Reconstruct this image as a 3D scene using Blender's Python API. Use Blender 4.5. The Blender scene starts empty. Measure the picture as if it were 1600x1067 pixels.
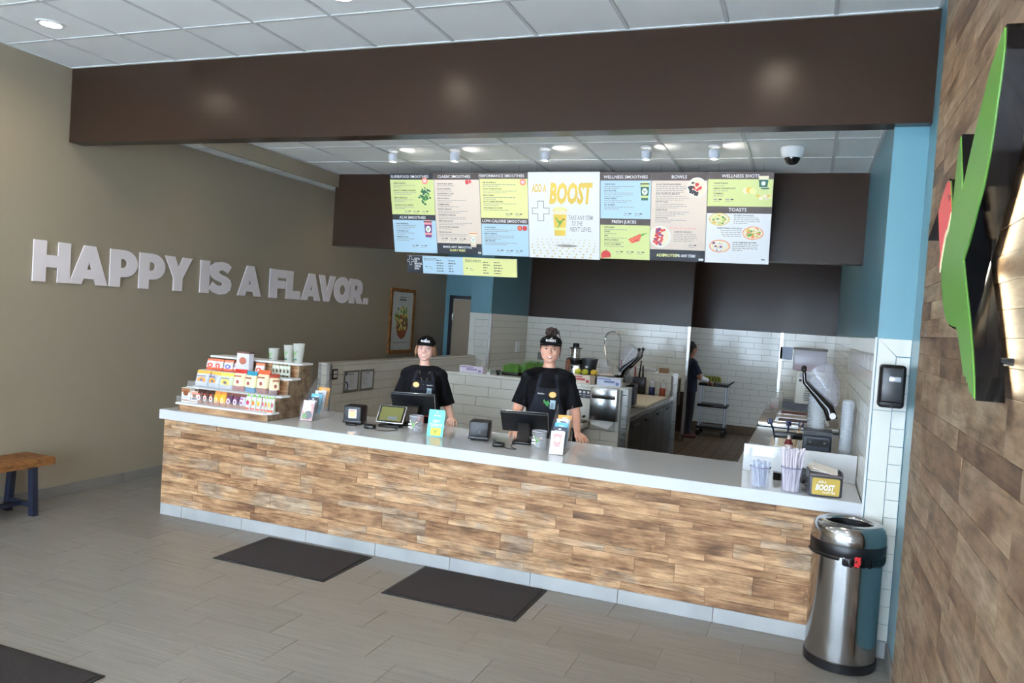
import bpy, bmesh, math, random
from mathutils import Vector, Matrix, Euler
from mathutils.bvhtree import BVHTree
import numpy as np
random.seed(7)
SC = bpy.context.scene
COL = SC.collection
PI = math.pi
R = math.radians

# ------------------------------------------------------------------ camera
cam = bpy.data.cameras.new('camera'); cam_o = bpy.data.objects.new('camera', cam); COL.objects.link(cam_o)
cam.sensor_width = 36; cam.lens = 1217.81 / 1600 * 36; cam.clip_start = .05
_f = Vector((-0.35406649, 0.934641, -0.03291097)); _r = Vector((0.93230891, 0.35552021, 0.06637376)); _u = _r.cross(_f)
_m = Matrix((_r, _u, -_f)).transposed().to_4x4(); _m.translation = Vector((3.8826, -5.014, 1.8393))
cam_o.matrix_world = _m
SC.camera = cam_o

# ------------------------------------------------------------------ light
def srgb(r, g, b):
    def f(c):
        c /= 255
        return c / 12.92 if c <= .04045 else ((c + .055) / 1.055) ** 2.4
    return (f(r), f(g), f(b), 1)
SC.view_settings.view_transform = 'Standard'; SC.view_settings.look = 'None'
SC.view_settings.gamma = 1; SC.view_settings.use_curve_mapping = False
SC.view_settings.exposure = 0.0
w = bpy.data.worlds.new('sky'); SC.world = w; w.use_nodes = True
w.node_tree.nodes['Background'].inputs[0].default_value = (.72, .85, 1, 1)
w.node_tree.nodes['Background'].inputs[1].default_value = 1.0
def area(name, loc, rot, sx, sy, power, color, spread=180):
    l = bpy.data.lights.new(name, 'AREA'); l.shape = 'RECTANGLE'; l.size = sx; l.size_y = sy; l.energy = power; l.color = color
    l.spread = R(spread)
    o = bpy.data.objects.new(name, l); COL.objects.link(o); o.location = loc; o.rotation_euler = rot
    return o
def spot(name, loc, target, power, color, ang=90, blend=.6, size=.04):
    l = bpy.data.lights.new(name, 'SPOT'); l.energy = power; l.color = color; l.spot_size = R(ang); l.spot_blend = blend; l.shadow_soft_size = size
    o = bpy.data.objects.new(name, l); COL.objects.link(o); o.location = loc
    o.rotation_euler = (Vector(target) - Vector(loc)).to_track_quat('-Z', 'Y').to_euler()
    return o
DAY = (.66, .82, 1.0)
WARM = (1.0, .86, .68)
# daylight through the three storefront windows behind the camera (just outside the glass)
for cx, ww in ((-1.0, 2.0), (1.25, 2.0), (3.4, 1.7)):
    area('window_daylight', (cx, -8.25, 1.65), (R(90), 0, 0), ww, 2.7, 375 * ww / 2.0, DAY)
    # added fill lamp outside each window, aimed upward to brighten the ceiling
    area('ceiling_fill', (cx, -8.75, .15), (R(128), 0, 0), ww, 1.0, 270 * ww / 2.0, (.86, .92, 1.0), 150)
# recessed downlights of the front ceiling
for x in (-1.32, 1.10, 3.55):
    for y in (-.97, -3.4, -5.8):
        spot('downlight_lamp', (x, y, 3.66), (x, y, 0), 58, WARM, 168, 1, .07)
# downlights of the corridor beside the left wall and kitchen troffers (over the cooks)
for y in (1.2, 3.6, 6.2):
    spot('corridor_lamp', (-1.50, y, 3.29), (-1.50, y, 0), 7, WARM, 125, .8, .05)
for x, y, pw in ((1.0, 3.4, 8), (3.0, 3.4, 7), (1.0, 5.9, 5), (3.0, 5.9, 4), (2.8, 8.6, 1.2)):
    area('kitchen_troffer_lamp', (x, y, 3.16), (0, 0, 0), 1.1, .5, pw, (1, .86, .68))

# ------------------------------------------------------------------ materials
MATS = {}
def mat(name, col, rough=.5, metal=0, spec=.5, bump=0, bscale=60, trans=0, emit=None, estr=0, alpha=1, coat=0, var=0, ior=1.45):
    if name in MATS: return MATS[name]
    m = bpy.data.materials.new(name); m.use_nodes = True; nt = m.node_tree; b = nt.nodes['Principled BSDF']
    c = srgb(*col)
    b.inputs['Base Color'].default_value = c; b.inputs['Roughness'].default_value = rough
    b.inputs['Metallic'].default_value = metal; b.inputs['Specular IOR Level'].default_value = spec
    b.inputs['IOR'].default_value = ior
    b.inputs['Transmission Weight'].default_value = trans; b.inputs['Alpha'].default_value = alpha
    b.inputs['Coat Weight'].default_value = coat; b.inputs['Coat Roughness'].default_value = .08
    if emit: b.inputs['Emission Color'].default_value = srgb(*emit); b.inputs['Emission Strength'].default_value = estr
    tc = nt.nodes.new('ShaderNodeTexCoord')
    n = nt.nodes.new('ShaderNodeTexNoise'); n.inputs['Scale'].default_value = bscale; n.inputs['Detail'].default_value = 4
    nt.links.new(tc.outputs['Object'], n.inputs['Vector'])
    if bump:
        bp = nt.nodes.new('ShaderNodeBump'); bp.inputs['Strength'].default_value = bump; bp.inputs['Distance'].default_value = .01
        nt.links.new(n.outputs['Fac'], bp.inputs['Height']); nt.links.new(bp.outputs['Normal'], b.inputs['Normal'])
    v = var if var else .03
    mx = nt.nodes.new('ShaderNodeMix'); mx.data_type = 'RGBA'
    mx.inputs[6].default_value = tuple(x * (1 - v) for x in c[:3]) + (1,); mx.inputs[7].default_value = tuple(min(1, x * (1 + v)) for x in c[:3]) + (1,)
    nt.links.new(n.outputs['Fac'], mx.inputs[0]); nt.links.new(mx.outputs[2], b.inputs['Base Color'])
    MATS[name] = m
    return m
def ramp(nt, stops):
    r = nt.nodes.new('ShaderNodeValToRGB'); e = r.color_ramp.elements
    while len(e) < len(stops): e.new(.5)
    for k, (p, c) in enumerate(stops): e[k].position = p; e[k].color = srgb(*c)
    return r
def wood(name, stops, rough=.55, grain=.8, gs=(2.0, 24, 24), spec=.18):
    """reclaimed plank: one tone per plank (object random), streaky grain along its own length (local x)"""
    m = bpy.data.materials.new(name); m.use_nodes = True; nt = m.node_tree; N = nt.nodes; L = nt.links; b = N['Principled BSDF']
    b.inputs['Roughness'].default_value = rough; b.inputs['Specular IOR Level'].default_value = spec
    oi = N.new('ShaderNodeObjectInfo'); tc = N.new('ShaderNodeTexCoord')
    mp = N.new('ShaderNodeMapping'); mp.inputs['Scale'].default_value = gs
    off = N.new('ShaderNodeVectorMath'); off.operation = 'SCALE'; off.inputs[0].default_value = (37, 19, 53); L.new(oi.outputs['Random'], off.inputs['Scale'])
    ad = N.new('ShaderNodeVectorMath'); L.new(tc.outputs['Object'], mp.inputs['Vector']); L.new(mp.outputs[0], ad.inputs[0]); L.new(off.outputs[0], ad.inputs[1])
    n1 = N.new('ShaderNodeTexNoise'); n1.inputs['Scale'].default_value = 1.6; n1.inputs['Detail'].default_value = 7; n1.inputs['Roughness'].default_value = .72; n1.inputs['Distortion'].default_value = .9
    L.new(ad.outputs[0], n1.inputs['Vector'])
    mp2 = N.new('ShaderNodeMapping'); mp2.inputs['Scale'].default_value = (gs[0] * 1.4, gs[1] * .16, gs[2] * .16); L.new(tc.outputs['Object'], mp2.inputs['Vector'])
    ad2 = N.new('ShaderNodeVectorMath'); L.new(mp2.outputs[0], ad2.inputs[0]); L.new(off.outputs[0], ad2.inputs[1])
    n2 = N.new('ShaderNodeTexNoise'); n2.inputs['Scale'].default_value = 1.5; n2.inputs['Detail'].default_value = 3; L.new(ad2.outputs[0], n2.inputs['Vector'])
    tone = ramp(nt, stops); tone.color_ramp.interpolation = 'LINEAR'
    wn = N.new('ShaderNodeTexWhiteNoise'); wn.noise_dimensions = '1D'; L.new(oi.outputs['Random'], wn.inputs['W'])
    m1 = N.new('ShaderNodeMath'); m1.operation = 'MULTIPLY_ADD'; m1.inputs[1].default_value = 1.0; L.new(n2.outputs['Fac'], m1.inputs[0])
    m0 = N.new('ShaderNodeMath'); m0.operation = 'MULTIPLY_ADD'; m0.inputs[1].default_value = .46; m0.inputs[2].default_value = -.22; L.new(wn.outputs['Value'], m0.inputs[0]); L.new(m0.outputs[0], m1.inputs[2])
    L.new(m1.outputs[0], tone.inputs['Fac'])
    gr = ramp(nt, [(.30, (92, 78, 70)), (.42, (178, 170, 162)), (.6, (255, 255, 255))]); L.new(n1.outputs['Fac'], gr.inputs['Fac'])
    mx = N.new('ShaderNodeMix'); mx.data_type = 'RGBA'; mx.blend_type = 'MULTIPLY'; mx.inputs[0].default_value = grain
    L.new(tone.outputs[0], mx.inputs[6]); L.new(gr.outputs[0], mx.inputs[7])
    n3 = N.new('ShaderNodeTexNoise'); n3.inputs['Scale'].default_value = 2.6; n3.inputs['Detail'].default_value = 6; n3.inputs['Roughness'].default_value = .65
    mp3 = N.new('ShaderNodeMapping'); mp3.inputs['Scale'].default_value = (1.5, 5, 5); L.new(tc.outputs['Object'], mp3.inputs[0])
    ad3 = N.new('ShaderNodeVectorMath'); L.new(mp3.outputs[0], ad3.inputs[0]); L.new(off.outputs[0], ad3.inputs[1]); L.new(ad3.outputs[0], n3.inputs['Vector'])
    wr = ramp(nt, [(.30, (128, 112, 106)), (.46, (214, 206, 200)), (.58, (255, 255, 255)), (.75, (255, 255, 255))]); L.new(n3.outputs['Fac'], wr.inputs['Fac'])
    mw = N.new('ShaderNodeMix'); mw.data_type = 'RGBA'; mw.blend_type = 'MULTIPLY'; mw.inputs[0].default_value = .8
    L.new(mx.outputs[2], mw.inputs[6]); L.new(wr.outputs[0], mw.inputs[7]); L.new(mw.outputs[2], b.inputs['Base Color'])
    bp = N.new('ShaderNodeBump'); bp.inputs['Strength'].default_value = .25; bp.inputs['Distance'].default_value = .004; L.new(n1.outputs['Fac'], bp.inputs['Height']); L.new(bp.outputs[0], b.inputs['Normal'])
    MATS[name] = m
    return m
def floor_tile_mat(name, c0, c1, rough, gs=(1.2, 45, 1)):
    m = bpy.data.materials.new(name); m.use_nodes = True; nt = m.node_tree; N = nt.nodes; L = nt.links; b = N['Principled BSDF']
    b.inputs['Roughness'].default_value = rough; b.inputs['Specular IOR Level'].default_value = .45
    oi = N.new('ShaderNodeObjectInfo'); tc = N.new('ShaderNodeTexCoord'); mp = N.new('ShaderNodeMapping'); mp.inputs['Scale'].default_value = gs
    off = N.new('ShaderNodeVectorMath'); off.operation = 'SCALE'; off.inputs[0].default_value = (31, 57, 3); L.new(oi.outputs['Random'], off.inputs['Scale'])
    ad = N.new('ShaderNodeVectorMath'); L.new(tc.outputs['Object'], mp.inputs[0]); L.new(mp.outputs[0], ad.inputs[0]); L.new(off.outputs[0], ad.inputs[1])
    n = N.new('ShaderNodeTexNoise'); n.inputs['Scale'].default_value = 2.2; n.inputs['Detail'].default_value = 6; L.new(ad.outputs[0], n.inputs['Vector'])
    r = ramp(nt, [(.3, c0), (.7, c1)]); L.new(n.outputs['Fac'], r.inputs['Fac'])
    hv = N.new('ShaderNodeHueSaturation'); mr = N.new('ShaderNodeMapRange'); mr.inputs['To Min'].default_value = .94; mr.inputs['To Max'].default_value = 1.05
    L.new(oi.outputs['Random'], mr.inputs['Value']); L.new(mr.outputs[0], hv.inputs['Value']); L.new(r.outputs[0], hv.inputs['Color']); L.new(hv.outputs[0], b.inputs['Base Color'])
    bp = N.new('ShaderNodeBump'); bp.inputs['Strength'].default_value = .12; bp.inputs['Distance'].default_value = .002; L.new(n.outputs['Fac'], bp.inputs['Height']); L.new(bp.outputs[0], b.inputs['Normal'])
    MATS[name] = m
    return m
def brushed(name, col, rough, gs):
    m = mat(name, col, rough, 1); nt = m.node_tree; N = nt.nodes; L = nt.links; b = N['Principled BSDF']
    tc = N.new('ShaderNodeTexCoord'); mp = N.new('ShaderNodeMapping'); mp.inputs['Scale'].default_value = gs; L.new(tc.outputs['Object'], mp.inputs[0])
    n = N.new('ShaderNodeTexNoise'); n.inputs['Scale'].default_value = 4; n.inputs['Detail'].default_value = 5; L.new(mp.outputs[0], n.inputs[0])
    r = N.new('ShaderNodeMapRange'); r.inputs['To Min'].default_value = rough * .75; r.inputs['To Max'].default_value = rough * 1.35; L.new(n.outputs['Fac'], r.inputs[0]); L.new(r.outputs[0], b.inputs['Roughness'])
    return m

tan = mat('tan_paint', (148, 136, 116), .42, bump=.04, bscale=220, var=.015, spec=.5)
brown = mat('brown_paint', (45, 32, 24), .25, bump=.03, bscale=260, var=.02, spec=.2)
blue = mat('blue_paint', (92, 134, 146), .30, bump=.02, bscale=260, var=.01, spec=.5)
tile_m = mat('white_tile', (226, 225, 216), .10, bump=.02, bscale=9, spec=.55, var=.015)
grout = mat('grey_grout', (120, 118, 112), .9)
panel_white = mat('ceiling_tile', (238, 241, 240), .85, bump=.25, bscale=420, var=.03)
grid_m = mat('ceiling_grid', (205, 208, 208), .5)
trim_metal = brushed('corner_steel', (190, 188, 184), .28, (1, 1, 40))
quartz = mat('white_quartz', (206, 209, 212), .05, bump=0, bscale=300, var=.015, spec=.6)
plank_c = wood('counter_plank', [(0, (100, 76, 60)), (.2, (140, 108, 82)), (.4, (182, 142, 106)), (.62, (206, 168, 128)), (.8, (180, 158, 136)), (1, (228, 202, 164))])
plank_w = wood('wall_plank', [(0, (76, 60, 50)), (.25, (112, 90, 72)), (.5, (142, 118, 94)), (.75, (152, 134, 112)), (1, (184, 162, 130))], gs=(1.3, 17, 17), grain=.5)
floor_m = floor_tile_mat('grey_floor_tile', (110, 106, 100), (131, 126, 119), .34)
base_m = floor_tile_mat('grey_base_tile', (150, 152, 152), (176, 178, 178), .4)
quarry = floor_tile_mat('quarry_tile', (84, 68, 50), (104, 86, 64), .5, (6, 6, 6))
steel = brushed('brushed_steel', (200, 199, 196), .27, (.5, .5, 60))
steel_v = brushed('brushed_steel_can', (176, 175, 174), .15, (60, 60, .6))
chrome = mat('chrome', (215, 215, 215), .12, 1)
black = mat('black_plastic', (14, 14, 17), .35)
black_gloss = mat('black_gloss', (10, 10, 12), .08, spec=.6)
black_cloth = mat('black_cloth', (11, 11, 15), .9, spec=.2, bump=.2, bscale=300)
apron_m = mat('charcoal_apron', (33, 35, 44), .85, spec=.25, bump=.25, bscale=260)
navy_cloth = mat('navy_cloth', (28, 36, 54), .85, bump=.2, bscale=200)
white_p = mat('white_plastic', (232, 234, 236), .35)
white_paper = mat('white_paper', (240, 240, 240), .6)
acrylic = mat('clear_acrylic', (245, 248, 252), .04, trans=1, ior=1.2, spec=.4)
clear_film = mat('clear_plastic', (236, 240, 244), .08, alpha=.13, spec=.8)
frost = mat('frosted_plastic', (225, 232, 240), .25, alpha=.6, spec=.6)
screen = mat('dark_screen', (16, 18, 22), .12, spec=.6)
wood_table = wood('bench_wood', [(0, (120, 78, 40)), (.5, (150, 102, 58)), (1, (176, 124, 74))], gs=(3, 30, 30), grain=.4)
navy_metal = mat('navy_metal', (28, 34, 50), .4)
mat_rug = mat('mat_pile', (46, 37, 35), .95, bump=.9, bscale=420, var=.3)
rubber = mat('black_rubber', (26, 26, 28), .6)
def cm(name, *c, rough=.5): return mat(name, c, rough)

# ------------------------------------------------------------------ mesh helpers
def setp(o, label=None, cat=None, group=None, kind=None):
    if label: o['label'] = label
    if cat: o['category'] = cat
    if group: o['group'] = group
    if kind: o['kind'] = kind
    return o
def thing(name, label, cat, loc=(0, 0, 0), rz=0, group=None):
    o = bpy.data.objects.new(name, None); COL.objects.link(o); o.empty_display_size = .05
    o.location = loc; o.rotation_euler = (0, 0, rz)
    return setp(o, label, cat, group)
class MB:
    def __init__(s): s.v = []; s.f = []; s.m = []; s.sm = []
    def add(s, vs, fs, mi=0, smooth=False):
        n = len(s.v); s.v += [tuple(v) for v in vs]
        for f in fs: s.f.append([i + n for i in f]); s.m.append(mi); s.sm.append(smooth)
        return s
    def box(s, x0, x1, y0, y1, z0, z1, mi=0, M=None):
        vs = [Vector((x, y, z)) for z in (z0, z1) for y in (y0, y1) for x in (x0, x1)]
        if M: vs = [M @ v for v in vs]
        return s.add(vs, [(0, 2, 3, 1), (4, 5, 7, 6), (0, 1, 5, 4), (2, 6, 7, 3), (0, 4, 6, 2), (1, 3, 7, 5)], mi)
    def rbox(s, x0, x1, y0, y1, z0, z1, r=.01, mi=0, M=None, seg=2):
        bm = bmesh.new(); bmesh.ops.create_cube(bm, size=1)
        for v in bm.verts: v.co = Vector((x0 + (v.co.x + .5) * (x1 - x0), y0 + (v.co.y + .5) * (y1 - y0), z0 + (v.co.z + .5) * (z1 - z0)))
        bmesh.ops.bevel(bm, geom=bm.edges[:], offset=r, segments=seg, affect='EDGES', profile=.5)
        vs = [(M @ v.co) if M else v.co.copy() for v in bm.verts]; fs = [[v.index for v in f.verts] for f in bm.faces]
        bm.free(); return s.add(vs, fs, mi, True)
    def obox(s, c, size, rot=(0, 0, 0), mi=0, r=0):
        M = Matrix.Translation(c) @ Euler(rot).to_matrix().to_4x4(); a, b, d = [q / 2 for q in size]
        return s.rbox(-a, a, -b, b, -d, d, r, mi, M) if r else s.box(-a, a, -b, b, -d, d, mi, M)
    def ring(s, rings, mi=0, closed=True, caps=True, smooth=True):
        n = len(rings[0]); vs = [v for r in rings for v in r]; fs = []
        for k in range(len(rings) - 1):
            for i in range(n if closed else n - 1):
                j = (i + 1) % n; fs.append((k * n + i, k * n + j, (k + 1) * n + j, (k + 1) * n + i))
        s.add(vs, fs, mi, smooth)
        if caps and closed:
            s.add(rings[0], [list(range(n))[::-1]], mi); s.add(rings[-1], [list(range(n))], mi)
        return s
    def cyl(s, p0, p1, r0, r1=None, n=14, mi=0, caps=True, smooth=True):
        p0 = Vector(p0); p1 = Vector(p1); r1 = r0 if r1 is None else r1; d = (p1 - p0).normalized()
        a = d.orthogonal().normalized(); b = d.cross(a)
        return s.ring([[p + (a * math.cos(t) + b * math.sin(t)) * r for t in [2 * PI * i / n for i in range(n)]] for p, r in ((p0, r0), (p1, r1))], mi, caps=caps, smooth=smooth)
    def lathe(s, c, prof, n=24, mi=0, caps=True, sx=1, sy=1):
        c = Vector(c)
        return s.ring([[c + Vector((r * sx * math.cos(2 * PI * i / n), r * sy * math.sin(2 * PI * i / n), z)) for i in range(n)] for r, z in prof], mi, caps=caps)
    def tube(s, pts, r, n=8, mi=0):
        pts = [Vector(p) for p in pts]; rs = r if isinstance(r, (list, tuple)) else [r] * len(pts); rings = []; a = None
        for k, p in enumerate(pts):
            d = (pts[min(k + 1, len(pts) - 1)] - pts[max(k - 1, 0)]).normalized()
            a = d.orthogonal().normalized() if a is None else (a - d * a.dot(d)).normalized()
            b = d.cross(a); rings.append([p + (a * math.cos(2 * PI * i / n) + b * math.sin(2 * PI * i / n)) * rs[k] for i in range(n)])
        return s.ring(rings, mi)
    def ell(s, c, rad, mi=0, n=14, m=9, rot=None):
        c = Vector(c); M = Euler(rot).to_matrix() if rot else None; rings = []
        for k in range(1, m):
            ph = PI * k / m
            ring = [Vector((rad[0] * math.sin(ph) * math.cos(2 * PI * i / n), rad[1] * math.sin(ph) * math.sin(2 * PI * i / n), rad[2] * math.cos(PI - ph))) for i in range(n)]
            rings.append([c + (M @ v if M else v) for v in ring])
        s.ring(rings, mi, caps=False)
        for sg, rg in ((-1, rings[0]), (1, rings[-1])):
            top = Vector((0, 0, sg * rad[2])); top = c + (M @ top if M else top)
            s.add(rg + [top], [((i + 1) % n, i, n) if sg < 0 else (i, (i + 1) % n, n) for i in range(n)], mi, True)
        return s
    def prism(s, poly, o, u, v, d, mi=0):
        """poly (2D) on frame o,u,v extruded by vector d"""
        o = Vector(o); u = Vector(u); v = Vector(v); d = Vector(d)
        a = [o + u * p[0] + v * p[1] for p in poly]; b = [p + d for p in a]; n = len(a)
        return s.add(a + b, [list(range(n)), list(range(2 * n - 1, n - 1, -1))] + [(i, i + n, (i + 1) % n + n, (i + 1) % n) for i in range(n)], mi)
    def data(s, name, mats):
        me = bpy.data.meshes.new(name); me.from_pydata(s.v, [], s.f)
        for m in (mats if isinstance(mats, (list, tuple)) else [mats]): me.materials.append(m)
        me.polygons.foreach_set('material_index', s.m); me.polygons.foreach_set('use_smooth', s.sm)
        me.validate(); me.update()
        if any(s.sm): me.set_sharp_from_angle(angle=R(38))
        return me
    def build(s, name, mats, parent=None, kind=None, label=None, world=False, fix=True):
        me = s.data(name, mats)
        if fix:
            bm = bmesh.new(); bm.from_mesh(me); bmesh.ops.recalc_face_normals(bm, faces=bm.faces[:]); bm.to_mesh(me); bm.free()
        return link(name, me, parent, kind, label, world)
def link(name, me, parent=None, kind=None, label=None, world=False):
    o = bpy.data.objects.new(name, me); COL.objects.link(o)
    if parent:
        o.parent = parent
        if world: o.matrix_parent_inverse = (Matrix.Translation(parent.location) @ parent.rotation_euler.to_matrix().to_4x4()).inverted()
    return setp(o, label, kind=kind)
def copy_tree(o, parent=None):
    c = o.copy(); COL.objects.link(c); c.parent = parent
    for ch in list(o.children): copy_tree(ch, c)
    return c
def evalmesh(o):
    dg = bpy.context.evaluated_depsgraph_get(); dg.update()
    me = bpy.data.meshes.new_from_object(o.evaluated_get(dg), depsgraph=dg)
    d = o.data; bpy.data.objects.remove(o, do_unlink=True)
    return me
# flat lettering from Blender's built-in font
_tc = {}
def text_geo(s, bold=.0, shear=0, ext=0):
    k = (s, bold, shear, ext)
    if k not in _tc:
        c = bpy.data.curves.new('t', 'FONT'); c.body = s; c.size = 1; c.offset = bold; c.shear = shear; c.extrude = ext; c.resolution_u = 2
        o = bpy.data.objects.new('t', c); COL.objects.link(o); me = evalmesh(o)
        v = [tuple(x.co) for x in me.vertices]; f = [list(p.vertices) for p in me.polygons]
        bpy.data.meshes.remove(me)
        _tc[k] = (v, f)
    return _tc[k]
class Frame:
    """flat print on a plane: origin o, axes u (right) and v (down); layer lifts it off the plane along n"""
    def __init__(s, o, u, v, n): s.o = Vector(o); s.u = Vector(u).normalized(); s.v = Vector(v).normalized(); s.n = Vector(n).normalized()
    def P(s, a, b, h=0): return s.o + s.u * a + s.v * b + s.n * h
    def rect(s, mb, a0, b0, a1, b1, mi, h=.001): mb.add([s.P(a0, b0, h), s.P(a1, b0, h), s.P(a1, b1, h), s.P(a0, b1, h)], [(0, 3, 2, 1)], mi)
    def poly(s, mb, pts, mi, h=.001): mb.add([s.P(a, b, h) for a, b in pts], [list(range(len(pts)))], mi)
    def disc(s, mb, a, b, ra, rb, mi, h=.001, n=20, j=0):
        s.poly(mb, [(a + ra * math.cos(2 * PI * i / n) * (1 + j * random.uniform(-1, 1)), b - rb * math.sin(2 * PI * i / n) * (1 + j * random.uniform(-1, 1))) for i in range(n)], mi, h)
    def text(s, mb, t, a, b, size, mi, h=.0015, bold=.02, shear=0, align=0, sx=1.0, maxw=None):
        """size = cap height; (a,b) = baseline point; align 0 left, .5 centre, 1 right"""
        v, f = text_geo(t, bold, shear)
        if not v: return
        k = size / .70
        x0 = min(p[0] for p in v); x1 = max(p[0] for p in v); wd = (x1 - x0) * k * sx
        if maxw: sx *= maxw / wd; wd = maxw
        mb.add([s.P(a + (p[0] - x0) * k * sx - wd * align, b - p[1] * k, h) for p in v], f, mi)
    def lines(s, mb, a, b, wd, rows, dv, mi, h=.0012, th=.003, align=0):
        for r_ in range(rows):
            x = 0; W = wd * (random.uniform(.78, 1) if r_ < rows - 1 else random.uniform(.35, .8)); a0 = a - (W if align else 0)
            while x < W:
                l = random.uniform(.012, .034); s.rect(mb, a0 + x, b + r_ * dv, a0 + min(x + l, W), b + r_ * dv + th, mi, h); x += l + .006
# ================================================================== SETTING
XL, XR, YF = -2.142, 4.44, -8.0
ZC, ZB, ZK = 3.693, 3.068, 3.2
def struct(name, boxes, m, parent=None):
    mb = MB()
    for b in boxes: mb.box(*b)
    return mb.build(name, m, parent, kind='structure' if parent is None else None)
wall_left = struct('wall_left', [(XL - .15, XL, YF, 7.6, 0, 3.9)], tan)
wall_right = struct('wall_right', [(XR, XR + .15, YF, -.03, 0, 3.9)], blue)
pier = struct('wall_pier', [(4.257, 4.59, -.03, 7.3, 0, 3.3)], blue)
bulk = struct('trim_bulkhead', [(XL, XR, -.113, .03, ZB, ZC + .2)], brown)
header = struct('trim_menu_header', [(-.87, 4.257, 2.0, 2.16, 2.45, ZK)], brown)
beam = struct('trim_soffit_beam', [(-.87, -.83, .03, 7.45, 3.062, 3.36)], tan)
wall_back = struct('wall_back', [(-.66, 2.11, 7.7, 7.85, 0, 3.3)], brown)
wall_recess = struct('wall_recess', [(.8, 4.3, 9.4, 9.55, 0, 3.3)], brown)
wall_stub = struct('wall_stub', [(3.51, 4.257, 7.05, 7.2, 0, 3.3)], brown)
wall_side = struct('wall_side', [(-1.03, -.68, 6.05, 7.85, 0, 3.3)], blue)
wall_corridor = struct('wall_corridor', [(XL, -2.06, 7.45, 7.6, 0, 3.4), (-2.06, -1.03, 7.45, 7.6, 2.13, 3.4), (-1.1, -1.03, 7.45, 7.6, 0, 3.4)], blue)
wall_half = struct('wall_half', [(-1.02, -.9, 2.13, 6.05, 0, 1.17)], grout)
wall_ledge = struct('wall_ledge', [(.15, 2.25, 2.6, 2.75, 0, 1.17)], grout)
wall_prep = struct('wall_prep', [(.9, 2.27, 5.6, 5.74, 0, 1.17)], grout)
# storefront behind the camera: sill, lintel, piers, with glazed openings
bz = [(XL, XR, YF - .15, YF, 0, .28), (XL, XR, YF - .15, YF, 3.02, 3.9)]
for a, b in ((XL, -2.02), (.02, .23), (2.27, 2.53), (4.27, XR)): bz.append((a, b, YF - .15, YF, .28, 3.02))
wall_front = struct('wall_front', bz, tan)
for k, (a, b) in enumerate(((-2.02, .02), (.23, 2.27), (2.53, 4.27))):
    mb = MB(); t = .05
    for q in ((a, a + t, .28, 3.02), (b - t, b, .28, 3.02), (a, b, .28, .28 + t), (a, b, 3.02 - t, 3.02), ((a + b) / 2 - .025, (a + b) / 2 + .025, .28, 3.02), (a, b, 2.2, 2.25)):
        mb.box(q[0], q[1], YF - .12, YF - .04, q[2], q[3])
    wo = mb.build('window_%d' % (k + 1), navy_metal, kind='structure')
    g = MB().box(a + t, b - t, YF - .085, YF - .08, .33, 2.97).build('pane', mat('window_glass', (250, 252, 255), .0, trans=1, ior=1.0, spec=.3), wo)
# ---- tiles
_tm = {}
def tile_mesh(w_, h_, t_, m, bev=.0015, tag='tile'):
    k = (round(w_, 3), round(h_, 3), round(t_, 4), m.name, tag)
    if k not in _tm:
        a, b = w_ / 2, h_ / 2; vs = []
        for x, z in ((-a, -b), (a, -b), (a, b), (-a, b)): vs.append((x, 0, z))
        for x, z in ((-a, -b), (a, -b), (a, b), (-a, b)): vs.append((x, -t_ + bev, z))
        for x, z in ((-a + bev, -b + bev), (a - bev, -b + bev), (a - bev, b - bev), (-a + bev, b - bev)): vs.append((x, -t_, z))
        fs = [(3, 2, 1, 0), (8, 9, 10, 11)]
        for o_ in (0, 4):
            for i in range(4): j = (i + 1) % 4; fs.append((o_ + i, o_ + j, o_ + 4 + j, o_ + 4 + i))
        me = bpy.data.meshes.new(tag); me.from_pydata(vs, [], fs); me.materials.append(m); me.update(); _tm[k] = me
    return _tm[k]
def put_tile(parent, me, loc, rz=0, name='tile', jit=.0025, label=None):
    o = bpy.data.objects.new(name, me); COL.objects.link(o); o.parent = parent; o.location = loc
    o.rotation_euler = (random.uniform(-jit, jit), 0, rz + random.uniform(-jit, jit))
    if label: o['label'] = label
    return o
TL, TH, J = .411, .1035, .003
def tile_wall(parent, face, c, a0, a1, z0, z1, phase=0., shift=-1 / 3, m=None, th=.008, TL=TL, TH=TH, skip=None):
    """face '-y' (wall at y=c seen from the front), '+x' or '-x' (wall at x=c). a = the running coordinate"""
    m = m or tile_m; rz = {'-y': 0, '+x': PI / 2, '-x': -PI / 2}[face]; row = 0; z = z1
    while z > z0 + .012:
        zb = max(z0, z - TH); off = (phase + row * shift * TL) % TL; a = a0 + off - TL
        while a < a1:
            x0, x1 = max(a, a0), min(a + TL, a1)
            if x1 - x0 > .015 and not (skip and skip(x0, x1, zb, z)):
                w_, h_ = x1 - x0 - J, z - zb - J; ac, zc = (x0 + x1) / 2, (z + zb) / 2
                loc = (ac, c, zc) if face == '-y' else (c, ac, zc)
                put_tile(parent, tile_mesh(w_, h_, th, m), loc, rz)
            a += TL
        z -= TH; row += 1
tile_wall(wall_back, '-y', 7.7, -.67, 2.08, .80, 1.852, .24)
tile_wall(wall_recess, '-y', 9.4, 1.0, 3.75, .15, 1.852, .22)
tile_wall(wall_stub, '-y', 7.05, 3.54, 4.25, .80, 1.852, .17)
tile_wall(wall_side, '+x', -.68, 6.08, 7.7, .9, 1.852, .2)
tile_wall(wall_side, '-y', 6.05, -.93, -.71, .9, 1.749, .13)
tile_wall(wall_half, '+x', -.9, 2.18, 6.04, .04, 1.17, .20)
tile_wall(wall_half, '-y', 2.13, -1.0, -.92, .04, 1.17, .08)
tile_wall(wall_ledge, '-y', 2.6, .17, 2.19, .04, 1.17, .33)
tile_wall(wall_ledge, '+x', 2.25, 2.64, 2.75, .04, 1.17, .11)
tile_wall(wall_prep, '-y', 5.6, .95, 2.2, .9, 1.17, .28)
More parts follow.
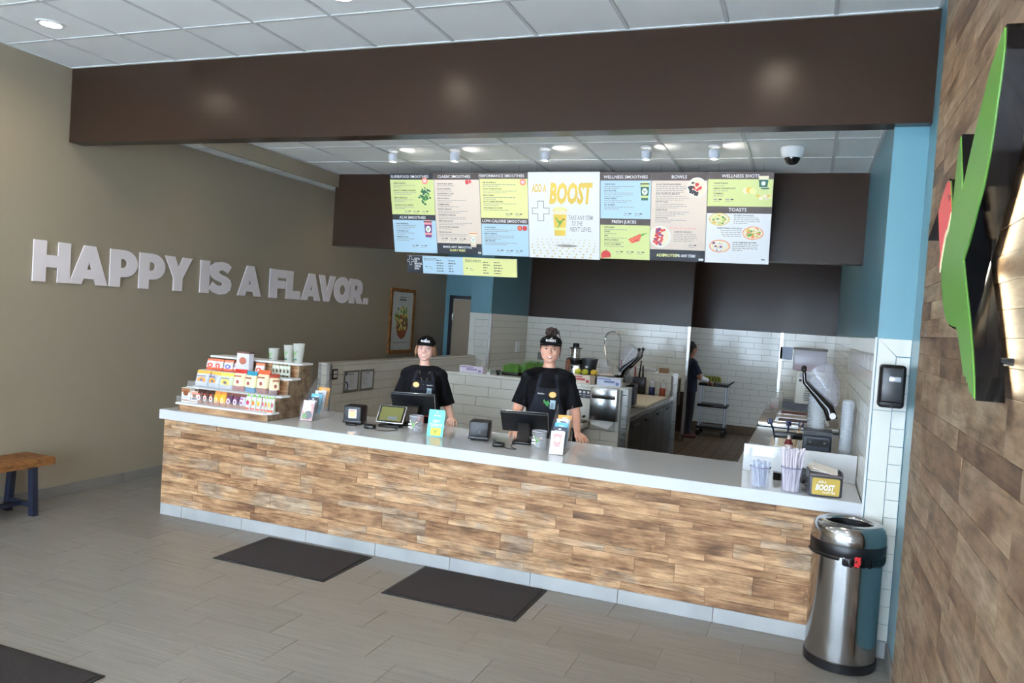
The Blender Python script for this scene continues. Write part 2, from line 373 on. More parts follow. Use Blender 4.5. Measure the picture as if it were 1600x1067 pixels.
tile_wall(wall_prep, '-y', 5.6, 2.03, 2.2, .1, .88, .1)
tile_wall(pier, '-x', 4.257, .09, 7.04, .88, 1.749, .3)
# picture-frame border tiles (vertical and mitred) of the side wall, the pier and the right kitchen wall
def poly_tile(parent, pts, face, c, th=.008):
    o, u, n = {'-y': ((0, c, 0), (1, 0, 0), (0, -th, 0)), '-x': ((c, 0, 0), (0, 1, 0), (-th, 0, 0))}[face]
    cx = sum(p[0] for p in pts) / len(pts); cz = sum(p[1] for p in pts) / len(pts)
    pts = [(p[0] + (J / 2 if p[0] < cx else -J / 2), p[1] + (J / 2 if p[1] < cz else -J / 2)) for p in pts]
    MB().prism(pts, o, u, (0, 0, 1), n).build('tile', tile_m, parent)
for parent, c, xa, xb, x1 in ((pier, -.03, 4.262, 4.362, 4.438), (wall_side, 6.05, -1.03, -.93, -.71)):
    poly_tile(parent, [(xa, 1.852), (xa, 1.435), (xb, 1.435), (xb, 1.752)], '-y', c)
    poly_tile(parent, [(xa, 1.852), (xb, 1.752), (x1, 1.752), (x1, 1.852)], '-y', c)
    z = 1.435
    while z > .12: poly_tile(parent, [(xa, max(z - .411, .1)), (xb, max(z - .411, .1)), (xb, z), (xa, z)], '-y', c); z -= .411
z = 1.749
while z > .11:
    put_tile(pier, tile_mesh(.071, min(TH, z - .1) - J, .008, tile_m), (4.4, -.03, (z + max(z - TH, .1)) / 2)); z -= TH
poly_tile(pier, [(-.02, 1.852), (.09, 1.749), (.09, 1.34), (-.02, 1.34)], '-x', 4.257)
for k in range(17):
    a = .09 + k * .411; poly_tile(pier, [(a if k else -.02, 1.852), (min(a + .411, 7.04), 1.852), (min(a + .411, 7.04), 1.749), (a, 1.749)], '-x', 4.257)
poly_tile(pier, [(-.02, 1.34), (.09, 1.34), (.09, .89), (-.02, .89)], '-x', 4.257)
for a, b, p_ in ((4.262, 4.438, pier),): MB().box(a, b, -.042, -.03, 0, .097).build('base_tile', base_m, p_)
# low wall caps: long flat tiles
for par, x0, x1, y0, y1, L_ in ((wall_half, -1.03, -.89, 2.12, 6.05, 'y'), (wall_ledge, .14, 2.26, 2.59, 2.76, 'x'), (wall_prep, .89, 2.28, 5.59, 5.75, 'x')):
    a, e = (y0, y1) if L_ == 'y' else (x0, x1)
    while a < e - .02:
        b = min(a + .411, e); q = (x0, x1, a, b - J) if L_ == 'y' else (a, b - J, y0, y1)
        MB().box(q[0], q[1], q[2], q[3], 1.172, 1.2).build('cap_tile', tile_m, par); a += .411
# steel corner guards
ng = 0
def guard(x, y, z0, z1, sx, sy, w_=.032):
    global ng; ng += 1
    mb = MB(); mb.box(min(x, x + sx * w_), max(x, x + sx * w_), min(y, y - .003 * sy), max(y, y - .003 * sy), z0, z1)
    mb.box(min(x, x - .003 * sx), max(x, x - .003 * sx), min(y, y + sy * w_), max(y, y + sy * w_), z0, z1)
    return mb.build('trim_%d' % ng, trim_metal, kind='structure')
guard(2.112, 7.69, .12, 1.852, -1, 1, .035)
guard(3.508, 7.04, .6, 1.852, 1, 1, .035)
guard(-.67, 6.04, 1.0, 1.852, -1, 1, .035)
for x, y, sx in ((-.888, 2.118, -1), (-1.032, 2.118, 1)): guard(x, y, .04, 1.2, sx, 1, .035)
guard(2.262, 2.588, .04, 1.2, -1, 1, .05); guard(2.262, 2.762, .04, 1.2, -1, -1, .03)
guard(2.282, 5.588, .05, 1.2, -1, 1, .055)
MB().box(4.246, 4.257, -.042, -.03, .1, 1.856).build('trim_40', mat('edge_strip', (228, 230, 230), .4), kind='structure')
# ---- floors
fl = MB().box(XL, XR, YF, .9, -.12, -.003).box(XL, -1.03, .9, 7.5, -.12, -.003).build('floor', mat('floor_grout', (112, 108, 100), .9), kind='structure')
_fm = {}
def floor_tile(parent, x0, x1, y0, y1, m, name='floor_tile', j=.003):
    w_, d_ = round(x1 - x0 - j, 3), round(y1 - y0 - j, 3); k = (w_, d_, m.name)
    if k not in _fm:
        a, b = w_ / 2, d_ / 2; e = .0012
        vs = [(x, y, -.006) for x, y in ((-a, -b), (a, -b), (a, b), (-a, b))] + [(x, y, -.001) for x, y in ((-a, -b), (a, -b), (a, b), (-a, b))] + [(x, y, 0) for x, y in ((-a + e, -b + e), (a - e, -b + e), (a - e, b - e), (-a + e, b - e))]
        fs = [(3, 2, 1, 0), (8, 9, 10, 11)] + [(o_ + i, o_ + (i + 1) % 4, o_ + 4 + (i + 1) % 4, o_ + 4 + i) for o_ in (0, 4) for i in range(4)]
        me = bpy.data.meshes.new('floor_tile'); me.from_pydata(vs, [], fs); me.materials.append(m); me.update(); _fm[k] = me
    o = bpy.data.objects.new(name, _fm[k]); COL.objects.link(o); o.parent = parent; o.location = ((x0 + x1) / 2, (y0 + y1) / 2, 0)
    return o
offs = {0: .395, 1: 0, 2: .19}
rest = MB()
for k in range(-5, 26):
    y1 = .055 - .305 * k; y0 = y1 - .305; off = offs[k % 3]
    xe = XR if y1 < .06 else -1.05
    if y1 > .9 + .7: continue
    x = off - .61 * 5
    while x < xe:
        a, b = max(x, XL), min(x + .61, xe)
        if b - a > .02:
            if y0 > -3.35: floor_tile(fl, a, b, y0, y1, floor_m)
            elif y1 > YF: rest.box(a + .0015, b - .0015, max(y0, YF) + .0015, y1 - .0015, -.006, 0)
        x += .61
rest.build('floor_tile_field', floor_m, fl, kind='stuff')
kf = MB().box(-1.03, 4.6, .9, 9.5, -.12, -.004).build('floor_kitchen', mat('quarry_grout', (60, 48, 38), .9), kind='structure')
rest = MB(); Q = .1585
for i in range(-23, 13):
    for k in range(0, 54):
        x = 2.543 + i * Q; y = .95 + k * Q
        if x + Q > 4.25 or x < -1.02: continue
        if 2.0 < x < 3.65 and 5.95 < y < 9.35: floor_tile(kf, x, x + Q, y, y + Q, quarry, 'quarry_tile', .008)
        elif y < 9.25: rest.box(x + .004, x + Q - .004, y + .004, y + Q - .004, -.006, 0)
rest.build('quarry_tile_field', quarry, kf, kind='stuff')
# baseboards
def base_run(name, face, c, a0, a1, z1, m=base_m, L_=.61, phase=0, h0=0):
    st = MB().box(*((a0, a1, c - .001, c + .0, h0, z1) if face == '-y' else ((c, c + .001, a0, a1, h0, z1)))).build(name, grout, kind='structure')
    rz = {'-y': 0, '+x': PI / 2, '-x': -PI / 2}[face]; a = a0 + phase - L_
    while a < a1:
        x0, x1 = max(a, a0), min(a + L_, a1)
        if x1 - x0 > .02:
            put_tile(st, tile_mesh(x1 - x0 - .003, z1 - h0 - .002, .01, m), ((x0 + x1) / 2, c, (z1 + h0) / 2) if face == '-y' else (c, (x0 + x1) / 2, (z1 + h0) / 2), rz, 'base_tile', 0)
        a += L_
base_run('baseboard_left', '+x', XL + .001, -3.2, 1.6, .0962, phase=.18, m=floor_m)
base_run('baseboard_right', '-x', XR - .002, -.62, -.045, .0962, phase=.3, m=floor_m)
base_run('baseboard_recess', '-y', 9.399, 1.0, 3.75, .15, m=quarry, L_=Q, phase=.05)
base_run('baseboard_back', '-y', 7.699, .9, 2.1, .15, m=quarry, L_=Q, phase=.05)
# ---- ceilings
def ceiling(name, x0, x1, y0, y1, z, ox, oy, nrows=99, T=.61):
    st = MB().box(x0, x1, y0, y1, z + .03, z + .12).build(name, panel_white, kind='structure')
    g = .012
    i0 = math.floor((x0 - ox) / T); i1 = math.ceil((x1 - ox) / T); j0 = math.floor((y0 - oy) / T); j1 = math.ceil((y1 - oy) / T)
    for i in range(i0, i1 + 1):
        x = ox + i * T
        if x0 < x < x1: MB().box(x - g, x + g, y0, y1, z, z + .028).build('grid_bar', grid_m, st, world=True)
    for j in range(j0, j1 + 1):
        y = oy + j * T
        if y0 < y < y1: MB().box(x0, x1, y - g, y + g, z + .0005, z + .028).build('grid_bar', grid_m, st, world=True)
    for i in range(i0, i1 + 1):
        for j in range(j0, j1 + 1):
            a, b = max(x0, ox + i * T), min(x1, ox + (i + 1) * T); c, d = max(y0, oy + j * T), min(y1, oy + (j + 1) * T)
            if b - a > .03 and d - c > .03:
                k = ('c', round(b - a, 3), round(d - c, 3))
                if k not in _fm: _fm[k] = MB().box(-(b - a) / 2 + .002, (b - a) / 2 - .002, -(d - c) / 2 + .002, (d - c) / 2 - .002, 0, .018).data('ceiling_tile', panel_white)
                o = link('ceiling_tile', _fm[k], st); o.location = ((a + b) / 2, (c + d) / 2, z + .006)
    mb = MB().box(x0, x1, y1 - .02, y1, z - .002, z + .02).box(x0, x0 + .02, y0, y1, z - .002, z + .02).box(x1 - .02, x1, y0, y1, z - .002, z + .02)
    mb.build('wall_angle', grid_m, st)
    return st
ceiling('ceiling', XL, XR, YF, -.113, ZC, -1.5954, -.7010)
ceiling('ceiling_kitchen', -.83, 4.257, .03, 9.4, ZK, 3.962, .2)
ceiling('ceiling_corridor', XL, -.87, .03, 7.45, 3.333, -1.6, .71)
# recessed downlight fittings
can_ring = MB().lathe((0, 0, 0), [(.095, .004), (.095, -.004), (.07, -.004), (.066, .02), (.066, .03)], 28, caps=False)
can_lens = MB().lathe((0, 0, 0), [(.066, .006), (.0665, .004), (.04, .001), (.001, 0)], 24, caps=False)
lens_m = mat('lamp_lens', (255, 250, 240), .5, emit=(255, 244, 226), estr=14)
rm_, lm_ = can_ring.data('trim_ring', white_p), can_lens.data('lens', lens_m)
def place_words(x, y):
    return ('far left' if x < 0 else 'middle' if x < 2 else 'far right') + (', row nearest the bulkhead' if y > -2 else ', second row from the bulkhead' if y > -4 else ', row nearest the storefront')
for x in (-1.32, 1.10, 3.55):
    for y in (-.97, -3.4, -5.8):
        t = thing('recessed_downlight', 'round downlight glowing in the tiled ceiling, ' + place_words(x, y), 'light', (x, y, ZC + .001), group='recessed downlights of the front ceiling')
        link('trim_ring', rm_, t); link('lens', lm_, t)
for y, wd in ((1.2, 'nearest the bulkhead'), (3.6, 'middle one'), (6.2, 'farthest back')):
    t = thing('recessed_downlight', 'small recessed light over the corridor along the tan wall, ' + wd, 'light', (-1.5, y, 3.334), group='corridor downlights')
    link('trim_ring', rm_, t); link('lens', lm_, t)
tr = MB().box(-.6, .6, -.3, .3, 0, .012); trl = MB().box(-.57, .57, -.27, .27, -.003, 0)
for (x, y), wd in zip(((1.0, 3.4), (3.0, 3.4), (1.0, 5.9), (3.0, 5.9), (2.8, 8.6)), ('front left', 'front right', 'rear left', 'rear right', 'over the recess')):
    t = thing('ceiling_troffer', 'flat rectangular ceiling light behind the menu header, ' + wd, 'light', (x, y, 3.182), group='kitchen ceiling lights')
    link('housing', tr.data('housing', white_p), t); link('diffuser', trl.data('diffuser', mat('troffer_lens', (255, 250, 240), .5, emit=(255, 246, 232), estr=.9)), t)
# cylinder spotlights aimed at the menu
spm = MB().cyl((0, 0, 0), (0, 0, -.012), .045, n=20).cyl((0, 0, -.012), (0, 0, -.03), .012)
sph = MB().lathe((0, 0, 0), [(.03, 0), (.042, -.01), (.040, -.055), (.032, -.075), (.032, -.07), (.001, -.065)], 20, caps=False)
spm, sph = spm.data('mount', white_p), sph.data('lamp_head', mat('spot_head', (205, 208, 216), .35))
spl = MB().lathe((0, 0, 0), [(.030, -.0685), (.001, -.068)], 20, caps=False).data('lens', lens_m)
for k, (x, y) in enumerate(((.41, .95), (1.0, .95), (1.8, .95), (2.62, .95), (3.13, .95))):
    wd = ('above the superfood column at the far left', 'above the classic smoothies column', 'above the left half of the white centre board', 'above the wellness and bowls columns', 'last on the right, above the wellness shots column')[k]
    t = thing('ceiling_spotlight', 'white cylinder spotlight ' + wd, 'light', (x, y, ZK), group='cylinder spotlights before the menu')
    link('mount', spm, t); h = link('lamp_head', sph, t); h.location = (0, 0, -.025); link('lens', spl, h)
    spot('menu_spot', (x, y + .02, ZK - .115), (x + .05, 1.7, 2.72), 5, (1, .93, .84), 120, .9, .03)
    spot('menu_spot_up', (x + .06, y, ZK - .05), (x + .22, y + .08, ZK), 1.6, (1, .93, .84), 150, 1, .02)
t = thing('dome_camera', 'white dome security camera with a dark lens on the kitchen ceiling', 'security camera', (3.676, 1.06, ZK))
MB().lathe((0, 0, 0), [(.001, 0), (.085, 0), (.085, -.03), (.075, -.06), (.06, -.075), (.058, -.07), (.001, -.07)], 28, caps=False).build('housing', white_p, t)
MB().lathe((0, 0, -.065), [(.055, 0), (.054, -.02), (.04, -.045), (.02, -.056), (.001, -.058)], 24, caps=False).build('lens_dome', black_gloss, t)
# door at the end of the corridor
door = MB().box(-2.06, -2.0, 7.44, 7.5, 0, 2.13).box(-1.15, -1.1, 7.44, 7.5, 0, 2.13).box(-2.06, -1.1, 7.44, 7.5, 2.07, 2.13).build('door_1', mat('door_frame', (24, 28, 36), .4), kind='structure')
MB().box(-1.998, -1.152, 7.47, 7.5, .01, 2.068).build('door_leaf', mat('door_leaf', (150, 134, 112), .5), door)
for z in (1.75, 1.0): MB().box(-2.015, -1.98, 7.455, 7.472, z - .06, z + .06).build('hinge', chrome, door)

# ---- wood clad wall on the right: every strip a plank
def plank_mesh(L_, h_, t_, m):
    return tile_mesh(L_, h_, t_, m, .0012, 'plank')
def planks(parent, face, c, a0, a1, z0, z1, panel_h, splits, m, lmin, lmax, maxn=300, proud=.0025):
    n = 0; rz = {'-y': 0, '-x': -PI / 2}[face]; z = z1
    while z > z0 + .01:
        zb = max(z0, z - panel_h); hs = random.choice(splits); tot = sum(hs); zz = z
        for h_ in hs:
            zz2 = max(z0, zz - (z - zb if zb > z0 else panel_h) * h_ / tot)
            if zz - zz2 < .008: continue
            a = a0 - random.uniform(0, lmin)
            while a < a1:
                L_ = random.uniform(lmin, lmax); L_ = round(L_ / .02) * .02; x0, x1 = max(a, a0), min(a + L_, a1)
                if a1 - x1 < .05: x1 = a1
                if x1 - x0 > .03:
                    pr = random.uniform(0, proud)
                    loc = ((x0 + x1) / 2, c - pr, (zz + zz2) / 2) if face == '-y' else (c - pr, (x0 + x1) / 2, (zz + zz2) / 2)
                    put_tile(parent, plank_mesh(x1 - x0 - .0008, zz - zz2 - .0008, .012, m), loc, rz, 'plank', 0); n += 1
                a = x1 if x1 < a1 else a1 + 1
            zz = zz2
        z = zb
    return n
wood_wall = struct('wall_wood', [(4.424, 4.438, YF + .01, -.585, 0, ZC)], mat('plank_backing', (60, 48, 38), .9))
n1 = planks(wood_wall, '-x', 4.424, -3.3, -.585, 0, ZC, .2487, [(1, 1, 1), (1, 1, 1), (1, 2), (2, 1), (1, 1, 1)], plank_w, .34, .95)
far = MB()
zz = 0
while zz < ZC:
    a = -3.3
    while a > YF + .05:
        L_ = random.uniform(.4, 1.1); far.box(4.411, 4.424, max(a - L_ + .001, YF + .02), a, zz + .0005, min(zz + .0825, ZC)); a -= L_
    zz += .083
far.build('plank_field', plank_w, wood_wall, kind='stuff')
print('wood wall planks', n1)
# ---- service counter
ctr = thing('service_counter', 'long service counter clad in reclaimed wood planks above a grey tile base', 'counter', (-1.05, 0, 0))
MB().box(-1.035, 4.25, .012, .06, .0, .80).box(-1.035, -.99, .06, .86, 0, .8).box(-1.035, 4.25, .82, .86, 0, .8).box(-1.035, 4.25, .06, .82, .76, .8).build('carcass', mat('plank_backing', (60, 48, 38), .9), ctr, world=True)
cw = bpy.data.objects.new('front_panel', MB().box(-1.03, 4.25, .0125, .014, .1, .79).data('front_panel', MATS['plank_backing'])); COL.objects.link(cw); cw.parent = ctr; cw.matrix_parent_inverse = Matrix.Translation((1.05, 0, 0))
n2 = planks(cw, '-y', .0125, -1.047, 4.254, .0962, .80, .235, [(2, 1, 1), (1, 2, 1, 1), (1, 1, 2), (1, 1, 1, 1), (1, 1, 1, 1, 1), (1, 1, 1, 1)], plank_c, .22, .78)
print('counter planks', n2)
x = -.8195 - .61
while x < 4.25:
    a, b = max(x, -1.047), min(x + .61, 4.254)
    if b - a > .02: o = put_tile(ctr, tile_mesh(b - a - .003, .094, .011, base_m), ((a + b) / 2 + 1.05, .012, .048), 0, 'base_tile', 0)
    x += .61
for z0_ in (.0962, .33, .565):
    k = 0; y = .02
    while y < .85:
        L_ = random.uniform(.3, .6); b = min(y + L_, .86); o = put_tile(ctr, plank_mesh(round(b - y - .001, 2), .233, .012, plank_c), (-1.035 + 1.05, (y + b) / 2, z0_ + .117), -PI / 2, 'plank', 0); y = b
ct = MB()
pts = [(-1.076, -.029), (4.246, -.029), (4.246, .92), (3.49, .92), (3.47, .925), (3.455, .94), (3.44, .935), (3.42, .922), (3.40, .92), (-1.076, .92)]
ct.prism(pts, (0, 0, .80), (1, 0, 0), (0, 1, 0), (0, 0, .0778))
o = ct.build('countertop', quartz); setp(o, 'long glossy white quartz countertop with a thick front edge on the plank counter', 'countertop')
bm = bmesh.new(); bm.from_mesh(o.data); bmesh.ops.bevel(bm, geom=[e for e in bm.edges if abs(e.verts[0].co.z - e.verts[1].co.z) < 1e-5], offset=.0025, segments=2, affect='EDGES'); bm.to_mesh(o.data); bm.free()
rs = MB().rbox(3.523, 4.244, .611, .631, .8785, 1.064, .0025); rs = setp(rs.build('counter_upstand', quartz), 'upright white quartz panel across the right end of the counter', 'panel')
# ================================================================== MENU BOARDS
W_, DK, BR, YE, GR, BL, BE, GY, OR_, RD, PK, GN, DG, PU, CR, YO, TX = range(17)
ink = [mat('ink_white', (240, 240, 240), .55), mat('ink_charcoal', (40, 42, 48), .55), mat('ink_brown', (78, 65, 61), .55), mat('ink_yellow', (226, 224, 150), .55),
       mat('ink_green', (206, 212, 140), .55), mat('ink_blue', (182, 210, 224), .55), mat('ink_beige', (224, 206, 188), .55), mat('ink_grey', (150, 146, 140), .55),
       mat('ink_orange', (232, 130, 80), .55), mat('ink_red', (200, 62, 60), .55), mat('ink_pink', (232, 150, 150), .55), mat('ink_leaf', (92, 150, 62), .55),
       mat('ink_dark_green', (40, 96, 78), .55), mat('ink_purple', (110, 56, 110), .55), mat('ink_cream', (238, 226, 196), .55), mat('ink_gold', (216, 182, 72), .55),
       mat('ink_text', (70, 66, 66), .55)]
_s = Vector((0, .197, -.736)).normalized()
MN = Vector((0, -1, 0)).cross(Vector((1, 0, 0))); MN = Vector((1, 0, 0)).cross(_s) * -1
if MN.y > 0: MN = -MN
def bird(fr, mb, a, b, s_, m1, m2, h=.003, flip=1):
    """hummingbird emblem: raised wing, second wing, body with long beak, tail"""
    P = lambda pts: [(a + x * s_ * flip, b - y * s_) for x, y in pts]
    fr.poly(mb, P([(-.5, .42), (-.42, .5), (-.18, .12), (.1, -.1), (0, -.25), (-.25, -.05)]), m1, h)
    fr.poly(mb, P([(-.1, .08), (.12, .1), (.34, .3), (.3, .12), (.2, -.05), (.05, -.28), (-.12, -.34), (-.1, -.1)]), m1, h + .0002)
    fr.poly(mb, P([(-.12, -.3), (.04, -.26), (-.2, -.62), (-.34, -.66)]), m1, h + .0004)
    fr.poly(mb, P([(.3, .3), (.36, .34), (.44, .3), (.62, .16), (.42, .22), (.32, .14)]), m2, h + .0006)
def cup(fr, mb, a, b, wt, ht, body, light, dark, h=.002):
    """printed smoothie cup standing on (a,b)"""
    fr.poly(mb, [(a - wt * .38, b), (a + wt * .38, b), (a + wt * .5, b - ht * .88), (a - wt * .5, b - ht * .88)], body, h)
    fr.poly(mb, [(a - wt * .42, b - ht * .14), (a + wt * .42, b - ht * .14), (a + wt * .435, b - ht * .26), (a - wt * .435, b - ht * .26)], light, h + .0004)
    fr.poly(mb, [(a - wt * .485, b - ht * .74), (a + wt * .485, b - ht * .74), (a + wt * .5, b - ht * .88), (a - wt * .5, b - ht * .88)], light, h + .0004)
    fr.rect(mb, a - wt * .54, b - ht * .93, a + wt * .54, b - ht * .87, dark, h + .0008)
    fr.poly(mb, [(a - wt * .5, b - ht * .93), (a + wt * .5, b - ht * .93), (a + wt * .3, b - ht), (a - wt * .3, b - ht)], light, h + .0006)
    fr.disc(mb, a, b - ht * .48, wt * .33, ht * .19, W_, h + .001)
    bird(fr, mb, a, b - ht * .48, wt * .45, GN if body != GN else DG, DK, h + .0014)
def board(name, label, cat, x0, x1, bands, dz=0, L=.762, dy=0, group='menu boards over the counter'):
    top = Vector((x0 + .002, 1.6 + dy, 3.131 + dz))
    root = thing(name, label, cat, tuple(top), 0, group)
    fr = Frame((0, 0, 0), (1, 0, 0), _s, MN); wd = x1 - x0 - .004
    panel = MB(); fr2 = fr; n = MN
    o_ = [fr.P(0, 0), fr.P(wd, 0), fr.P(wd, L), fr.P(0, L)]; bk = [p - n * .018 for p in o_]
    panel.add(o_ + bk, [(4, 5, 6, 7), (0, 4, 7, 3), (1, 2, 6, 5), (0, 1, 5, 4), (3, 7, 6, 2)], 0)
    for v0, v1, mi in bands: panel.add([fr.P(0, v0 * L, .0), fr.P(wd, v0 * L, .0), fr.P(wd, v1 * L, .0), fr.P(0, v1 * L, .0)], [(0, 3, 2, 1)], mi)
    # hanging wires
    panel.build('panel', ink, root, fix=False)
    wires = MB()
    for a in (.08, wd - .08): wires.cyl(fr.P(a, .0, -.01), fr.P(a, .0, -.01) + Vector((0, 0, ZK - top.z)), .0018, n=6)
    wires.build('wire', chrome, root)
    return root, fr, wd, MB(), MB()
def clusters(mb, gap=.006):
    """split flat print into its separate pictures or words: list of (MB, size)"""
    n = len(mb.v); par = list(range(n))
    def find(i):
        while par[i] != i: par[i] = par[par[i]]; i = par[i]
        return i
    for f in mb.f:
        for q in f[1:]: par[find(f[0])] = find(q)
    isl = {}
    for i in range(n): isl.setdefault(find(i), []).append(i)
    bx = []
    for k, ids in isl.items():
        P = [mb.v[i] for i in ids]; bx.append([min(p[0] for p in P) - gap, max(p[0] for p in P) + gap, min(p[2] for p in P) - gap, max(p[2] for p in P) + gap, k])
    g = {b[4]: b[4] for b in bx}
    def gf(i):
        while g[i] != i: g[i] = g[g[i]]; i = g[i]
        return i
    bx.sort()
    for i in range(len(bx)):
        for j in range(i + 1, len(bx)):
            if bx[j][0] > bx[i][1]: break
            if bx[j][2] < bx[i][3] and bx[j][3] > bx[i][2]: g[gf(bx[j][4])] = gf(bx[i][4])
    out = {}
    for f, m_ in zip(mb.f, mb.m): out.setdefault(gf(find(f[0])), []).append((f, m_))
    res = []
    for fs in out.values():
        o = MB(); mp = {}
        for f, m_ in fs:
            for i in f:
                if i not in mp: mp[i] = len(o.v); o.v.append(mb.v[i])
            o.f.append([mp[i] for i in f]); o.m.append(m_); o.sm.append(False)
        xs = [p[0] for p in o.v]; zs = [p[2] for p in o.v]; res.append((o, max(xs) - min(xs), max(zs) - min(zs)))
    return res
def merge(dst, src):
    n = len(dst.v); dst.v += src.v; dst.f += [[i + n for i in f] for f in src.f]; dst.m += src.m; dst.sm += src.sm
def finish(root, txt, pic):
    small = MB()
    for src, nm in ((txt, 'heading'), (pic, 'picture')):
        if not src.v: continue
        for o, wx, hz in clusters(src, .007 if nm == 'heading' else .002):
            if (nm == 'heading' and (hz < .0185 or wx < .03)) or (nm == 'picture' and max(wx, hz) < .03): merge(small, o)
            else: o.build(nm, ink, root, fix=False)
    if small.v: small.build('small_print', ink, root, kind='stuff', fix=False)
LB = .762
def items(fr, T, a, b, n, wd, dv, rows, names=None, colr=TX):
    for k in range(n):
        nm = names[k % len(names)] if names else None
        r_ = rows[k] if isinstance(rows, (list, tuple)) else rows
        if nm: fr.text(T, nm, a, b, .0125, colr, bold=.02)
        fr.lines(T, a, b + .011, wd, r_, .0155, GY, th=.0055); b += dv if not isinstance(dv, (list, tuple)) else dv[k]
    return b
def prices(fr, T, a, b, n):
    for k in range(n):
        x = a + k * .095; fr.rect(T, x, b - .008, x + .03, b, GY, .0014); fr.rect(T, x + .042, b - .009, x + .066, b, TX, .0014); fr.rect(T, x, b + .01, x + .05, b + .0135, GY, .0014)
def badge(fr, P_, T, a, b, r):
    fr.disc(P_, a, b, r, r, OR_, .002); fr.disc(P_, a, b, r * .8, r * .8, PK, .0024)
    fr.rect(T, a - r * .5, b - r * .25, a + r * .5, b - r * .02, W_, .003); fr.rect(T, a - r * .45, b + r * .12, a + r * .45, b + r * .3, W_, .003)
# column 1: superfood + acai
r1, fr, wd, T, P_ = board('menu_board', 'leftmost menu board, superfood smoothies on green above acai smoothies on blue', 'menu board', 0, .472, [(0, .08, DK), (.08, .515, GR), (.515, .585, DK), (.585, 1, BL)])
fr.text(T, 'SUPERFOOD SMOOTHIES', wd * .46, .044, .025, W_, bold=.012, align=.5)
fr.text(T, 'ACAI SMOOTHIES', wd * .47, .432, .025, W_, bold=.012, align=.5)
items(fr, T, .035, .10, 4, .25, .069, [2, 2, 2, 2], ['GREEN GARDEN', 'MANGO TURMERIC MADNESS', 'BERRY BENEFICIAL', 'GARDEN OF ALL GREENS'])
prices(fr, T, .14, .365, 3)
items(fr, T, .035, .487, 3, .24, [.071, .057, .06], [3, 2, 2], ['ACAI TREASURE', 'AWESOME ACAI', 'AMAZING ACAI']); prices(fr, T, .2, .695, 2)
badge(fr, P_, T, .375, .073, .032)
random.seed(11)
for k in range(46):
    t_ = random.random(); cx, cy = (.375 + random.gauss(0, .022), .175 + random.gauss(0, .02)) if t_ < .4 else (.375 + random.gauss(0, .032), .245 + random.gauss(0, .022))
    fr.disc(P_, min(cx, wd - .02), cy, random.uniform(.008, .016), random.uniform(.006, .012), (DG, GN, DG)[k % 3], .002 + k * .00004, 7, .35)
cup(fr, P_, .385, .608, .085, .165, PU, PK, DK)
finish(r1, T, P_)
# column 2: classic
r2, fr, wd, T, P_ = board('menu_board', 'beige menu board headed classic smoothies, with a dairy free footer', 'menu board', .472, .944, [(0, .08, BR), (.08, .865, BE), (.865, 1, DK)])
fr.text(T, 'CLASSIC SMOOTHIES', wd * .45, .044, .025, W_, bold=.012, align=.5)
items(fr, T, .03, .105, 10, .36, [.047, .044, .044, .058, .043, .056, .056, .057, .05, .05], [1, 1, 1, 2, 1, 2, 2, 2, 1, 2], ['STRAWNANA BERRY', 'POLAR PINEAPPLE', 'PASSIONFRUIT COVE', '800 LB GORILLA', 'HUMMINGBIRD', 'INFINITY MANGO', 'RASPBERRY ROMANCE', 'BERRY BRILLIANCE', 'SOUTH PACIFIC SQUEEZE', 'PINA KOOLADA'])
prices(fr, T, .05, .618, 3)
fr.text(T, 'MAKE ANY SMOOTHIE', wd * .46, .705, .021, W_, bold=.012, align=.5); fr.text(T, 'DAIRY FREE!', wd * .46, .736, .021, YE, bold=.03, align=.5)
fr.rect(P_, wd - .04, .733, wd - .008, .752, W_, .0014); fr.rect(T, wd - .036, .738, wd - .012, .747, GY, .002)
fr.disc(P_, .345, .083, .02, .022, RD, .002, 14, .06); fr.disc(P_, .372, .078, .018, .018, PK, .0024, 14, .06); fr.disc(P_, .372, .078, .012, .013, RD, .0028, 12, .1)
cup(fr, P_, .385, .69, .07, .145, BE, CR, OR_)
finish(r2, T, P_)
# column 3: performance + low calorie
r3, fr, wd, T, P_ = board('menu_board', 'menu board with performance smoothies on yellow above low-calorie smoothies on blue', 'menu board', .944, 1.417, [(0, .07, BR), (.07, .54, YE), (.54, .61, BR), (.61, 1, BL)])
fr.text(T, 'PERFORMANCE SMOOTHIES', wd * .46, .038, .025, W_, bold=.012, align=.5)
fr.text(T, 'LOW-CALORIE SMOOTHIES', wd * .5, .45, .025, W_, bold=.012, align=.5)
items(fr, T, .03, .092, 5, .34, .058, [2, 2, 2, 2, 1], ['800 LB GORILLA', 'PLANT WARRIOR PLUS', 'MUSCLE MAX', 'NUTTY GREEN PROTEIN', 'PERFORMANCE COFFEE']); prices(fr, T, .25, .375, 2)
items(fr, T, .03, .505, 3, .34, [.057, .066, .06], [2, 3, 2], ['ACTIVE APPLE', 'BERRY HABITAT', 'LIMIT MOOSE']); prices(fr, T, .15, .715, 3)
badge(fr, P_, T, .425, .082, .03)
fr.disc(P_, .385, .5, .024, .024, RD, .002, 16, .05); fr.disc(P_, .385, .5, .014, .014, OR_, .0024); fr.disc(P_, .434, .5, .024, .024, RD, .0026, 16, .05)
finish(r3, T, P_)
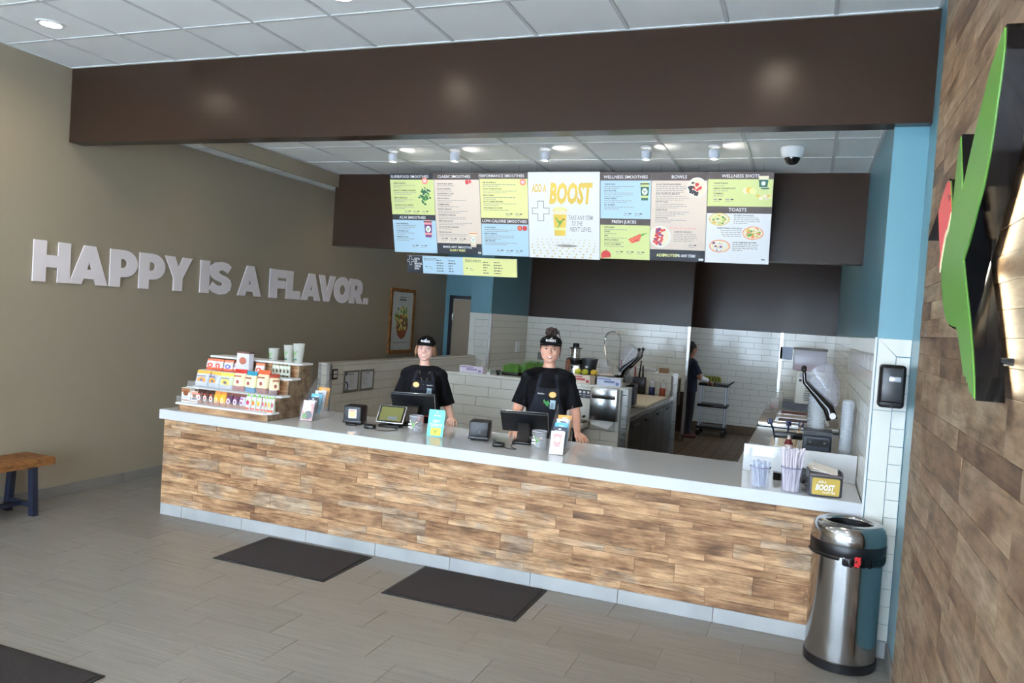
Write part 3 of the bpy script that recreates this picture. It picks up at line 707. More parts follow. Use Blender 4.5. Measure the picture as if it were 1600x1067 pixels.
# centre board
rc, fr, wd, T, P_ = board('menu_board', 'white centre board reading ADD A BOOST beside a yellow smoothie cup', 'menu board', 1.419, 2.09, [(0, 1, W_)], dz=.006, L=.772, dy=-.004)
fr.text(T, 'ADD A', .035, .175, .068, YO, bold=.03, shear=.2, maxw=.135)
fr.text(T, 'BOOST', .2, .27, .17, YO, bold=.045, shear=.2, maxw=.405)
cxs, bb = .3, .565
fr.poly(P_, [(cxs - .052, bb), (cxs + .048, bb), (cxs + .066, bb - .235), (cxs - .066, bb - .235)], YO, .002)
fr.poly(P_, [(cxs - .056, bb - .05), (cxs + .052, bb - .05), (cxs + .0535, bb - .075), (cxs - .0575, bb - .075)], YE, .0024)
fr.poly(P_, [(cxs - .064, bb - .19), (cxs + .062, bb - .19), (cxs + .066, bb - .225), (cxs - .066, bb - .225)], CR, .0024)
fr.disc(P_, cxs, bb - .24, .064, .018, YE, .0026); bird(fr, P_, cxs, bb - .125, .09, GN, DK, .003)
pl = .016
for q in ((.098, .26, .098 + .07, .43),): pass
px_, py_ = .118, .345
for a0, b0, a1, b1 in ((px_ - .03, py_ - .09, px_ + .03, py_ - .086), (px_ - .03, py_ + .086, px_ + .03, py_ + .09), (px_ - .03, py_ - .09, px_ - .026, py_ - .025), (px_ + .026, py_ - .09, px_ + .03, py_ - .025), (px_ - .03, py_ + .025, px_ - .026, py_ + .09), (px_ + .026, py_ + .025, px_ + .03, py_ + .09),
                       (px_ - .082, py_ - .028, px_ - .026, py_ - .024), (px_ - .082, py_ + .024, px_ - .026, py_ + .028), (px_ + .026, py_ - .028, px_ + .082, py_ - .024), (px_ + .026, py_ + .024, px_ + .082, py_ + .028), (px_ - .082, py_ - .028, px_ - .078, py_ + .028), (px_ + .078, py_ - .028, px_ + .082, py_ + .028)):
    fr.rect(P_, a0 - .0012, b0 - .0012, a1 + .0012, b1 + .0012, GY, .0016)
for k, (s__, x_, wv) in enumerate((('TAKE ANY ITEM', .38, .225), ('TO THE', .41, .10), ('NEXT LEVEL', .392, .2))):
    fr.text(T, s__, x_, .42 + k * .052, .04, GY, bold=.004, shear=.2, maxw=wv)
for row in range(7):
    b = .60 + row * .026; n_ = 12
    for k in range(n_):
        a = .33 + (k - 5.5) * (.045 + row * .0045) + (.02 if row % 2 else 0); s__ = .006 + row * .0009
        if .01 < a < wd - .02: fr.rect(P_, a - s__, b - s__ * .25, a + s__, b + s__ * .25, YO, .0014); fr.rect(P_, a - s__ * .25, b - s__ * .7, a + s__ * .25, b + s__ * .7, YO, .0014)
fr.disc(P_, .36, .655, .1, .012, GY, .0012)
finish(rc, T, P_)
# right group
rr, fr, wd, T, P_ = board('menu_board', 'menu board with wellness smoothies on pale blue above fresh juices on green', 'menu board', 2.092, 2.538, [(0, .09, BR), (.09, .525, BL), (.525, .6, BR), (.6, 1, GR)], L=.752)
fr.text(T, 'WELLNESS SMOOTHIES', wd * .5, .05, .026, W_, bold=.012, align=.5); fr.text(T, 'FRESH JUICES', wd * .48, .435, .026, W_, bold=.012, align=.5)
items(fr, T, .035, .105, 4, .28, [.056, .066, .055, .05], [2, 3, 2, 2], ['TRIPLE PLAY', 'NUT BUTTER', 'SUPER GREEN', 'DR. ROBEKS']); prices(fr, T, .21, .355, 2)
items(fr, T, .035, .478, 5, .27, .037, 1, ['CITRUSBEET', '3-PART', 'ABC', 'SPRING GREENS', 'COOL CUCUMBER']); prices(fr, T, .14, .69, 3)
cup(fr, P_, .39, .235, .075, .155, DG, GR, DK)
for k in range(5): a = .25 + k * .006; fr.poly(P_, [(a, .575 + k * .007), (a + .012, .583 + k * .006), (.37 - k * .004, .548 + k * .009), (.355 - k * .004, .525 + k * .009)], OR_ if k % 2 else RD, .002 + k * .0003)
fr.poly(P_, [(.362, .525), (.37, .545), (.41, .52), (.425, .512)], GN, .004)
pts = [(.052 + .045 * math.cos(t), .722 - .045 * math.sin(t)) for t in [PI * k / 10 * 1.25 - .35 for k in range(11)]]; pts = [(max(0.002, p[0]), min(.75, p[1])) for p in pts]
fr.poly(P_, pts + [(.002, .75)], RD, .002); fr.rect(P_, .055, .665, .06, .682, DG, .0024)
finish(rr, T, P_)
rb, fr, wd, T, P_ = board('menu_board', 'beige menu board headed bowls, with two round bowls and an add protein footer', 'menu board', 2.538, 3.01, [(0, .09, BR), (.09, .87, BE), (.87, 1, DK)], L=.752)
fr.text(T, 'BOWLS', wd * .5, .05, .027, W_, bold=.012, align=.5)
items(fr, T, .04, .105, 5, .30, [.08, .067, .067, .068, .06], [4, 3, 3, 3, 2], ['ACAI STRAWNANA BERRY', 'ACAI TROPICAL MANGO', 'NUTTY ACAI', 'GREEN BLISS', 'ACAI PITAYA'])
fr.text(T, "IT'S A BLUE BOWL PARADISE", .16, .475, .014, PK, bold=.01, maxw=.23); items(fr, T, .2, .505, 1, .21, .06, 5, ['ALMOND DELIGHT']); prices(fr, T, .33, .615, 1)
fr.text(T, 'ADD ', .055, .715, .024, YE, bold=.03); fr.text(T, 'PROTEIN', .115, .715, .024, YE, bold=.03); fr.text(T, 'TO ANY ITEM!', .225, .715, .024, W_, bold=.03, maxw=.165)
fr.rect(P_, wd - .05, .722, wd - .01, .742, W_, .0014)
def bowl(a, b, r, base, bits):
    fr.disc(P_, a, b, r, r * 1.02, W_, .002, 26); fr.disc(P_, a, b, r * .9, r * .92, base, .0024, 24)
    for k in range(60):
        t_ = random.uniform(0, 2 * PI); q = r * .8 * math.sqrt(random.random()); fr.disc(P_, a + q * math.cos(t_), b + q * math.sin(t_), r * .15, r * .12, bits(q * math.cos(t_) / r, q * math.sin(t_) / r), .0028 + k * .00002, 6, .3)
bowl(wd - .085, .125, .082, CR, lambda x, y: RD if x * x + y * y < .16 else (DK if x < .1 and y > -.1 or x < -.35 else CR))
bowl(.085, .545, .092, CR, lambda x, y: (RD if random.random() < .75 else PU) if abs(x + .1 + y * .2) < .38 else CR)
finish(rb, T, P_)
rt, fr, wd, T, P_ = board('menu_board', 'rightmost menu board, wellness shots on green above toasts on white', 'menu board', 3.01, 3.53, [(0, .075, BR), (.075, .37, GR), (.37, .445, BR), (.445, 1, W_)], L=.752)
fr.text(T, 'WELLNESS SHOTS', wd * .5, .043, .026, W_, bold=.012, align=.5); fr.text(T, 'TOASTS', wd * .48, .318, .028, W_, bold=.012, align=.5)
items(fr, T, .045, .095, 3, .18, .042, 1, ['WHEATGRASS', 'LEMON GINGER SHOT', 'TURMERIC']); prices(fr, T, .05, .225, 2)
fr.poly(P_, [(.40, .03), (.48, .03), (.47, .125), (.41, .125)], CR, .002); fr.poly(P_, [(.402, .06), (.478, .06), (.471, .12), (.409, .12)], DG, .0024); fr.disc(P_, .44, .09, .016, .017, W_, .0028); fr.disc(P_, .455, .13, .035, .007, DG, .0016)
for k, (a, b) in enumerate(((.31, .15), (.335, .145), (.36, .152))): fr.disc(P_, a, b, .028, .026, (CR, YO, YE)[k], .002 + k * .0004, 18, .03)
for k in range(10): fr.disc(P_, random.uniform(.4, .5), random.uniform(.165, .215), .016, .011, (CR, YO, BE)[k % 3], .003 + k * .0002, 8, .2)
for (a, b, cols, x, al, nm) in ((.105, .385, (CR, YE, GR, GN, YO), .22, 0, 'CLASSIC AVOCADO'), (.38, .495, (CR, OR_, GN, YO), .3, 1, 'EVERYTHING AVOCADO'), (.115, .61, (CR, W_, PU, CR), .22, 0, 'ACAI ALMOND BUTTER')):
    fr.disc(P_, a, b, .085, .054, OR_ if a != .105 else YO, .002, 20, .03); fr.disc(P_, a, b, .078, .048, cols[0], .0024, 20, .03)
    for k in range(48):
        t_ = random.uniform(0, 2 * PI); q = math.sqrt(random.random()) * .9; fr.disc(P_, a + .07 * q * math.cos(t_), b + .042 * q * math.sin(t_), .013, .009, random.choice(cols), .0028 + k * .00002, 6, .3)
    if al: fr.text(T, nm, .29, b - .03, .0125, TX, bold=.02, align=1); fr.lines(T, .29, b - .02, .2, 4, .0155, GY, th=.0055, align=1)
    else: fr.text(T, nm, x, b - .028, .0125, TX, bold=.02); fr.lines(T, x, b - .018, .22, 4, .0155, GY, th=.0055)
fr.rect(P_, wd - .06, .71, wd - .03, .718, TX, .002)
finish(rt, T, P_)
# lower strip
rx, fr, wd, T, P_ = board('menu_strip', 'narrow strip hung below the left boards listing boosts and enrichments', 'menu board', .125, 1.292, [(0, 1, DK)], dz=-.765, L=.172, dy=.21)
fr.rect(P_, .175, 0, .61, .172, BL, .0012); fr.rect(P_, .61, 0, wd, .172, YE, .0012)
for k, s__ in enumerate(('ADD TO', 'ANY', 'SMOOTHIE,', 'JUICE OR', 'BOWL!')): fr.text(T, s__, .083, .04 + k * .024, .018, W_, bold=.04, maxw=(.06, .035, .085, .07, .05)[k])
px_, py_ = .042, .05
for a0, b0, a1, b1 in ((-.012, -.045, .012, -.042), (-.012, .042, .012, .045), (-.012, -.045, -.009, -.012), (.009, -.045, .012, -.012), (-.012, .012, -.009, .045), (.009, .012, .012, .045), (-.036, -.012, -.009, -.009), (-.036, .009, -.009, .012), (.009, -.012, .036, -.009), (.009, .009, .036, .012), (-.036, -.012, -.033, .012), (.033, -.012, .036, .012)):
    fr.rect(P_, px_ + a0, py_ + b0, px_ + a1, py_ + b1, W_, .0016)
fr.text(T, 'BOOSTS', .195, .043, .026, TX, .002, bold=.0); fr.text(T, 'ENRICHMENTS', .635, .043, .026, TX, .002, bold=.0, maxw=.165)
for x_ in (.205, .64): fr.rect(T, x_, .1, x_ + .018, .108, TX, .002); fr.rect(T, x_ + .035, .102, x_ + .065, .107, GY, .002); fr.rect(T, x_ + .04, .118, x_ + .08, .122, GY, .002)
for x_, ww in ((.325, .1), (.455, .095), (.82, .085), (.93, .12)):
    for k in range(5): fr.lines(T, x_, .034 + k * .026, ww, 1, .02, TX, h=.002, th=.008)
finish(rx, T, P_)
# ================================================================== WALL LETTERS  (u runs along +y, v up, on the tan wall)
LW = mat('letter_white', (236, 228, 230), .5)
def arc(cx, cy, rx, ry, a0, a1, n=12): return [(cx + rx * math.cos(R(a0 + (a1 - a0) * i / n)), cy + ry * math.sin(R(a0 + (a1 - a0) * i / n))) for i in range(n + 1)]
G = {
 'H': (1.0, [[(0, 0), (.34, 0), (.34, .36), (.66, .36), (.66, 0), (1, 0), (1, 1), (.66, 1), (.66, .66), (.34, .66), (.34, 1), (0, 1)]]),
 'A': (1.14, [[(0, 0), (.35, 0), (.41, .15), (.73, .15), (.79, 0), (1.14, 0), (.74, 1), (.40, 1)], [(.50, .39), (.57, .60), (.64, .39)]]),
 'P': (.92, [[(0, 0), (.35, 0), (.35, .27), (.46, .27)] + arc(.46, .635, .46, .365, -90, 90) + [(0, 1)], [(.35, .52)] + arc(.44, .64, .12, .12, -90, 90, 8) + [(.35, .76)]]),
 'Y': (1.08, [[(.36, 0), (.71, 0), (.71, .38), (1.08, 1), (.70, 1), (.54, .68), (.38, 1), (0, 1), (.36, .38)]]),
 'I': (.35, [[(0, 0), (.35, 0), (.35, 1), (0, 1)]]),
 'S': (.86, [[(.02, .15)] + [(.16, .04), (.42, -.02), (.66, .02), (.82, .14), (.86, .31), (.82, .45), (.68, .55), (.50, .60), (.38, .65), (.36, .70), (.42, .75), (.55, .74), (.70, .67)] + [(.83, .88), (.70, .98), (.46, 1.02), (.22, .98), (.06, .86), (.02, .68), (.08, .53), (.22, .44), (.42, .385), (.51, .35), (.52, .30), (.45, .25), (.30, .27), (.15, .36)]]),
 'F': (.80, [[(0, 0), (.35, 0), (.35, .34), (.72, .34), (.72, .62), (.35, .62), (.35, .71), (.80, .71), (.80, 1), (0, 1)]]),
 'L': (.78, [[(0, 0), (.78, 0), (.78, .3), (.35, .3), (.35, 1), (0, 1)]]),
 'V': (1.10, [[(.38, 0), (.72, 0), (1.10, 1), (.73, 1), (.55, .44), (.37, 1), (0, 1)]]),
 'O': (1.06, [arc(.53, .5, .53, .52, 0, 345, 23), arc(.53, .5, .185, .20, 0, 345, 23)]),
 'R': (.95, [[(0, 0), (.35, 0), (.35, .27), (.41, .27), (.55, 0), (.95, 0), (.74, .34), (.86, .46), (.90, .64), (.86, .83), (.72, .95), (.48, 1), (0, 1)], [(.35, .54), (.44, .54), (.53, .58), (.55, .65), (.51, .72), (.43, .74), (.35, .74)]]),
 '.': (.32, [[(0, 0), (.32, 0), (.32, .26), (0, .26)]]),
}
def glyph_mesh(ch, wd, ht, depth):
    c = bpy.data.curves.new('g', 'CURVE'); c.dimensions = '2D'; c.fill_mode = 'BOTH'; c.extrude = depth / 2; c.bevel_depth = 0
    gw, cs = G[ch]
    for pts in cs:
        sp = c.splines.new('POLY'); sp.points.add(len(pts) - 1); sp.use_cyclic_u = True
        for p, (x, y) in zip(sp.points, pts): p.co = (x / gw * wd, y * ht, 0, 1)
    o = bpy.data.objects.new('g', c); COL.objects.link(o); me = evalmesh(o); me.materials.clear(); me.materials.append(LW); me.shade_flat()
    return me
LET = [('H', -.402, -.056), ('A', -.06, .335), ('P', .354, .668), ('P', .688, 1.008), ('Y', 1.0, 1.369), ('I', 1.489, 1.624), ('S', 1.616, 1.967), ('A', 2.072, 2.474),
       ('F', 2.618, 2.955), ('L', 2.941, 3.221), ('A', 3.245, 3.66), ('V', 3.606, 3.993), ('O', 3.964, 4.376), ('R', 4.346, 4.700), ('.', 4.725, 4.842)]
LWD = ['letter H, first of HAPPY', 'letter A, second of HAPPY', 'first letter P of HAPPY, third in the word', 'second letter P of HAPPY, before the Y', 'letter Y, last of HAPPY', 'letter I of the short word IS', 'letter S of the short word IS',
       'letter A standing alone between IS and FLAVOR', 'letter F, first of FLAVOR', 'letter L, second of FLAVOR', 'letter A, third of FLAVOR', 'letter V of FLAVOR', 'letter O of FLAVOR', 'letter R, last of FLAVOR', 'square full stop after FLAVOR']
for (ch, a, b), lab in zip(LET, LWD):
    me = glyph_mesh(ch, b - a, .345, .012); o = bpy.data.objects.new('wall_letter', me); COL.objects.link(o)
    # local x -> +y, local y -> +z, local z -> +x
    o.matrix_world = Matrix(((0, 0, 1, XL + .010), (1, 0, 0, a), (0, 1, 0, 1.864), (0, 0, 0, 1)))
    setp(o, 'big white ' + lab + ', on the tan wall', 'letter', 'HAPPY IS A FLAVOR letters on the tan wall')
# framed poster on the tan wall
po = thing('framed_poster', 'tall wooden framed poster of a topped toast on the tan wall', 'poster', (XL, 5.49, 1.13))
fw_, fh_ = .78, 1.02; ft = .055
for (a0, a1, z0, z1) in ((0, ft, 0, fh_), (fw_ - ft, fw_, 0, fh_), (ft, fw_ - ft, 0, ft), (ft, fw_ - ft, fh_ - ft, fh_)):
    MB().box(0.001, .03, a0, a1, z0, z1).build('frame_side', wood_table, po)
MB().box(.002, .012, ft, fw_ - ft, ft, fh_ - ft).build('print', mat('poster_paper', (196, 204, 204), .35), po)
fr = Frame((.0125, 0, fh_), (0, 1, 0), (0, 0, -1), (1, 0, 0))
P_ = MB(); random.seed(3)
fr.poly(P_, [(.20, .42), (.58, .40), (.60, .62), (.52, .76), (.40, .80), (.28, .74), (.22, .6)], 8, .001)
for k in range(110):
    a, b = random.uniform(.17, .60), random.uniform(.28, .66)
    if (a - .39) ** 2 / .05 + (b - .47) ** 2 / .04 < 1: fr.disc(P_, a, b, random.uniform(.015, .03), random.uniform(.015, .03), random.choice((YE, GN, DG, YO, GR)), .0015 + k * .00002, 7, .3)
fr.poly(P_, [(.25, .66), (.55, .66), (.47, .77), (.33, .77)], 8, .004)
ink2 = list(ink); ink2[8] = mat('ink_toast', (150, 84, 56), .5)
P_.build('toast_picture', ink2, po, fix=False)
T = MB(); fr.rect(T, .3, .125, .5, .145, GY, .001); fr.rect(T, .29, .165, .51, .185, TX, .001); fr.rect(T, .33, .21, .47, .215, GY, .001); fr.rect(T, .15, .845, .6, .855, GY, .001); fr.poly(T, [(.37, .955), (.41, .955), (.39, .935)], TX, .001)
T.build('small_print', ink, po, kind='stuff', fix=False)
# hummingbird emblem sign on the wood wall
OUT = [(-2.582, 2.708), (-2.594, 2.688), (-2.606, 2.632), (-2.594, 2.573), (-2.569, 2.48), (-2.537, 2.38), (-2.483, 2.292), (-2.414, 2.232), (-2.344, 2.162), (-2.264, 2.103), (-2.351, 2.012), (-2.432, 1.93), (-2.513, 1.842), (-2.575, 1.758), (-2.603, 1.694), (-2.538, 1.703), (-2.50, 1.714), (-2.492, 1.728), (-2.465, 1.730), (-2.455, 1.742), (-2.421, 1.745), (-2.362, 1.788), (-2.294, 1.845), (-2.227, 1.888), (-2.15, 1.893), (-2.08, 1.902), (-1.993, 1.927), (-1.915, 1.983), (-1.839, 2.062), (-1.798, 2.156), (-1.735, 2.223), (-1.429, 2.259), (-1.652, 2.345), (-1.700, 2.385), (-1.762, 2.414), (-1.82, 2.438), (-1.872, 2.425), (-1.955, 2.311), (-1.962, 2.426), (-1.979, 2.517), (-2.003, 2.553), (-2.128, 2.352), (-2.251, 2.486), (-2.314, 2.548), (-2.426, 2.642), (-2.541, 2.697)]
sg = thing('emblem_sign', 'large black-edged hummingbird emblem in green and red, standing off the wood wall', 'sign', (4.315, -2.2, 1.7))
def curve_solid(loops, depth, m, name, parent, x, label=None):
    c = bpy.data.curves.new(name, 'CURVE'); c.dimensions = '2D'; c.fill_mode = 'BOTH'; c.extrude = depth / 2
    for pts in loops:
        sp = c.splines.new('POLY'); sp.points.add(len(pts) - 1); sp.use_cyclic_u = True
        for p, (y, z) in zip(sp.points, pts): p.co = (-y, z, 0, 1)
    o = bpy.data.objects.new('g', c); COL.objects.link(o); me = evalmesh(o); me.materials.clear(); me.materials.append(m); me.shade_flat()
    me.transform(Matrix(((0, 0, -1, x), (-1, 0, 0, 0), (0, 1, 0, 0), (0, 0, 0, 1))))
    return link(name, me, parent, label=label, world=True)
curve_solid([OUT], .068, black_gloss, 'channel_body', sg, 4.351)
def inset(poly, d):
    n = len(poly); out = []
    A = sum(poly[i][0] * poly[(i + 1) % n][1] - poly[(i + 1) % n][0] * poly[i][1] for i in range(n)); s_ = 1 if A > 0 else -1
    for i in range(n):
        p, q, r_ = Vector(poly[i - 1]), Vector(poly[i]), Vector(poly[(i + 1) % n]); e1 = (q - p).normalized(); e2 = (r_ - q).normalized()
        nn = (Vector((-e1.y, e1.x)) + Vector((-e2.y, e2.x)))
        if nn.length < .3: nn = nn.normalized() * .6 if nn.length > 1e-6 else Vector((0, 0))
        else: nn.normalize()
        out.append(tuple(q + nn * d * s_))
    return out
GI = inset(OUT, .008)
curve_solid([GI], .004, mat('emblem_green', (92, 138, 58), .35), 'green_face', sg, 4.3145)
RED = [(-1.735, 2.231), (-1.655, 2.338), (-1.700, 2.377), (-1.762, 2.405), (-1.82, 2.428), (-1.868, 2.417), (-1.95, 2.302), (-1.90, 2.25), (-1.855, 2.235), (-1.82, 2.19), (-1.79, 2.12), (-1.795, 2.16)]
curve_solid([[(-1.80, 2.10), (-1.79, 2.17), (-1.735, 2.229), (-1.655, 2.335), (-1.70, 2.38), (-1.955, 2.295), (-1.925, 2.235), (-1.875, 2.215), (-1.84, 2.16)]], .003, mat('emblem_cream', (240, 232, 190), .4), 'cream_outline', sg, 4.3125)
curve_solid([RED], .003, mat('emblem_red', (214, 78, 80), .35), 'red_head', sg, 4.311)
curve_solid([[(-1.735, 2.223), (-1.429, 2.259), (-1.652, 2.345)]], .003, black_gloss, 'beak_face', sg, 4.3105)
curve_solid([[(-1.93, 2.36), (-1.85, 2.375), (-1.91, 2.34)]], .002, mat('emblem_eye', (150, 50, 54), .4), 'eye_mark', sg, 4.3085)
for y, z in ((-2.534, 1.803), (-1.9, 2.1), (-2.45, 2.55)):
    MB().cyl((4.38, y, z), (4.412, y, z), .011, n=12).build('standoff', rubber, sg, world=True)
def led_strip(a, b, n, pw):
    a = Vector(a); b = Vector(b); n = Vector(n).normalized(); v = (b - a).normalized(); n = (n - v * n.dot(v)).normalized(); zc = -n; xc = v.cross(zc)
    l = bpy.data.lights.new('emblem_halo_lamp', 'AREA'); l.shape = 'RECTANGLE'; l.size = .004; l.size_y = (b - a).length; l.energy = pw; l.color = (1, .93, .68)
    o = bpy.data.objects.new('emblem_halo_lamp', l); COL.objects.link(o); m = Matrix((xc, v, zc)).transposed().to_4x4(); m.translation = (a + b) / 2; o.matrix_world = m
led_strip((4.390, -2.55, 1.72), (4.390, -2.25, 2.06), (.12, -1, 0), 1.1)
led_strip((4.390, -2.26, 2.12), (4.390, -2.50, 2.36), (.12, -1, 0), .9)
led_strip((4.390, -2.52, 2.40), (4.390, -2.55, 2.66), (.12, -1, 0), .5)
# soap/towel dispenser on the pier
td = thing('towel_dispenser', 'black rounded wall dispenser with a silver window on the tiled pier', 'dispenser', (4.345, -.04, 1.46))
MB().rbox(-.068, .068, -.10, .002, .0, .245, .02, seg=4).build('body', black, td)
MB().rbox(-.06, .06, -.112, -.095, .03, .235, .012, seg=3).build('cover', mat('dispenser_cover', (30, 30, 32), .3), td)
MB().rbox(-.02, .04, -.1145, -.11, .15, .18, .006).build('window', mat('window_silver', (190, 192, 198), .25, .7), td)
MB().cyl((0, -.105, .012), (0, -.116, .012), .009).build('button', rubber, td)
# floor mats
for k, (x, y, w_, lab) in enumerate(((.095, -.655, .92, 'left dark brown floor mat lying along the counter base'), (1.437, -.63, .925, 'right dark brown floor mat lying along the counter base'), (-1.0, -3.15, 1.885, 'large dark mat at the bottom left corner of the floor'))):
    h_ = .615 if k < 2 else .9
    mt = thing('floor_mat', lab, 'mat', (x, y, 0), 0, 'dark entrance and counter mats')
    MB().box(0, w_, 0, h_, .0, .004).prism([(0, 0), (w_, 0), (w_, h_), (0, h_)], (0, 0, .004), (1, 0, 0), (0, 1, 0), (0, 0, .001)).build('rubber_border', rubber, mt)
    MB().rbox(.022, w_ - .022, .022, h_ - .022, .002, .011, .003).build('carpet', mat_rug, mt)
# trash can
tcx, tcy = 4.178, -.212
tcn = thing('trash_can', 'round brushed steel open-top trash can beside the tiled pier', 'trash can', (tcx, tcy, 0))
MB().lathe((0, 0, 0), [(.001, 0), (.186, 0), (.192, .006), (.194, .05), (.188, .055)], 48, caps=False).build('base_ring', black, tcn)
MB().lathe((0, 0, 0), [(.187, .05), (.187, .66)], 64, caps=False).build('body', steel_v, tcn)
MB().lathe((0, 0, 0), [(.196, .64), (.199, .645), (.199, .70), (.192, .71)], 64, caps=False).build('collar', black, tcn)
MB().lathe((0, 0, 0), [(.195, .70), (.198, .715), (.196, .75), (.186, .785), (.170, .803), (.150, .811), (.132, .809), (.121, .800), (.119, .792)], 64, caps=False).build('lid', steel_v, tcn)
MB().lathe((0, 0, 0), [(.119, .794), (.116, .60), (.112, .3), (.001, .3)], 40, caps=False).build('liner', rubber, tcn)
hb = MB()
for k in range(14):
    t0 = R(185 + k * 5)
    hb.cyl((.196 * math.cos(t0), .196 * math.sin(t0), .632), (.196 * math.cos(t0 + .09), .196 * math.sin(t0 + .09), .632), .012, n=6)
hb.build('handle', black, tcn)
random.seed(5)
bg = MB(); rings = []
for z, r0 in ((.66, .190), (.635, .196), (.61, .198), (.60, .190)):
    rings.append([Vector(((r0 + random.uniform(-.003, .006)) * math.cos(t_), (r0 + random.uniform(-.003, .006)) * math.sin(t_), z + random.uniform(-.008, .006))) for t_ in [R(-100 + 3.5 * i) for i in range(32)]])
bg.ring(rings, closed=False, caps=False).build('bag_edge', black_gloss, tcn)
MB().ring([[Vector((.2 * math.cos(R(a)), .2 * math.sin(R(a)), z + .004 * (i % 2))) for i, a in enumerate(range(-82, -70, 3))] for z in (.655, .635, .615, .60)], closed=False, caps=False).build('red_tie', mat('red_film', (190, 40, 44), .3), tcn)
MB().rbox(-.02, .028, -.2005, -.196, .725, .738, .001).build('badge', chrome, tcn)
# bench
be = thing('bench', 'wooden bench with dark navy legs along the tan wall, left edge', 'bench', (-1.91, -1.0, 0))
for k in range(4):
    x0 = -.171 + k * .0855; MB().rbox(x0 + .0008, x0 + .0847, -1.1, .575, .415, .452, .002).build('seat_plank', wood_table, be)
for x0, x1 in ((-.171, -.12), (.12, .171)): MB().box(x0, x1, -1.1, .575, .395, .4145).build('apron_rail', wood_table, be)
for y in (.42, -.95):
    for s_ in (-1, 1):
        MB().prism([(0, 0), (.05, 0), (.05, .003), (.0, .003)], (0, 0, 0), (0, 1, 0), (0, 0, 1), (0, 0, 0.0001)) if False else None
        m_ = MB(); a0 = (s_ * .145, y, 0); a1 = (s_ * .115, y, .394)
        vs = [Vector((p[0] + dx, p[1] + dy, p[2])) for p in (a0, a1) for dx, dy in ((-.027, -.022), (.027, -.022), (.027, .022), (-.027, .022))]
        m_.add(vs, [(3, 2, 1, 0), (4, 5, 6, 7)] + [(i, (i + 1) % 4, (i + 1) % 4 + 4, i + 4) for i in range(4)]).build('leg', navy_metal, be)
    MB().box(-.12, .12, y - .018, y + .018, .07, .105).build('cross_bar', navy_metal, be)
MB().box(-.02, .02, -.93, .40, .072, .103).build('stretcher', navy_metal, be)
# notices and sockets on the half wall
for k, (y0, y1, lab) in enumerate(((2.40, 2.70, 'grey framed notice with a blue swoosh, nearer the counter end'), (2.74, 3.03, 'grey framed plain notice, farther along the half wall'))):
    t = thing('framed_notice', lab, 'notice', (-.891, y0, .87), 0, 'framed notices on the half wall')
    w_, h_ = y1 - y0, .235
    for q in ((0, .018, 0, h_), (w_ - .018, w_, 0, h_), (.018, w_ - .018, 0, .018), (.018, w_ - .018, h_ - .018, h_)): MB().box(-.0, .014, *q).build('frame_side', mat('pewter_frame', (150, 148, 144), .35, .5), t)
    MB().box(0, .006, .012, w_ - .012, .012, h_ - .012).build('sheet', mat('notice_paper', (214, 220, 226), .5), t)
    fr = Frame((.0065, 0, h_), (0, 1, 0), (0, 0, -1), (1, 0, 0)); T = MB()
    if k == 0:
        fr.poly(T, [(.014, .014), (.07, .014), (.05, .05), (.014, .06)], 1); fr.poly(T, arc(.02, .175, .075, .06, -80, 80, 10) + arc(.02, .175, .05, .045, 80, -80, 10), 1)
        T.build('swoosh', [ink[0], mat('ink_navy', (46, 66, 130), .5)], t, fix=False); T = MB()
    fr.rect(T, .08, .04, .2, .05, 1); 
    for q in range(7): fr.lines(T, .05 if k else .11, .07 + q * .018, .17, 1, .02, 1, th=.004)
    T.build('small_print', [ink[0], ink[GY]], t, kind='stuff', fix=False)
t = thing('wall_socket', 'dark outlet plate with white sockets on the half wall', 'socket', (-.891, 2.17, 1.02))
MB().rbox(0, .008, 0, .10, 0, .115, .002).build('plate', mat('socket_plate', (60, 48, 42), .4), t)
for z in (.02, .062): MB().rbox(.006, .012, .02, .045, z, z + .033, .002).build('socket', white_p, t); MB().rbox(.006, .012, .055, .08, z, z + .033, .002).build('socket', white_p, t)
# ================================================================== COUNTERTOP THINGS
S = .8785
# ---- tiered snack display
dw = thing('snack_display', 'stepped wooden snack rack with four white shelves at the left counter end', 'display rack', (-.946, .038, S))
W0 = .90
prof = [(0, 0), (0, .05), (.115, .05), (.115, .175), (.245, .175), (.245, .31), (.375, .31), (.375, .43), (.53, .43), (.53, 0)]
for x0, x1 in ((0, .015), (W0 - .015, W0)):
    MB().prism(prof, (x0, 0, 0), (0, 1, 0), (0, 0, 1), (x1 - x0, 0, 0)).build('side_panel', plank_w, dw)
for (y, z0, z1) in ((.002, 0, .05), (.115, .064, .175), (.245, .19, .31), (.375, .325, .43)):
    MB().box(.015, W0 - .015, y, y + .012, z0, z1).build('riser', plank_c, dw)
MB().box(.015, W0 - .015, .515, .53, 0, .43).build('back', plank_w, dw)
SHZ = []
for (y0, y1, z) in ((-.02, .128, .05), (.095, .258, .175), (.225, .388, .31), (.355, .55, .43)):
    MB().prism([(-.012, y0 + .02), (-.012, y1), (W0 + .012, y1), (W0 + .012, y0 + .05), (W0 - .03, y0), (-.012, y0)], (0, 0, z), (1, 0, 0), (0, 1, 0), (0, 0, .015)).build('shelf', white_p, dw)
for (y, z, h_) in ((-.016, .065, .055), (.099, .19, .05)):
    MB().box(-.008, W0 + .0, y, y + .002, z, z + h_).build('lip', clear_film, dw)
BX, BY = -.946, .038
sh = [(BY + .045, S + .066), (BY + .165, S + .191), (BY + .30, S + .326), (BY + .45, S + .446)]
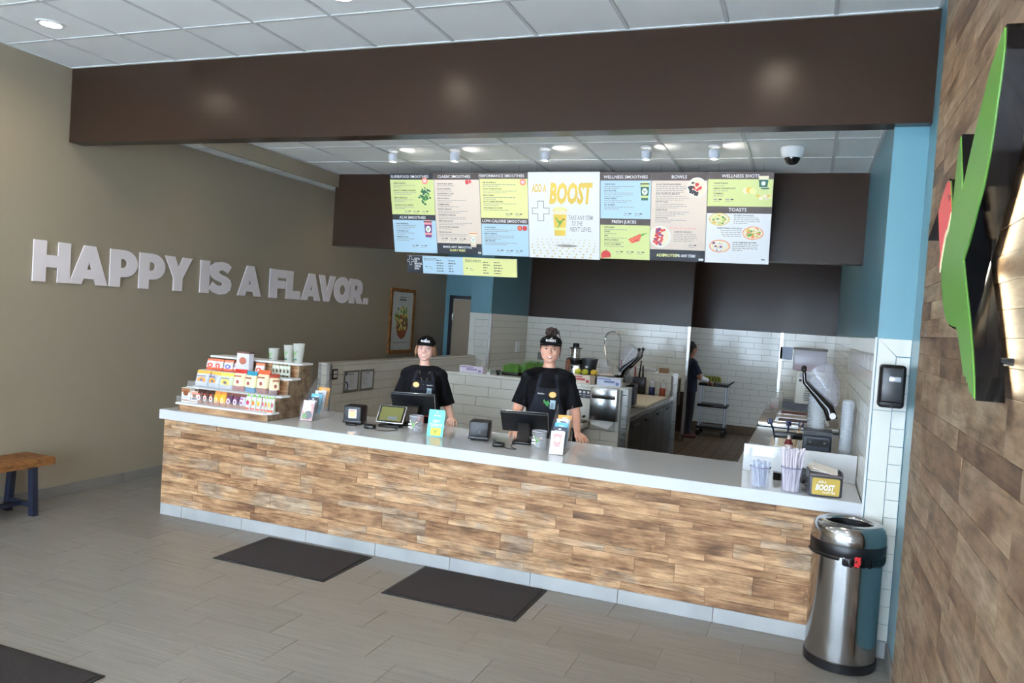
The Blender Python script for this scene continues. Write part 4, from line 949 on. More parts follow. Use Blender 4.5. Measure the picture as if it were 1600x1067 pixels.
def packet(name, label, cat, x, y, z, w_, h_, d_, cols, style, group, lean=.0, rz=0):
    t = thing(name, label, cat, (x, y, z), rz, group); c = [mat('pk_%02x%02x%02x' % q, q, .4) for q in cols]
    random.seed(int(x * 1000) % 9973)
    if style == 'bag':     # pillow bag: fat middle, crimped top and bottom
        prof_ = [(0, .012, .92), (.04, .5, .98), (.25, 1, 1), (.55, .95, .98), (.82, .5, .95), (.94, .1, 1.0), (1, .06, 1.0)]
        rings = [[Vector((w_ / 2 * k * (abs(math.cos(a)) ** .5) * (1 if math.cos(a) >= 0 else -1), d_ / 2 * f * math.sin(a) + lean * q * h_ + random.uniform(-.0035, .0035) * (0 if q == 0 else 1), q * h_ + (0 if q in (0, 1) else random.uniform(-.002, .002)))) for a in [2 * PI * i / 20 for i in range(20)]] for q, f, k in prof_]
        mb = MB(); mb.ring(rings, 0)
        mb.m = [2 if sum(mb.v[i][2] for i in f) / len(f) < h_ * .28 else (1 if sum(mb.v[i][2] for i in f) / len(f) > h_ * .8 else 0) for f in mb.f]
        mb.build('bag', [c[0], c[1], c[2]], t)
        fr = Frame((-w_ / 2, -d_ * .5 - .002 + lean * h_ * .5, h_), (1, 0, 0), (0, 0, -1), (0, -1, 0)); L_ = MB()
        fr.disc(L_, w_ * .5, h_ * .56, w_ * .3, h_ * .2, 0, .001); fr.disc(L_, w_ * .5, h_ * .56, w_ * .13, h_ * .09, 1, .002)
        fr.rect(L_, w_ * .2, h_ * .27, w_ * .8, h_ * .33, 1, .001)
        L_.build('front_print', [c[3], c[4 % len(c)]], t, fix=False)
    elif style == 'box':
        MB().box(-w_ / 2, w_ / 2, -d_ / 2, d_ / 2, 0, h_).build('carton', c[0], t)
        fr = Frame((-w_ / 2, -d_ / 2, h_), (1, 0, 0), (0, 0, -1), (0, -1, 0)); L_ = MB()
        fr.rect(L_, 0.002, h_ * .02, w_ - .002, h_ * .3, 0); fr.disc(L_, w_ * .5, h_ * .36, w_ * .3, h_ * .18, 1, .0015); fr.rect(L_, w_ * .12, h_ * .55, w_ * .88, h_ * .68, 2, .0015); fr.rect(L_, w_ * .08, h_ * .8, w_ * .9, h_ * .88, 3, .0015)
        L_.build('front_print', [c[1], c[2], c[3], c[4 % len(c)]], t, fix=False)
    elif style == 'pouch':
        mb = MB(); rings = [[Vector((w_ / 2 * (abs(math.cos(a)) ** .6) * (1 if math.cos(a) >= 0 else -1), d_ / 2 * f * math.sin(a), q * h_)) for a in [2 * PI * i / 12 for i in range(12)]] for q, f in ((0, .8), (.1, 1), (.6, .9), (.9, .2), (1, .1))]
        mb.ring(rings, 0).build('pouch', c[0], t)
        fr = Frame((-w_ / 2, -d_ * .5, h_), (1, 0, 0), (0, 0, -1), (0, -1, 0)); L_ = MB(); fr.disc(L_, w_ * .6, h_ * .45, w_ * .3, h_ * .17, 0, .001); fr.rect(L_, w_ * .08, h_ * .8, w_ * .92, h_ * .95, 1, .001); fr.rect(L_, w_ * .15, h_ * .25, w_ * .7, h_ * .3, 2, .001)
        L_.build('front_print', [c[1], c[2], c[3]], t, fix=False)
        MB().cyl((0, 0, h_ * .98), (0, 0, h_ * 1.14), w_ * .2, n=8).build('cap', c[3], t)
    return t
y1_, z1_ = sh[0]; y2_, z2_ = sh[1]; y3_, z3_ = sh[2]; y4_, z4_ = sh[3]
WH = (236, 236, 232)
packet('cookie_pack', 'white and brown cookie pack at the left end of the bottom shelf', 'snack', BX + .055, y1_, z1_, .09, .12, .05, [WH, (150, 96, 60), (120, 70, 40), (210, 214, 224), (180, 110, 70)], 'box', 'cookie packs on the bottom shelf')
packet('cookie_pack', 'white wedge-turned cookie pack second on the bottom shelf', 'snack', BX + .138, y1_ - .012, z1_, .05, .10, .035, [WH, (200, 120, 90), (120, 70, 40), (90, 80, 90), (180, 110, 70)], 'box', 'cookie packs on the bottom shelf', rz=.5)
for k in range(3): packet('cookie_pack', ('upright dark brown cookie pack behind the white ones, bottom shelf', 'dark chocolate cookie pack, second dark one on the bottom shelf', 'dark brown cookie pack next to the orange ones, bottom shelf')[k], 'snack', BX + .185 + k * .062, y1_ + .008, z1_, .058, .12, .05, [(84, 50, 40), (60, 36, 32), (150, 90, 60), WH, (214, 90, 60)], 'bag', 'cookie packs on the bottom shelf')
for k in range(2): packet('cookie_pack', ('orange and yellow cookie pack at the middle of the bottom shelf', 'golden yellow cookie pack right of the orange one, bottom shelf')[k], 'snack', BX + .365 + k * .062, y1_ + .002, z1_, .058, .12, .05, [(232, 168, 50), (206, 128, 60), (170, 100, 50), (240, 220, 160), (236, 190, 40)], 'bag', 'cookie packs on the bottom shelf')
for k in range(3): packet('cookie_pack', ('purple cookie pack beside the yellow ones, bottom shelf', 'purple and brown cookie pack, middle purple one, bottom shelf', 'pale lilac cookie pack beside the juice pouches')[k], 'snack', BX + .49 + k * .066, y1_ + .004, z1_, .062, .12, .05, [((70, 40, 66), (96, 60, 80), (204, 200, 222))[k], (110, 64, 50), (170, 110, 70), (226, 220, 236), (150, 60, 110)], 'bag', 'cookie packs on the bottom shelf')
for k in range(7): packet('fruit_pouch', ('leftmost', 'second', 'third', 'fourth', 'fifth', 'sixth', 'rightmost')[k] + ' green-capped fruit pouch in the row on the bottom shelf', 'pouch', BX + .675 + k * (.052 if k < 3 else .03) - (0 if k < 3 else -.06), y1_ + .0, z1_, .046 if k < 3 else .026, .112, .035, [(226, 232, 222), ((190, 60, 100), (220, 120, 60), (240, 170, 60))[k % 3], (214, 80, 50), (120, 200, 60)], 'pouch', 'fruit pouches on the bottom shelf')
for k in range(3): packet('chip_bag', ('silver chip bag with an orange top at the left end of the second shelf', 'silver chip bag with a golden top, second on the second shelf', 'pale green chip bag with a yellow top, third on the second shelf')[k], 'snack bag', BX + .09 + k * .125, y2_, z2_, .125, .135, .07, [((206, 212, 222), (196, 200, 220), (206, 216, 186))[k], ((226, 170, 70), (228, 176, 70), (232, 200, 80))[k], (200, 206, 216), ((220, 140, 60), (222, 160, 60), (226, 190, 80))[k], (120, 110, 120)], 'bag', 'small chip bags on the second shelf', lean=.2, rz=(.25, -.15, .2)[k])
for k in range(4): packet('chip_bag', ('cream chip bag with a red top on the second shelf', 'cream chip bag with a teal top and base beside the red one', 'large cream and rust chip bag right of the teal one', 'rust brown chip bag turned sideways at the shelf end')[k], 'snack bag', BX + .475 + k * .118, y2_ - .005, z2_, .112 if k < 3 else .085, (.18, .172, .192, .17)[k], .07, [((232, 222, 180), (236, 228, 186), (232, 218, 176), (222, 206, 170))[k], ((190, 46, 42), (44, 134, 160), (206, 88, 50), (150, 52, 34))[k], ((160, 70, 60), (30, 130, 170), (140, 70, 56), (110, 50, 40))[k], (240, 232, 200), (150, 70, 60)], 'bag', 'large chip bags on the second shelf', lean=(.14, .08, .12, .1)[k], rz=(.12, -.1, .06, .9)[k])
for k in range(5): packet('snack_packet', ('white snack packet with an orange fruit at the left end of the third shelf', 'white snack packet with an orange fruit, second on the third shelf', 'tilted blue and orange snack packet on the third shelf', 'white snack packet left of the tall carton', 'red and pink snack packet right of the tall carton')[k], 'snack', BX + (.05, .135, .235, .33, .56)[k], y3_, z3_, .088, .095, .04, [(226, 222, 220), (226, 120, 90), (222, 96, 66), ((214, 80, 60), (214, 84, 60), (70, 80, 160), (180, 170, 190), (214, 90, 80))[k], (220, 226, 234)], 'bag', 'snack packets on the third shelf', lean=.18, rz=(.1, -.1, .3, -.2, .1)[k])
for k in range(5): packet('snack_pouch', ('leftmost', 'second', 'middle', 'fourth', 'rightmost')[k] + ' pale upright snack pouch at the right end of the third shelf', 'pouch', BX + .70 + k * .036, y3_ + .01, z3_, .034, .095, .03, [(214, 220, 206), (90, 80, 70), (70, 66, 60), (150, 160, 120)], 'pouch', 'pale snack pouches on the third shelf')
t = packet('almond_carton', 'tall white carton with brown top flaps standing on the third shelf', 'carton', BX + .425, y3_ - .02, z3_, .125, .17, .06, [(222, 224, 238), (222, 224, 238), (170, 100, 80), (214, 216, 230), (150, 90, 70)], 'box', None)
MB().box(-.0625, .0625, -.03, .03, .1701, .185).build('top_flap', mat('brown_carton', (96, 64, 50), .6), t)
cup_clear = mat('cup_film', (222, 226, 218), .25, alpha=.42)
def paper_cup(name, lab, x, y, z, r, h_, grp):
    t = thing(name, lab, 'cup', (x, y, z), 0, grp)
    MB().lathe((0, 0, 0), [(.001, .0), (r * .72, 0), (r * .98, h_ * .97), (r * 1.04, h_ * .97), (r * 1.04, h_), (r * .96, h_), (r * .7, .004), (.001, .004)], 24, caps=False).build('cup_wall', cup_clear, t)
    fr = Frame((0, -r * .89, h_ * .95), (1, 0, 0), (0, 0, -1), (0, -1, -.1)); P_ = MB()
    bird(fr, P_, 0, h_ * .42, r * .9, GN, DG, .003); fr.rect(P_, -r * .45, h_ * .08, r * .45, h_ * .14, GY, .002); fr.rect(P_, -r * .3, h_ * .72, r * .3, h_ * .8, DG, .0)
    P_.build('cup_print', ink, t, fix=False)
paper_cup('sample_cup', 'short printed clear cup, leftmost of three on the top shelf', BX + .595, y4_ - .02, z4_, .046, .105, 'printed cups on the top shelf')
paper_cup('sample_cup', 'medium printed clear cup, middle of three on the top shelf', BX + .765, y4_ - .04, z4_, .047, .145, 'printed cups on the top shelf')
paper_cup('sample_cup', 'tall printed clear cup at the right end of the top shelf', BX + .862, y4_ - .04, z4_, .05, .165, 'printed cups on the top shelf')
# ---- brochure racks (clear tiers of leaflets)
def brochure_rack(x, y, rz, lab, first):
    t = thing('brochure_rack', lab, 'leaflet holder', (x, y, S), rz)
    W2 = .108; cols = [('front', None), ('navy', (36, 40, 60)), ('sky', (96, 178, 214)), ('white', (228, 232, 240)), ('amber', (232, 164, 70))]
    for s_ in (0, W2): MB().prism([(0, 0), (.34, 0), (.34, .2), (.30, .33), (.26, .33), (0, .12)], (s_ - .001, 0, 0), (0, 1, 0), (0, 0, 1), (.002, 0, 0)).build('side_wall', clear_film, t)
    MB().box(0, W2, 0, .34, 0, .002).build('base', clear_film, t)
    for k in range(5):
        yb = .012 + k * .062; z0 = .004 + k * .022; h_ = .165 + (0 if k else 0)
        M = Matrix.Translation((W2 / 2, yb, z0)) @ Matrix.Rotation(R(-16), 4, 'X')
        c = cols[k]
        lf = MB().box(-.05, .05, 0, .008, 0, h_, 0, M)
        o = lf.build('leaflet', mat('leaflet_%s' % c[0], c[1] if c[1] else (222, 214, 222), .4), t)
        nrm = M.to_3x3() @ Vector((0, -1, 0)); fr = Frame(M @ Vector((-.05, -.0, h_)), (1, 0, 0), M.to_3x3() @ Vector((0, 0, -1)), nrm); P_ = MB()
        if k == 0:
            if first: fr.poly(P_, [(.006, .05), (.094, .02), (.094, .16), (.006, .16)], 2); fr.disc(P_, .045, .07, .035, .045, 1, .002); fr.disc(P_, .06, .12, .035, .035, 3, .0024); fr.disc(P_, .03, .13, .02, .025, 4, .0028)
            else: fr.rect(P_, 0, 0, .1, .165, 0); fr.poly(P_, [(.03, .11), (.07, .11), (.08, .02), (.02, .02)], 2, .002); fr.disc(P_, .05, .06, .022, .022, 1, .0024)
        elif k == 1: fr.rect(P_, .015, .026, .085, .042, 0); fr.rect(P_, .04, .01, .06, .02, 0)
        else: fr.rect(P_, .03, .018, .07, .026, 0 if k != 3 else 3); fr.rect(P_, .02, .034, .08, .042, 0 if k != 3 else 3)
        P_.build('leaflet_print', [ink[W_], ink[CR], ink[PK], mat('ink_slate', (70, 78, 96), .5), ink[GN]], t, fix=False)
        MB().box(.002, W2 - .002, yb - .006, yb - .004, z0, z0 + .075).build('pocket', clear_film, t)
brochure_rack(.085, .27, .12, 'clear tiered rack of leaflets beside the snack display', True)
brochure_rack(2.225, .225, .12, 'clear tiered rack of leaflets between the second register and the cook line', False)
# ---- registers
def puck(x, y, lab):
    t = thing('chip_reader', lab, 'card reader', (x, y, S), .3, 'small black chip readers on the counter')
    MB().rbox(-.045, .045, -.032, .032, 0, .032, .012, seg=3).build('body', black, t)
    MB().lathe((0, -.006, .032), [(.001, .0), (.018, 0), (.018, .003), (.001, .003)], 20).build('touch_pad', black_gloss, t)
    MB().box(-.02, .02, -.0335, -.0315, .01, .014).build('card_slot', rubber, t)
puck(.71, .33, 'small black chip reader with a coiled cord near the first register')
puck(1.83, .27, 'small black chip reader in front of the second register')
def scanner(x, y, lab, lit):
    t = thing('ticket_printer', lab, 'printer', (x, y, S), .22, None)
    MB().rbox(-.075, .075, -.075, .075, .012, .15, .01, seg=3).build('body', mat('cube_black', (18, 19, 24), .4), t)
    MB().rbox(-.079, .079, -.079, .0, .012, .034, .004).build('skirt', black, t)
    MB().box(-.06, .06, -.06, .06, 0, .012).build('foot', rubber, t)
    MB().box(-.07, .07, -.0775, -.0755, .128, .131).build('paper_slot', rubber, t)
    if lit:
        MB().rbox(-.032, .037, -.082, -.075, .052, .125, .004).build('bezel', white_p, t)
        MB().box(-.022, .027, -.0835, -.0815, .062, .108).build('amber_window', mat('amber_screen', (226, 176, 110), .3, emit=(226, 176, 110), estr=.5), t)
        MB().box(-.022, .027, -.0835, -.0815, .109, .116).build('red_label', mat('label_red', (226, 90, 60), .4), t)
        MB().rbox(-.03, .05, -.135, -.085, 0, .012, .004).build('foot_pad', black, t)
    else:
        MB().cyl((0, -.075, .075), (0, -.0775, .075), .018, n=20).cyl((0, -.0775, .075), (0, -.079, .075), .012, n=20).build('round_button', black_gloss, t)
scanner(.485, .47, 'black cube printer with a lit amber window near the snack display', True)
scanner(1.60, .46, 'plain black cube printer in front of the second register', False)
def cord(pts, lab):
    t = MB().tube([(p[0], p[1], S + .004) for p in pts], .0028, 6).build('power_cord', rubber); setp(t, lab, 'cord')
def smooth(pts, n=8):
    out = []
    for i in range(len(pts) - 1):
        p0, p1, p2, p3 = [Vector(pts[max(0, min(len(pts) - 1, i + d))]) for d in (-1, 0, 1, 2)]
        for k in range(n):
            u = k / n; out.append(.5 * ((2 * p1) + (p2 - p0) * u + (2 * p0 - 5 * p1 + 4 * p2 - p3) * u * u + (3 * p1 - 3 * p2 + p3 - p0) * u ** 3))
    return out + [Vector(pts[-1])]
cord(smooth([(.565, .50), (.62, .46), (.66, .38), (.70, .36)]), 'short black cord between the amber-windowed printer and its chip reader')
cord(smooth([(.755, .34), (.80, .28), (.88, .30), (.92, .40), (.86, .46), (.90, .52)]), 'looped black cord behind the first chip reader')
cord(smooth([(1.69, .50), (1.73, .47), (1.76, .36), (1.80, .30)]), 'black cord from the plain cube printer to its chip reader')
cord(smooth([(1.875, .26), (1.93, .22), (1.98, .24), (1.92, .30), (1.88, .42), (1.93, .50)]), 'looped black cord in front of the second register')
def slab_screen(mb_root, name, W, H_, T_, M, m_back, m_edge, m_face, face_col=None):
    MB().rbox(-W / 2, W / 2, -T_ / 2, T_ / 2, 0, H_, .006, 0, M, 3).build(name, m_back, mb_root)
    MB().rbox(-W / 2 - .003, W / 2 + .003, T_ / 2 - .003, T_ / 2 + .002, -.003, H_ + .003, .002, 0, M).build('metal_edge', m_edge, mb_root)
def register(x, y, rz, lab, tilt):
    t = thing('register', lab, 'cash register', (x, y, S), rz)
    MB().rbox(-.075, .075, -.09, .10, 0, .022, .009, seg=3).build('base', black, t)
    MB().prism([(-.07, .02), (-.02, .02), (.055, .165), (.035, .175)], (-.045, 0, 0), (0, 1, 0), (0, 0, 1), (.09, 0, 0)).build('stand', mat('stand_black', (14, 14, 17), .4), t)
    M = Matrix.Translation((0, .115, .075)) @ Matrix.Rotation(R(tilt), 4, 'X')
    slab_screen(t, 'screen_housing', .36, .245, .022, M, mat('housing_black', (13, 14, 18), .35), chrome, screen)
    MB().box(-.165, .165, .0125, .0135, .012, .232, 0, M).build('touch_screen', screen, t)
    MB().rbox(-.05, .05, -.03, -.008, .06, .12, .006, 0, M).build('hinge_block', black, t)
    return t
register(.86, .74, .32, 'black register with a wide screen in front of the worker in the baseball cap', 40)
register(1.915, .56, .22, 'black register with a wide screen in front of the worker with a hair bun', 48)
t = thing('customer_tablet', 'small customer tablet with a silver edge leaning before the first register', 'tablet', (.79, .50, S), .18)
M = Matrix.Translation((0, -.02, .035)) @ Matrix.Rotation(R(-38), 4, 'X')
MB().rbox(-.115, .115, -.006, .006, 0, .165, .005, 0, M, 3).build('frame', mat('silver_frame', (205, 206, 208), .25, .8), t)
MB().box(-.107, .107, -.0075, -.006, .008, .157, 0, M).build('glass', screen, t)
MB().box(-.093, .093, -.0085, -.0075, .018, .147, 0, M).build('display', mat('olive_display', (98, 98, 56), .3, emit=(110, 112, 62), estr=.25), t)
MB().box(-.02, .055, -.0092, -.0085, .03, .06, 0, M).build('display_button', mat('display_blue', (110, 120, 130), .3), t)
MB().rbox(-.09, .09, -.03, .10, 0, .02, .008, seg=3).build('base', black, t); MB().rbox(-.03, .03, .03, .06, .02, .11, .005).build('neck', black, t)
# ---- tip jars
def tip_jar(x, y, lab):
    t = thing('tip_jar', lab, 'jar', (x, y, S), 0, 'acrylic tip jars by the registers'); r = .056; h_ = .135
    MB().lathe((0, 0, 0), [(.001, 0), (r, 0), (r, h_), (r - .0025, h_), (r - .0025, .004), (.001, .004)], 32, caps=False).build('jar_wall', clear_film, t)
    MB().lathe((0, 0, 0), [(r + .001, h_ - .006), (r + .001, h_ + .001), (r - .004, h_ + .001), (r - .004, h_ - .006)], 32, caps=False).build('rim', mat('acrylic_edge', (190, 190, 200), .2, alpha=.8), t)
    random.seed(int(x * 100))
    for k in range(5):
        a = random.uniform(0, 6.28); M = Matrix.Translation((.018 * math.cos(a), .018 * math.sin(a), .012 + k * .013)) @ Euler((random.uniform(-.6, .6), random.uniform(-.5, .5), a)).to_matrix().to_4x4()
        MB().box(-.025, .025, -.012, .012, 0, .0015, 0, M).build('banknote', mat('banknote', (176, 184, 196), .7), t)
    fr = Frame((0, -r - .001, h_), (math.cos(.3), math.sin(.3), 0), (0, 0, -1), (math.sin(.3), -math.cos(.3), 0)); P_ = MB()
    bird(fr, P_, .005, .06, .062, W_, W_, .0035, 1); bird(fr, P_, .005, .06, .05, GN, RD, .005, 1); P_.build('bird_sticker', ink, t, fix=False)
    P_ = MB(); fr.rect(P_, -.035, .055, -.003, .068, W_, .003); fr.rect(P_, -.035, .078, -.006, .09, W_, .003); P_.build('white_label', ink, t, fix=False)
tip_jar(1.08, .40, 'round clear tip jar with a green bird sticker left of the gift card sign')
tip_jar(2.10, .385, 'round clear tip jar with a green bird sticker beside the second register')
# ---- gift card sign
t = thing('gift_card_sign', 'small teal counter sign reading GIFT CARDS with a yellow card', 'sign', (1.27, .345, S), .12)
M = Matrix.Rotation(R(-10), 4, 'X'); teal = mat('teal_card', (100, 196, 196), .4)
MB().box(-.065, .065, 0, .003, 0, .205, 0, M).build('front_card', teal, t); MB().prism([(0, 0), (.09, 0), (.036, .2), (.033, .2)], (-.002, 0, 0), (0, 1, 0), (0, 0, 1), (.004, 0, 0)).build('easel', clear_film, t)
fr = Frame(M @ Vector((-.065, 0, .205)), (1, 0, 0), M.to_3x3() @ Vector((0, 0, -1)), M.to_3x3() @ Vector((0, -1, 0)))
T = MB(); fr.text(T, 'GIFT', .07, .097, .02, W_, bold=.03, align=.5, sx=1.1); fr.text(T, 'CARDS', .067, .126, .02, W_, bold=.03, align=.5, sx=1.1); T.build('lettering', ink, t, fix=False)
T = MB(); fr.rect(T, .03, .138, .112, .196, YO, .003); bird(fr, T, .07, .165, .038, GN, RD, .005); T.build('yellow_card', ink, t, fix=False)
T = MB(); fr.rect(T, .045, .038, .06, .05, W_); fr.rect(T, .066, .04, .10, .049, W_); fr.disc(T, .07, .02, .005, .008, W_); T.build('small_logo', ink, t, kind='stuff', fix=False)
# ---- right end: wrapped straws, paper straws, napkins
def holder(x, y, r, h_, name, lab, cat):
    t = thing(name, lab, cat, (x, y, S))
    MB().lathe((0, 0, 0), [(.001, 0), (r * .94, 0), (r, h_), (r - .002, h_), (r * .92, .004), (.001, .004)], 32, caps=False).build('cup_wall', mat('holder_plastic', (222, 226, 244), .12, alpha=.14, spec=.7), t)
    MB().lathe((0, 0, 0), [(r + .002, h_ - .005), (r + .002, h_ + .001), (r - .003, h_ + .001), (r - .003, h_ - .005)], 32, caps=False).build('rim', mat('holder_rim', (140, 136, 170), .25, alpha=.75), t)
    return t
random.seed(21)
t = holder(3.665, .055, .062, .13, 'spoon_cup', 'short clear cup full of clear wrapped spoons near the counter upstand', 'cup')
wf = mat('wrap_film', (214, 224, 244), .3, alpha=.7)
for k in range(16):
    a = 2 * PI * k / 16; r_ = .042 if k % 2 else .022; p0 = Vector((r_ * .8 * math.cos(a + .6), r_ * .8 * math.sin(a + .6), .008)); p1 = Vector((r_ * 1.15 * math.cos(a), r_ * 1.15 * math.sin(a), .135 + random.uniform(0, .015)))
    MB().tube([p0, p0.lerp(p1, .5), p1], [.005, .006, .007], 6).ell(p1 + Vector((0, 0, .006)), (.0125, .008, .016), n=8, m=6).build('wrapped_spoon', wf, t)
t = holder(3.85, .062, .064, .15, 'straw_cup', 'tall clear cup packed with long white paper-wrapped straws', 'cup')
sm_ = mat('straw_wrap', (232, 224, 234), .6)
for k in range(44):
    a = random.uniform(0, 2 * PI); r_ = .052 * math.sqrt(random.random()); b = a + random.uniform(-.7, .7) + (0 if random.random() < .7 else PI)
    p0 = Vector((r_ * .85 * math.cos(b), r_ * .85 * math.sin(b), .006)); p1 = Vector((r_ * 1.35 * math.cos(a), r_ * 1.25 * math.sin(a), .245 + random.uniform(0, .02)))
    d = (p1 - p0).normalized(); s_ = MB().tube([p0, p1], .0048, 6); s_.obox(p1 + d * .004, (.012, .001, .010), (0, 0, a)); s_.build('paper_straw', sm_, t)
t = thing('napkin_dispenser', 'dark grey napkin dispenser with a yellow ADD A BOOST card', 'napkin dispenser', (4.035, .10, S), .13)
ng_ = mat('dispenser_grey', (62, 62, 70), .4)
MB().rbox(-.095, .095, -.085, .085, .0, .125, .012, seg=3).build('body', ng_, t)
MB().rbox(-.09, .09, -.08, .08, .118, .132, .006).build('top_plate', mat('dispenser_top', (112, 104, 104), .4), t)
for s_ in (-1, 1): MB().prism([(-.08, .12), (.08, .12), (.06, .15), (-.06, .15)], (s_ * .092 - .004, 0, 0), (0, 1, 0), (0, 0, 1), (.008, 0, 0)).build('end_ridge', ng_, t)
for k in range(4): MB().box(-.07, .075, -.05 + k * .004, -.048 + k * .004, .13, .165 + k * .006, 0, Matrix.Translation((0, .0, 0)) @ Matrix.Rotation(R(0), 4, 'X')).build('napkin', white_paper, t) if False else None
MB().obox((.0, .0, .156), (.15, .10, .006), (R(14), R(14), 0)).build('napkin', mat('napkin_paper', (226, 218, 208), .8), t); MB().obox((-.02, .02, .148), (.14, .10, .006), (R(10), R(6), .1)).build('napkin', MATS['napkin_paper'], t)
fr = Frame((-.08, -.0855, .115), (1, 0, 0), (0, 0, -1), (0, -1, 0)); T = MB()
pts = []
for cx, cy, a0 in ((.15, .01, 0), (.01, .01, 90), (.01, .095, 180), (.15, .095, 270)): pts += [(cx + .008 * math.cos(R(a0 + q)), cy - .008 * math.sin(R(a0 + q))) for q in (0, 45, 90)]
fr.poly(T, pts, YO, .001); T.build('yellow_card', [mat('ink_mustard', (184, 154, 66), .5) if i == YO else ink[i] for i in range(len(ink))], t, fix=False)
T = MB(); fr.text(T, 'ADD A', .035, .032, .014, W_, bold=.02, shear=.2, maxw=.045, h=.002); fr.text(T, 'BOOST', .022, .074, .034, W_, bold=.045, shear=.2, maxw=.11, h=.002); fr.text(T, 'TO ANY ITEM', .062, .092, .011, W_, bold=.02, shear=.2, maxw=.072, h=.002)
T.build('lettering', ink, t, fix=False)
for k in range(4): MB().tube([(-.095, -.02, .02 + k * .026), (-.12, -.02, .02 + k * .026), (-.122, .03, .022 + k * .026), (-.095, .03, .02 + k * .026)], .002, 6).build('side_wire', black, t)
t = thing('tape_dispenser', 'black tape dispenser behind the straw cup', 'tape dispenser', (3.86, .42, S), .1)
MB().prism([(-.13, 0), (.10, 0), (.10, .085), (.06, .095), (.02, .06), (-.06, .045), (-.13, .05)], (0, -.03, 0), (1, 0, 0), (0, 0, 1), (0, .06, 0)).build('body', black_gloss, t)
MB().cyl((.07, -.032, .055), (.07, .032, .055), .035, n=20).build('tape_roll', mat('tape_roll', (70, 74, 74), .3), t)
# ================================================================== RIGHT COOK LINE
eq = thing('prep_counter', 'stainless counter running back along the right kitchen wall', 'counter', (3.86, 2.5, 0))
MB().box(3.46, 4.245, .965, 3.45, .835, .865).build('worktop', steel, eq, world=True)
MB().box(3.5, 4.245, .99, 3.45, .1, .835).build('cabinet', steel, eq, world=True)
for x, y in ((3.53, 1.05), (3.53, 3.35)): MB().cyl((x, y, 0), (x, y, .1), .02).build('leg', steel, eq, world=True)
sp = thing('sandwich_prep_table', 'stainless refrigerated prep table with an open ingredient rail by the right wall', 'prep table', (3.86, 4.6, 0))
MB().box(3.47, 4.245, 3.50, 6.9, .12, .86).build('cabinet', steel, sp, world=True)
MB().rbox(3.45, 4.245, 3.48, 6.9, .862, .92, .012, seg=3).build('rail_top', steel, sp, world=True)
for k in range(3):
    y = 3.62 + k * .42; MB().box(3.62, 4.15, y, y + .34, .9205, .926).build('pan_rim', chrome, sp, world=True); MB().box(3.65, 4.12, y + .03, y + .31, .9262, .9275).build('pan_contents', mat('pan_%d' % k, ((96, 74, 62), (190, 180, 170), (120, 60, 44))[k], .6), sp, world=True)
MB().box(3.64, 4.0, 5.3, 5.75, .9205, 1.0).build('riser_box', black, sp, world=True)
for x, y in ((3.52, 3.6), (3.52, 6.8)): MB().cyl((x, y, 0), (x, y, .12), .02).build('leg', steel, sp, world=True)
t = thing('cutting_board', 'pale cutting board edge on the right stainless counter', 'cutting board', (3.64, 2.6, .866))
MB().rbox(0, .3, -.6, .6, 0, .02, .004).build('board', mat('board_cream', (226, 218, 198), .5), t)
# juice dispenser
jd = thing('juice_dispenser', 'white cold drink dispenser with a clear hopper holding orange residue', 'drink dispenser', (3.90, 5.35, 1.001))
MB().rbox(-.12, .20, -.2, .2, 0, .40, .015, seg=3).build('body', mat('dispenser_white', (226, 226, 216), .35), jd)
for k in range(15): MB().obox((.07, -.204, .06 + k * .021), (.19 - abs(k - 3) * .006, .008, .007), (0, R(-12), 0)).build('louvre', mat('louvre_dark', (70, 70, 66), .5), jd)
MB().rbox(-.085, -.055, -.206, -.2, .27, .30, .002).build('switch', black, jd); MB().rbox(-.085, .04, -.204, -.2, .32, .37, .003).build('control_label', mat('label_grey', (196, 196, 204), .4), jd)
MB().rbox(-.17, .21, -.17, .19, .402, .66, .02, seg=3).build('hopper', mat('hopper_plastic', (214, 214, 230), .15, alpha=.55, spec=.7), jd)
MB().rbox(-.16, .2, -.16, .18, .406, .46, .012, seg=3).build('juice', mat('orange_residue', (186, 104, 52), .5), jd)
MB().rbox(-.18, .22, -.18, .2, .655, .68, .008).build('lid', mat('lid_smoke', (120, 112, 110), .25, alpha=.85), jd)
t = thing('sauce_tub', 'clear tub of red sauce left of the white drink dispenser', 'tub', (3.56, 5.05, .921), 0, 'sauce tubs by the drink dispenser')
for k in range(1): MB().rbox(-.05, .05, -.05, .05, 0, .13, .008).build('tub', cup_clear, t); MB().box(-.045, .045, -.045, .045, .004, .08).build('sauce', mat('red_sauce', (140, 50, 36), .4), t)
t = thing('sauce_tub', 'clear tub of white sauce at the end of the right prep table', 'tub', (3.58, 5.95, .921), 0, 'sauce tubs by the drink dispenser')
MB().rbox(-.05, .05, -.05, .05, 0, .14, .008).build('tub', cup_clear, t); MB().box(-.045, .045, -.045, .045, .004, .1).build('sauce', mat('white_sauce', (222, 214, 200), .4), t)
t = thing('posted_notice', 'pale blue paper notice taped on tiles left of the drink dispenser', 'notice', (3.60, 7.038, 1.56))
MB().box(-.085, .085, -.001, .0, -.09, .09).build('sheet', mat('notice_blue', (176, 190, 214), .6), t)
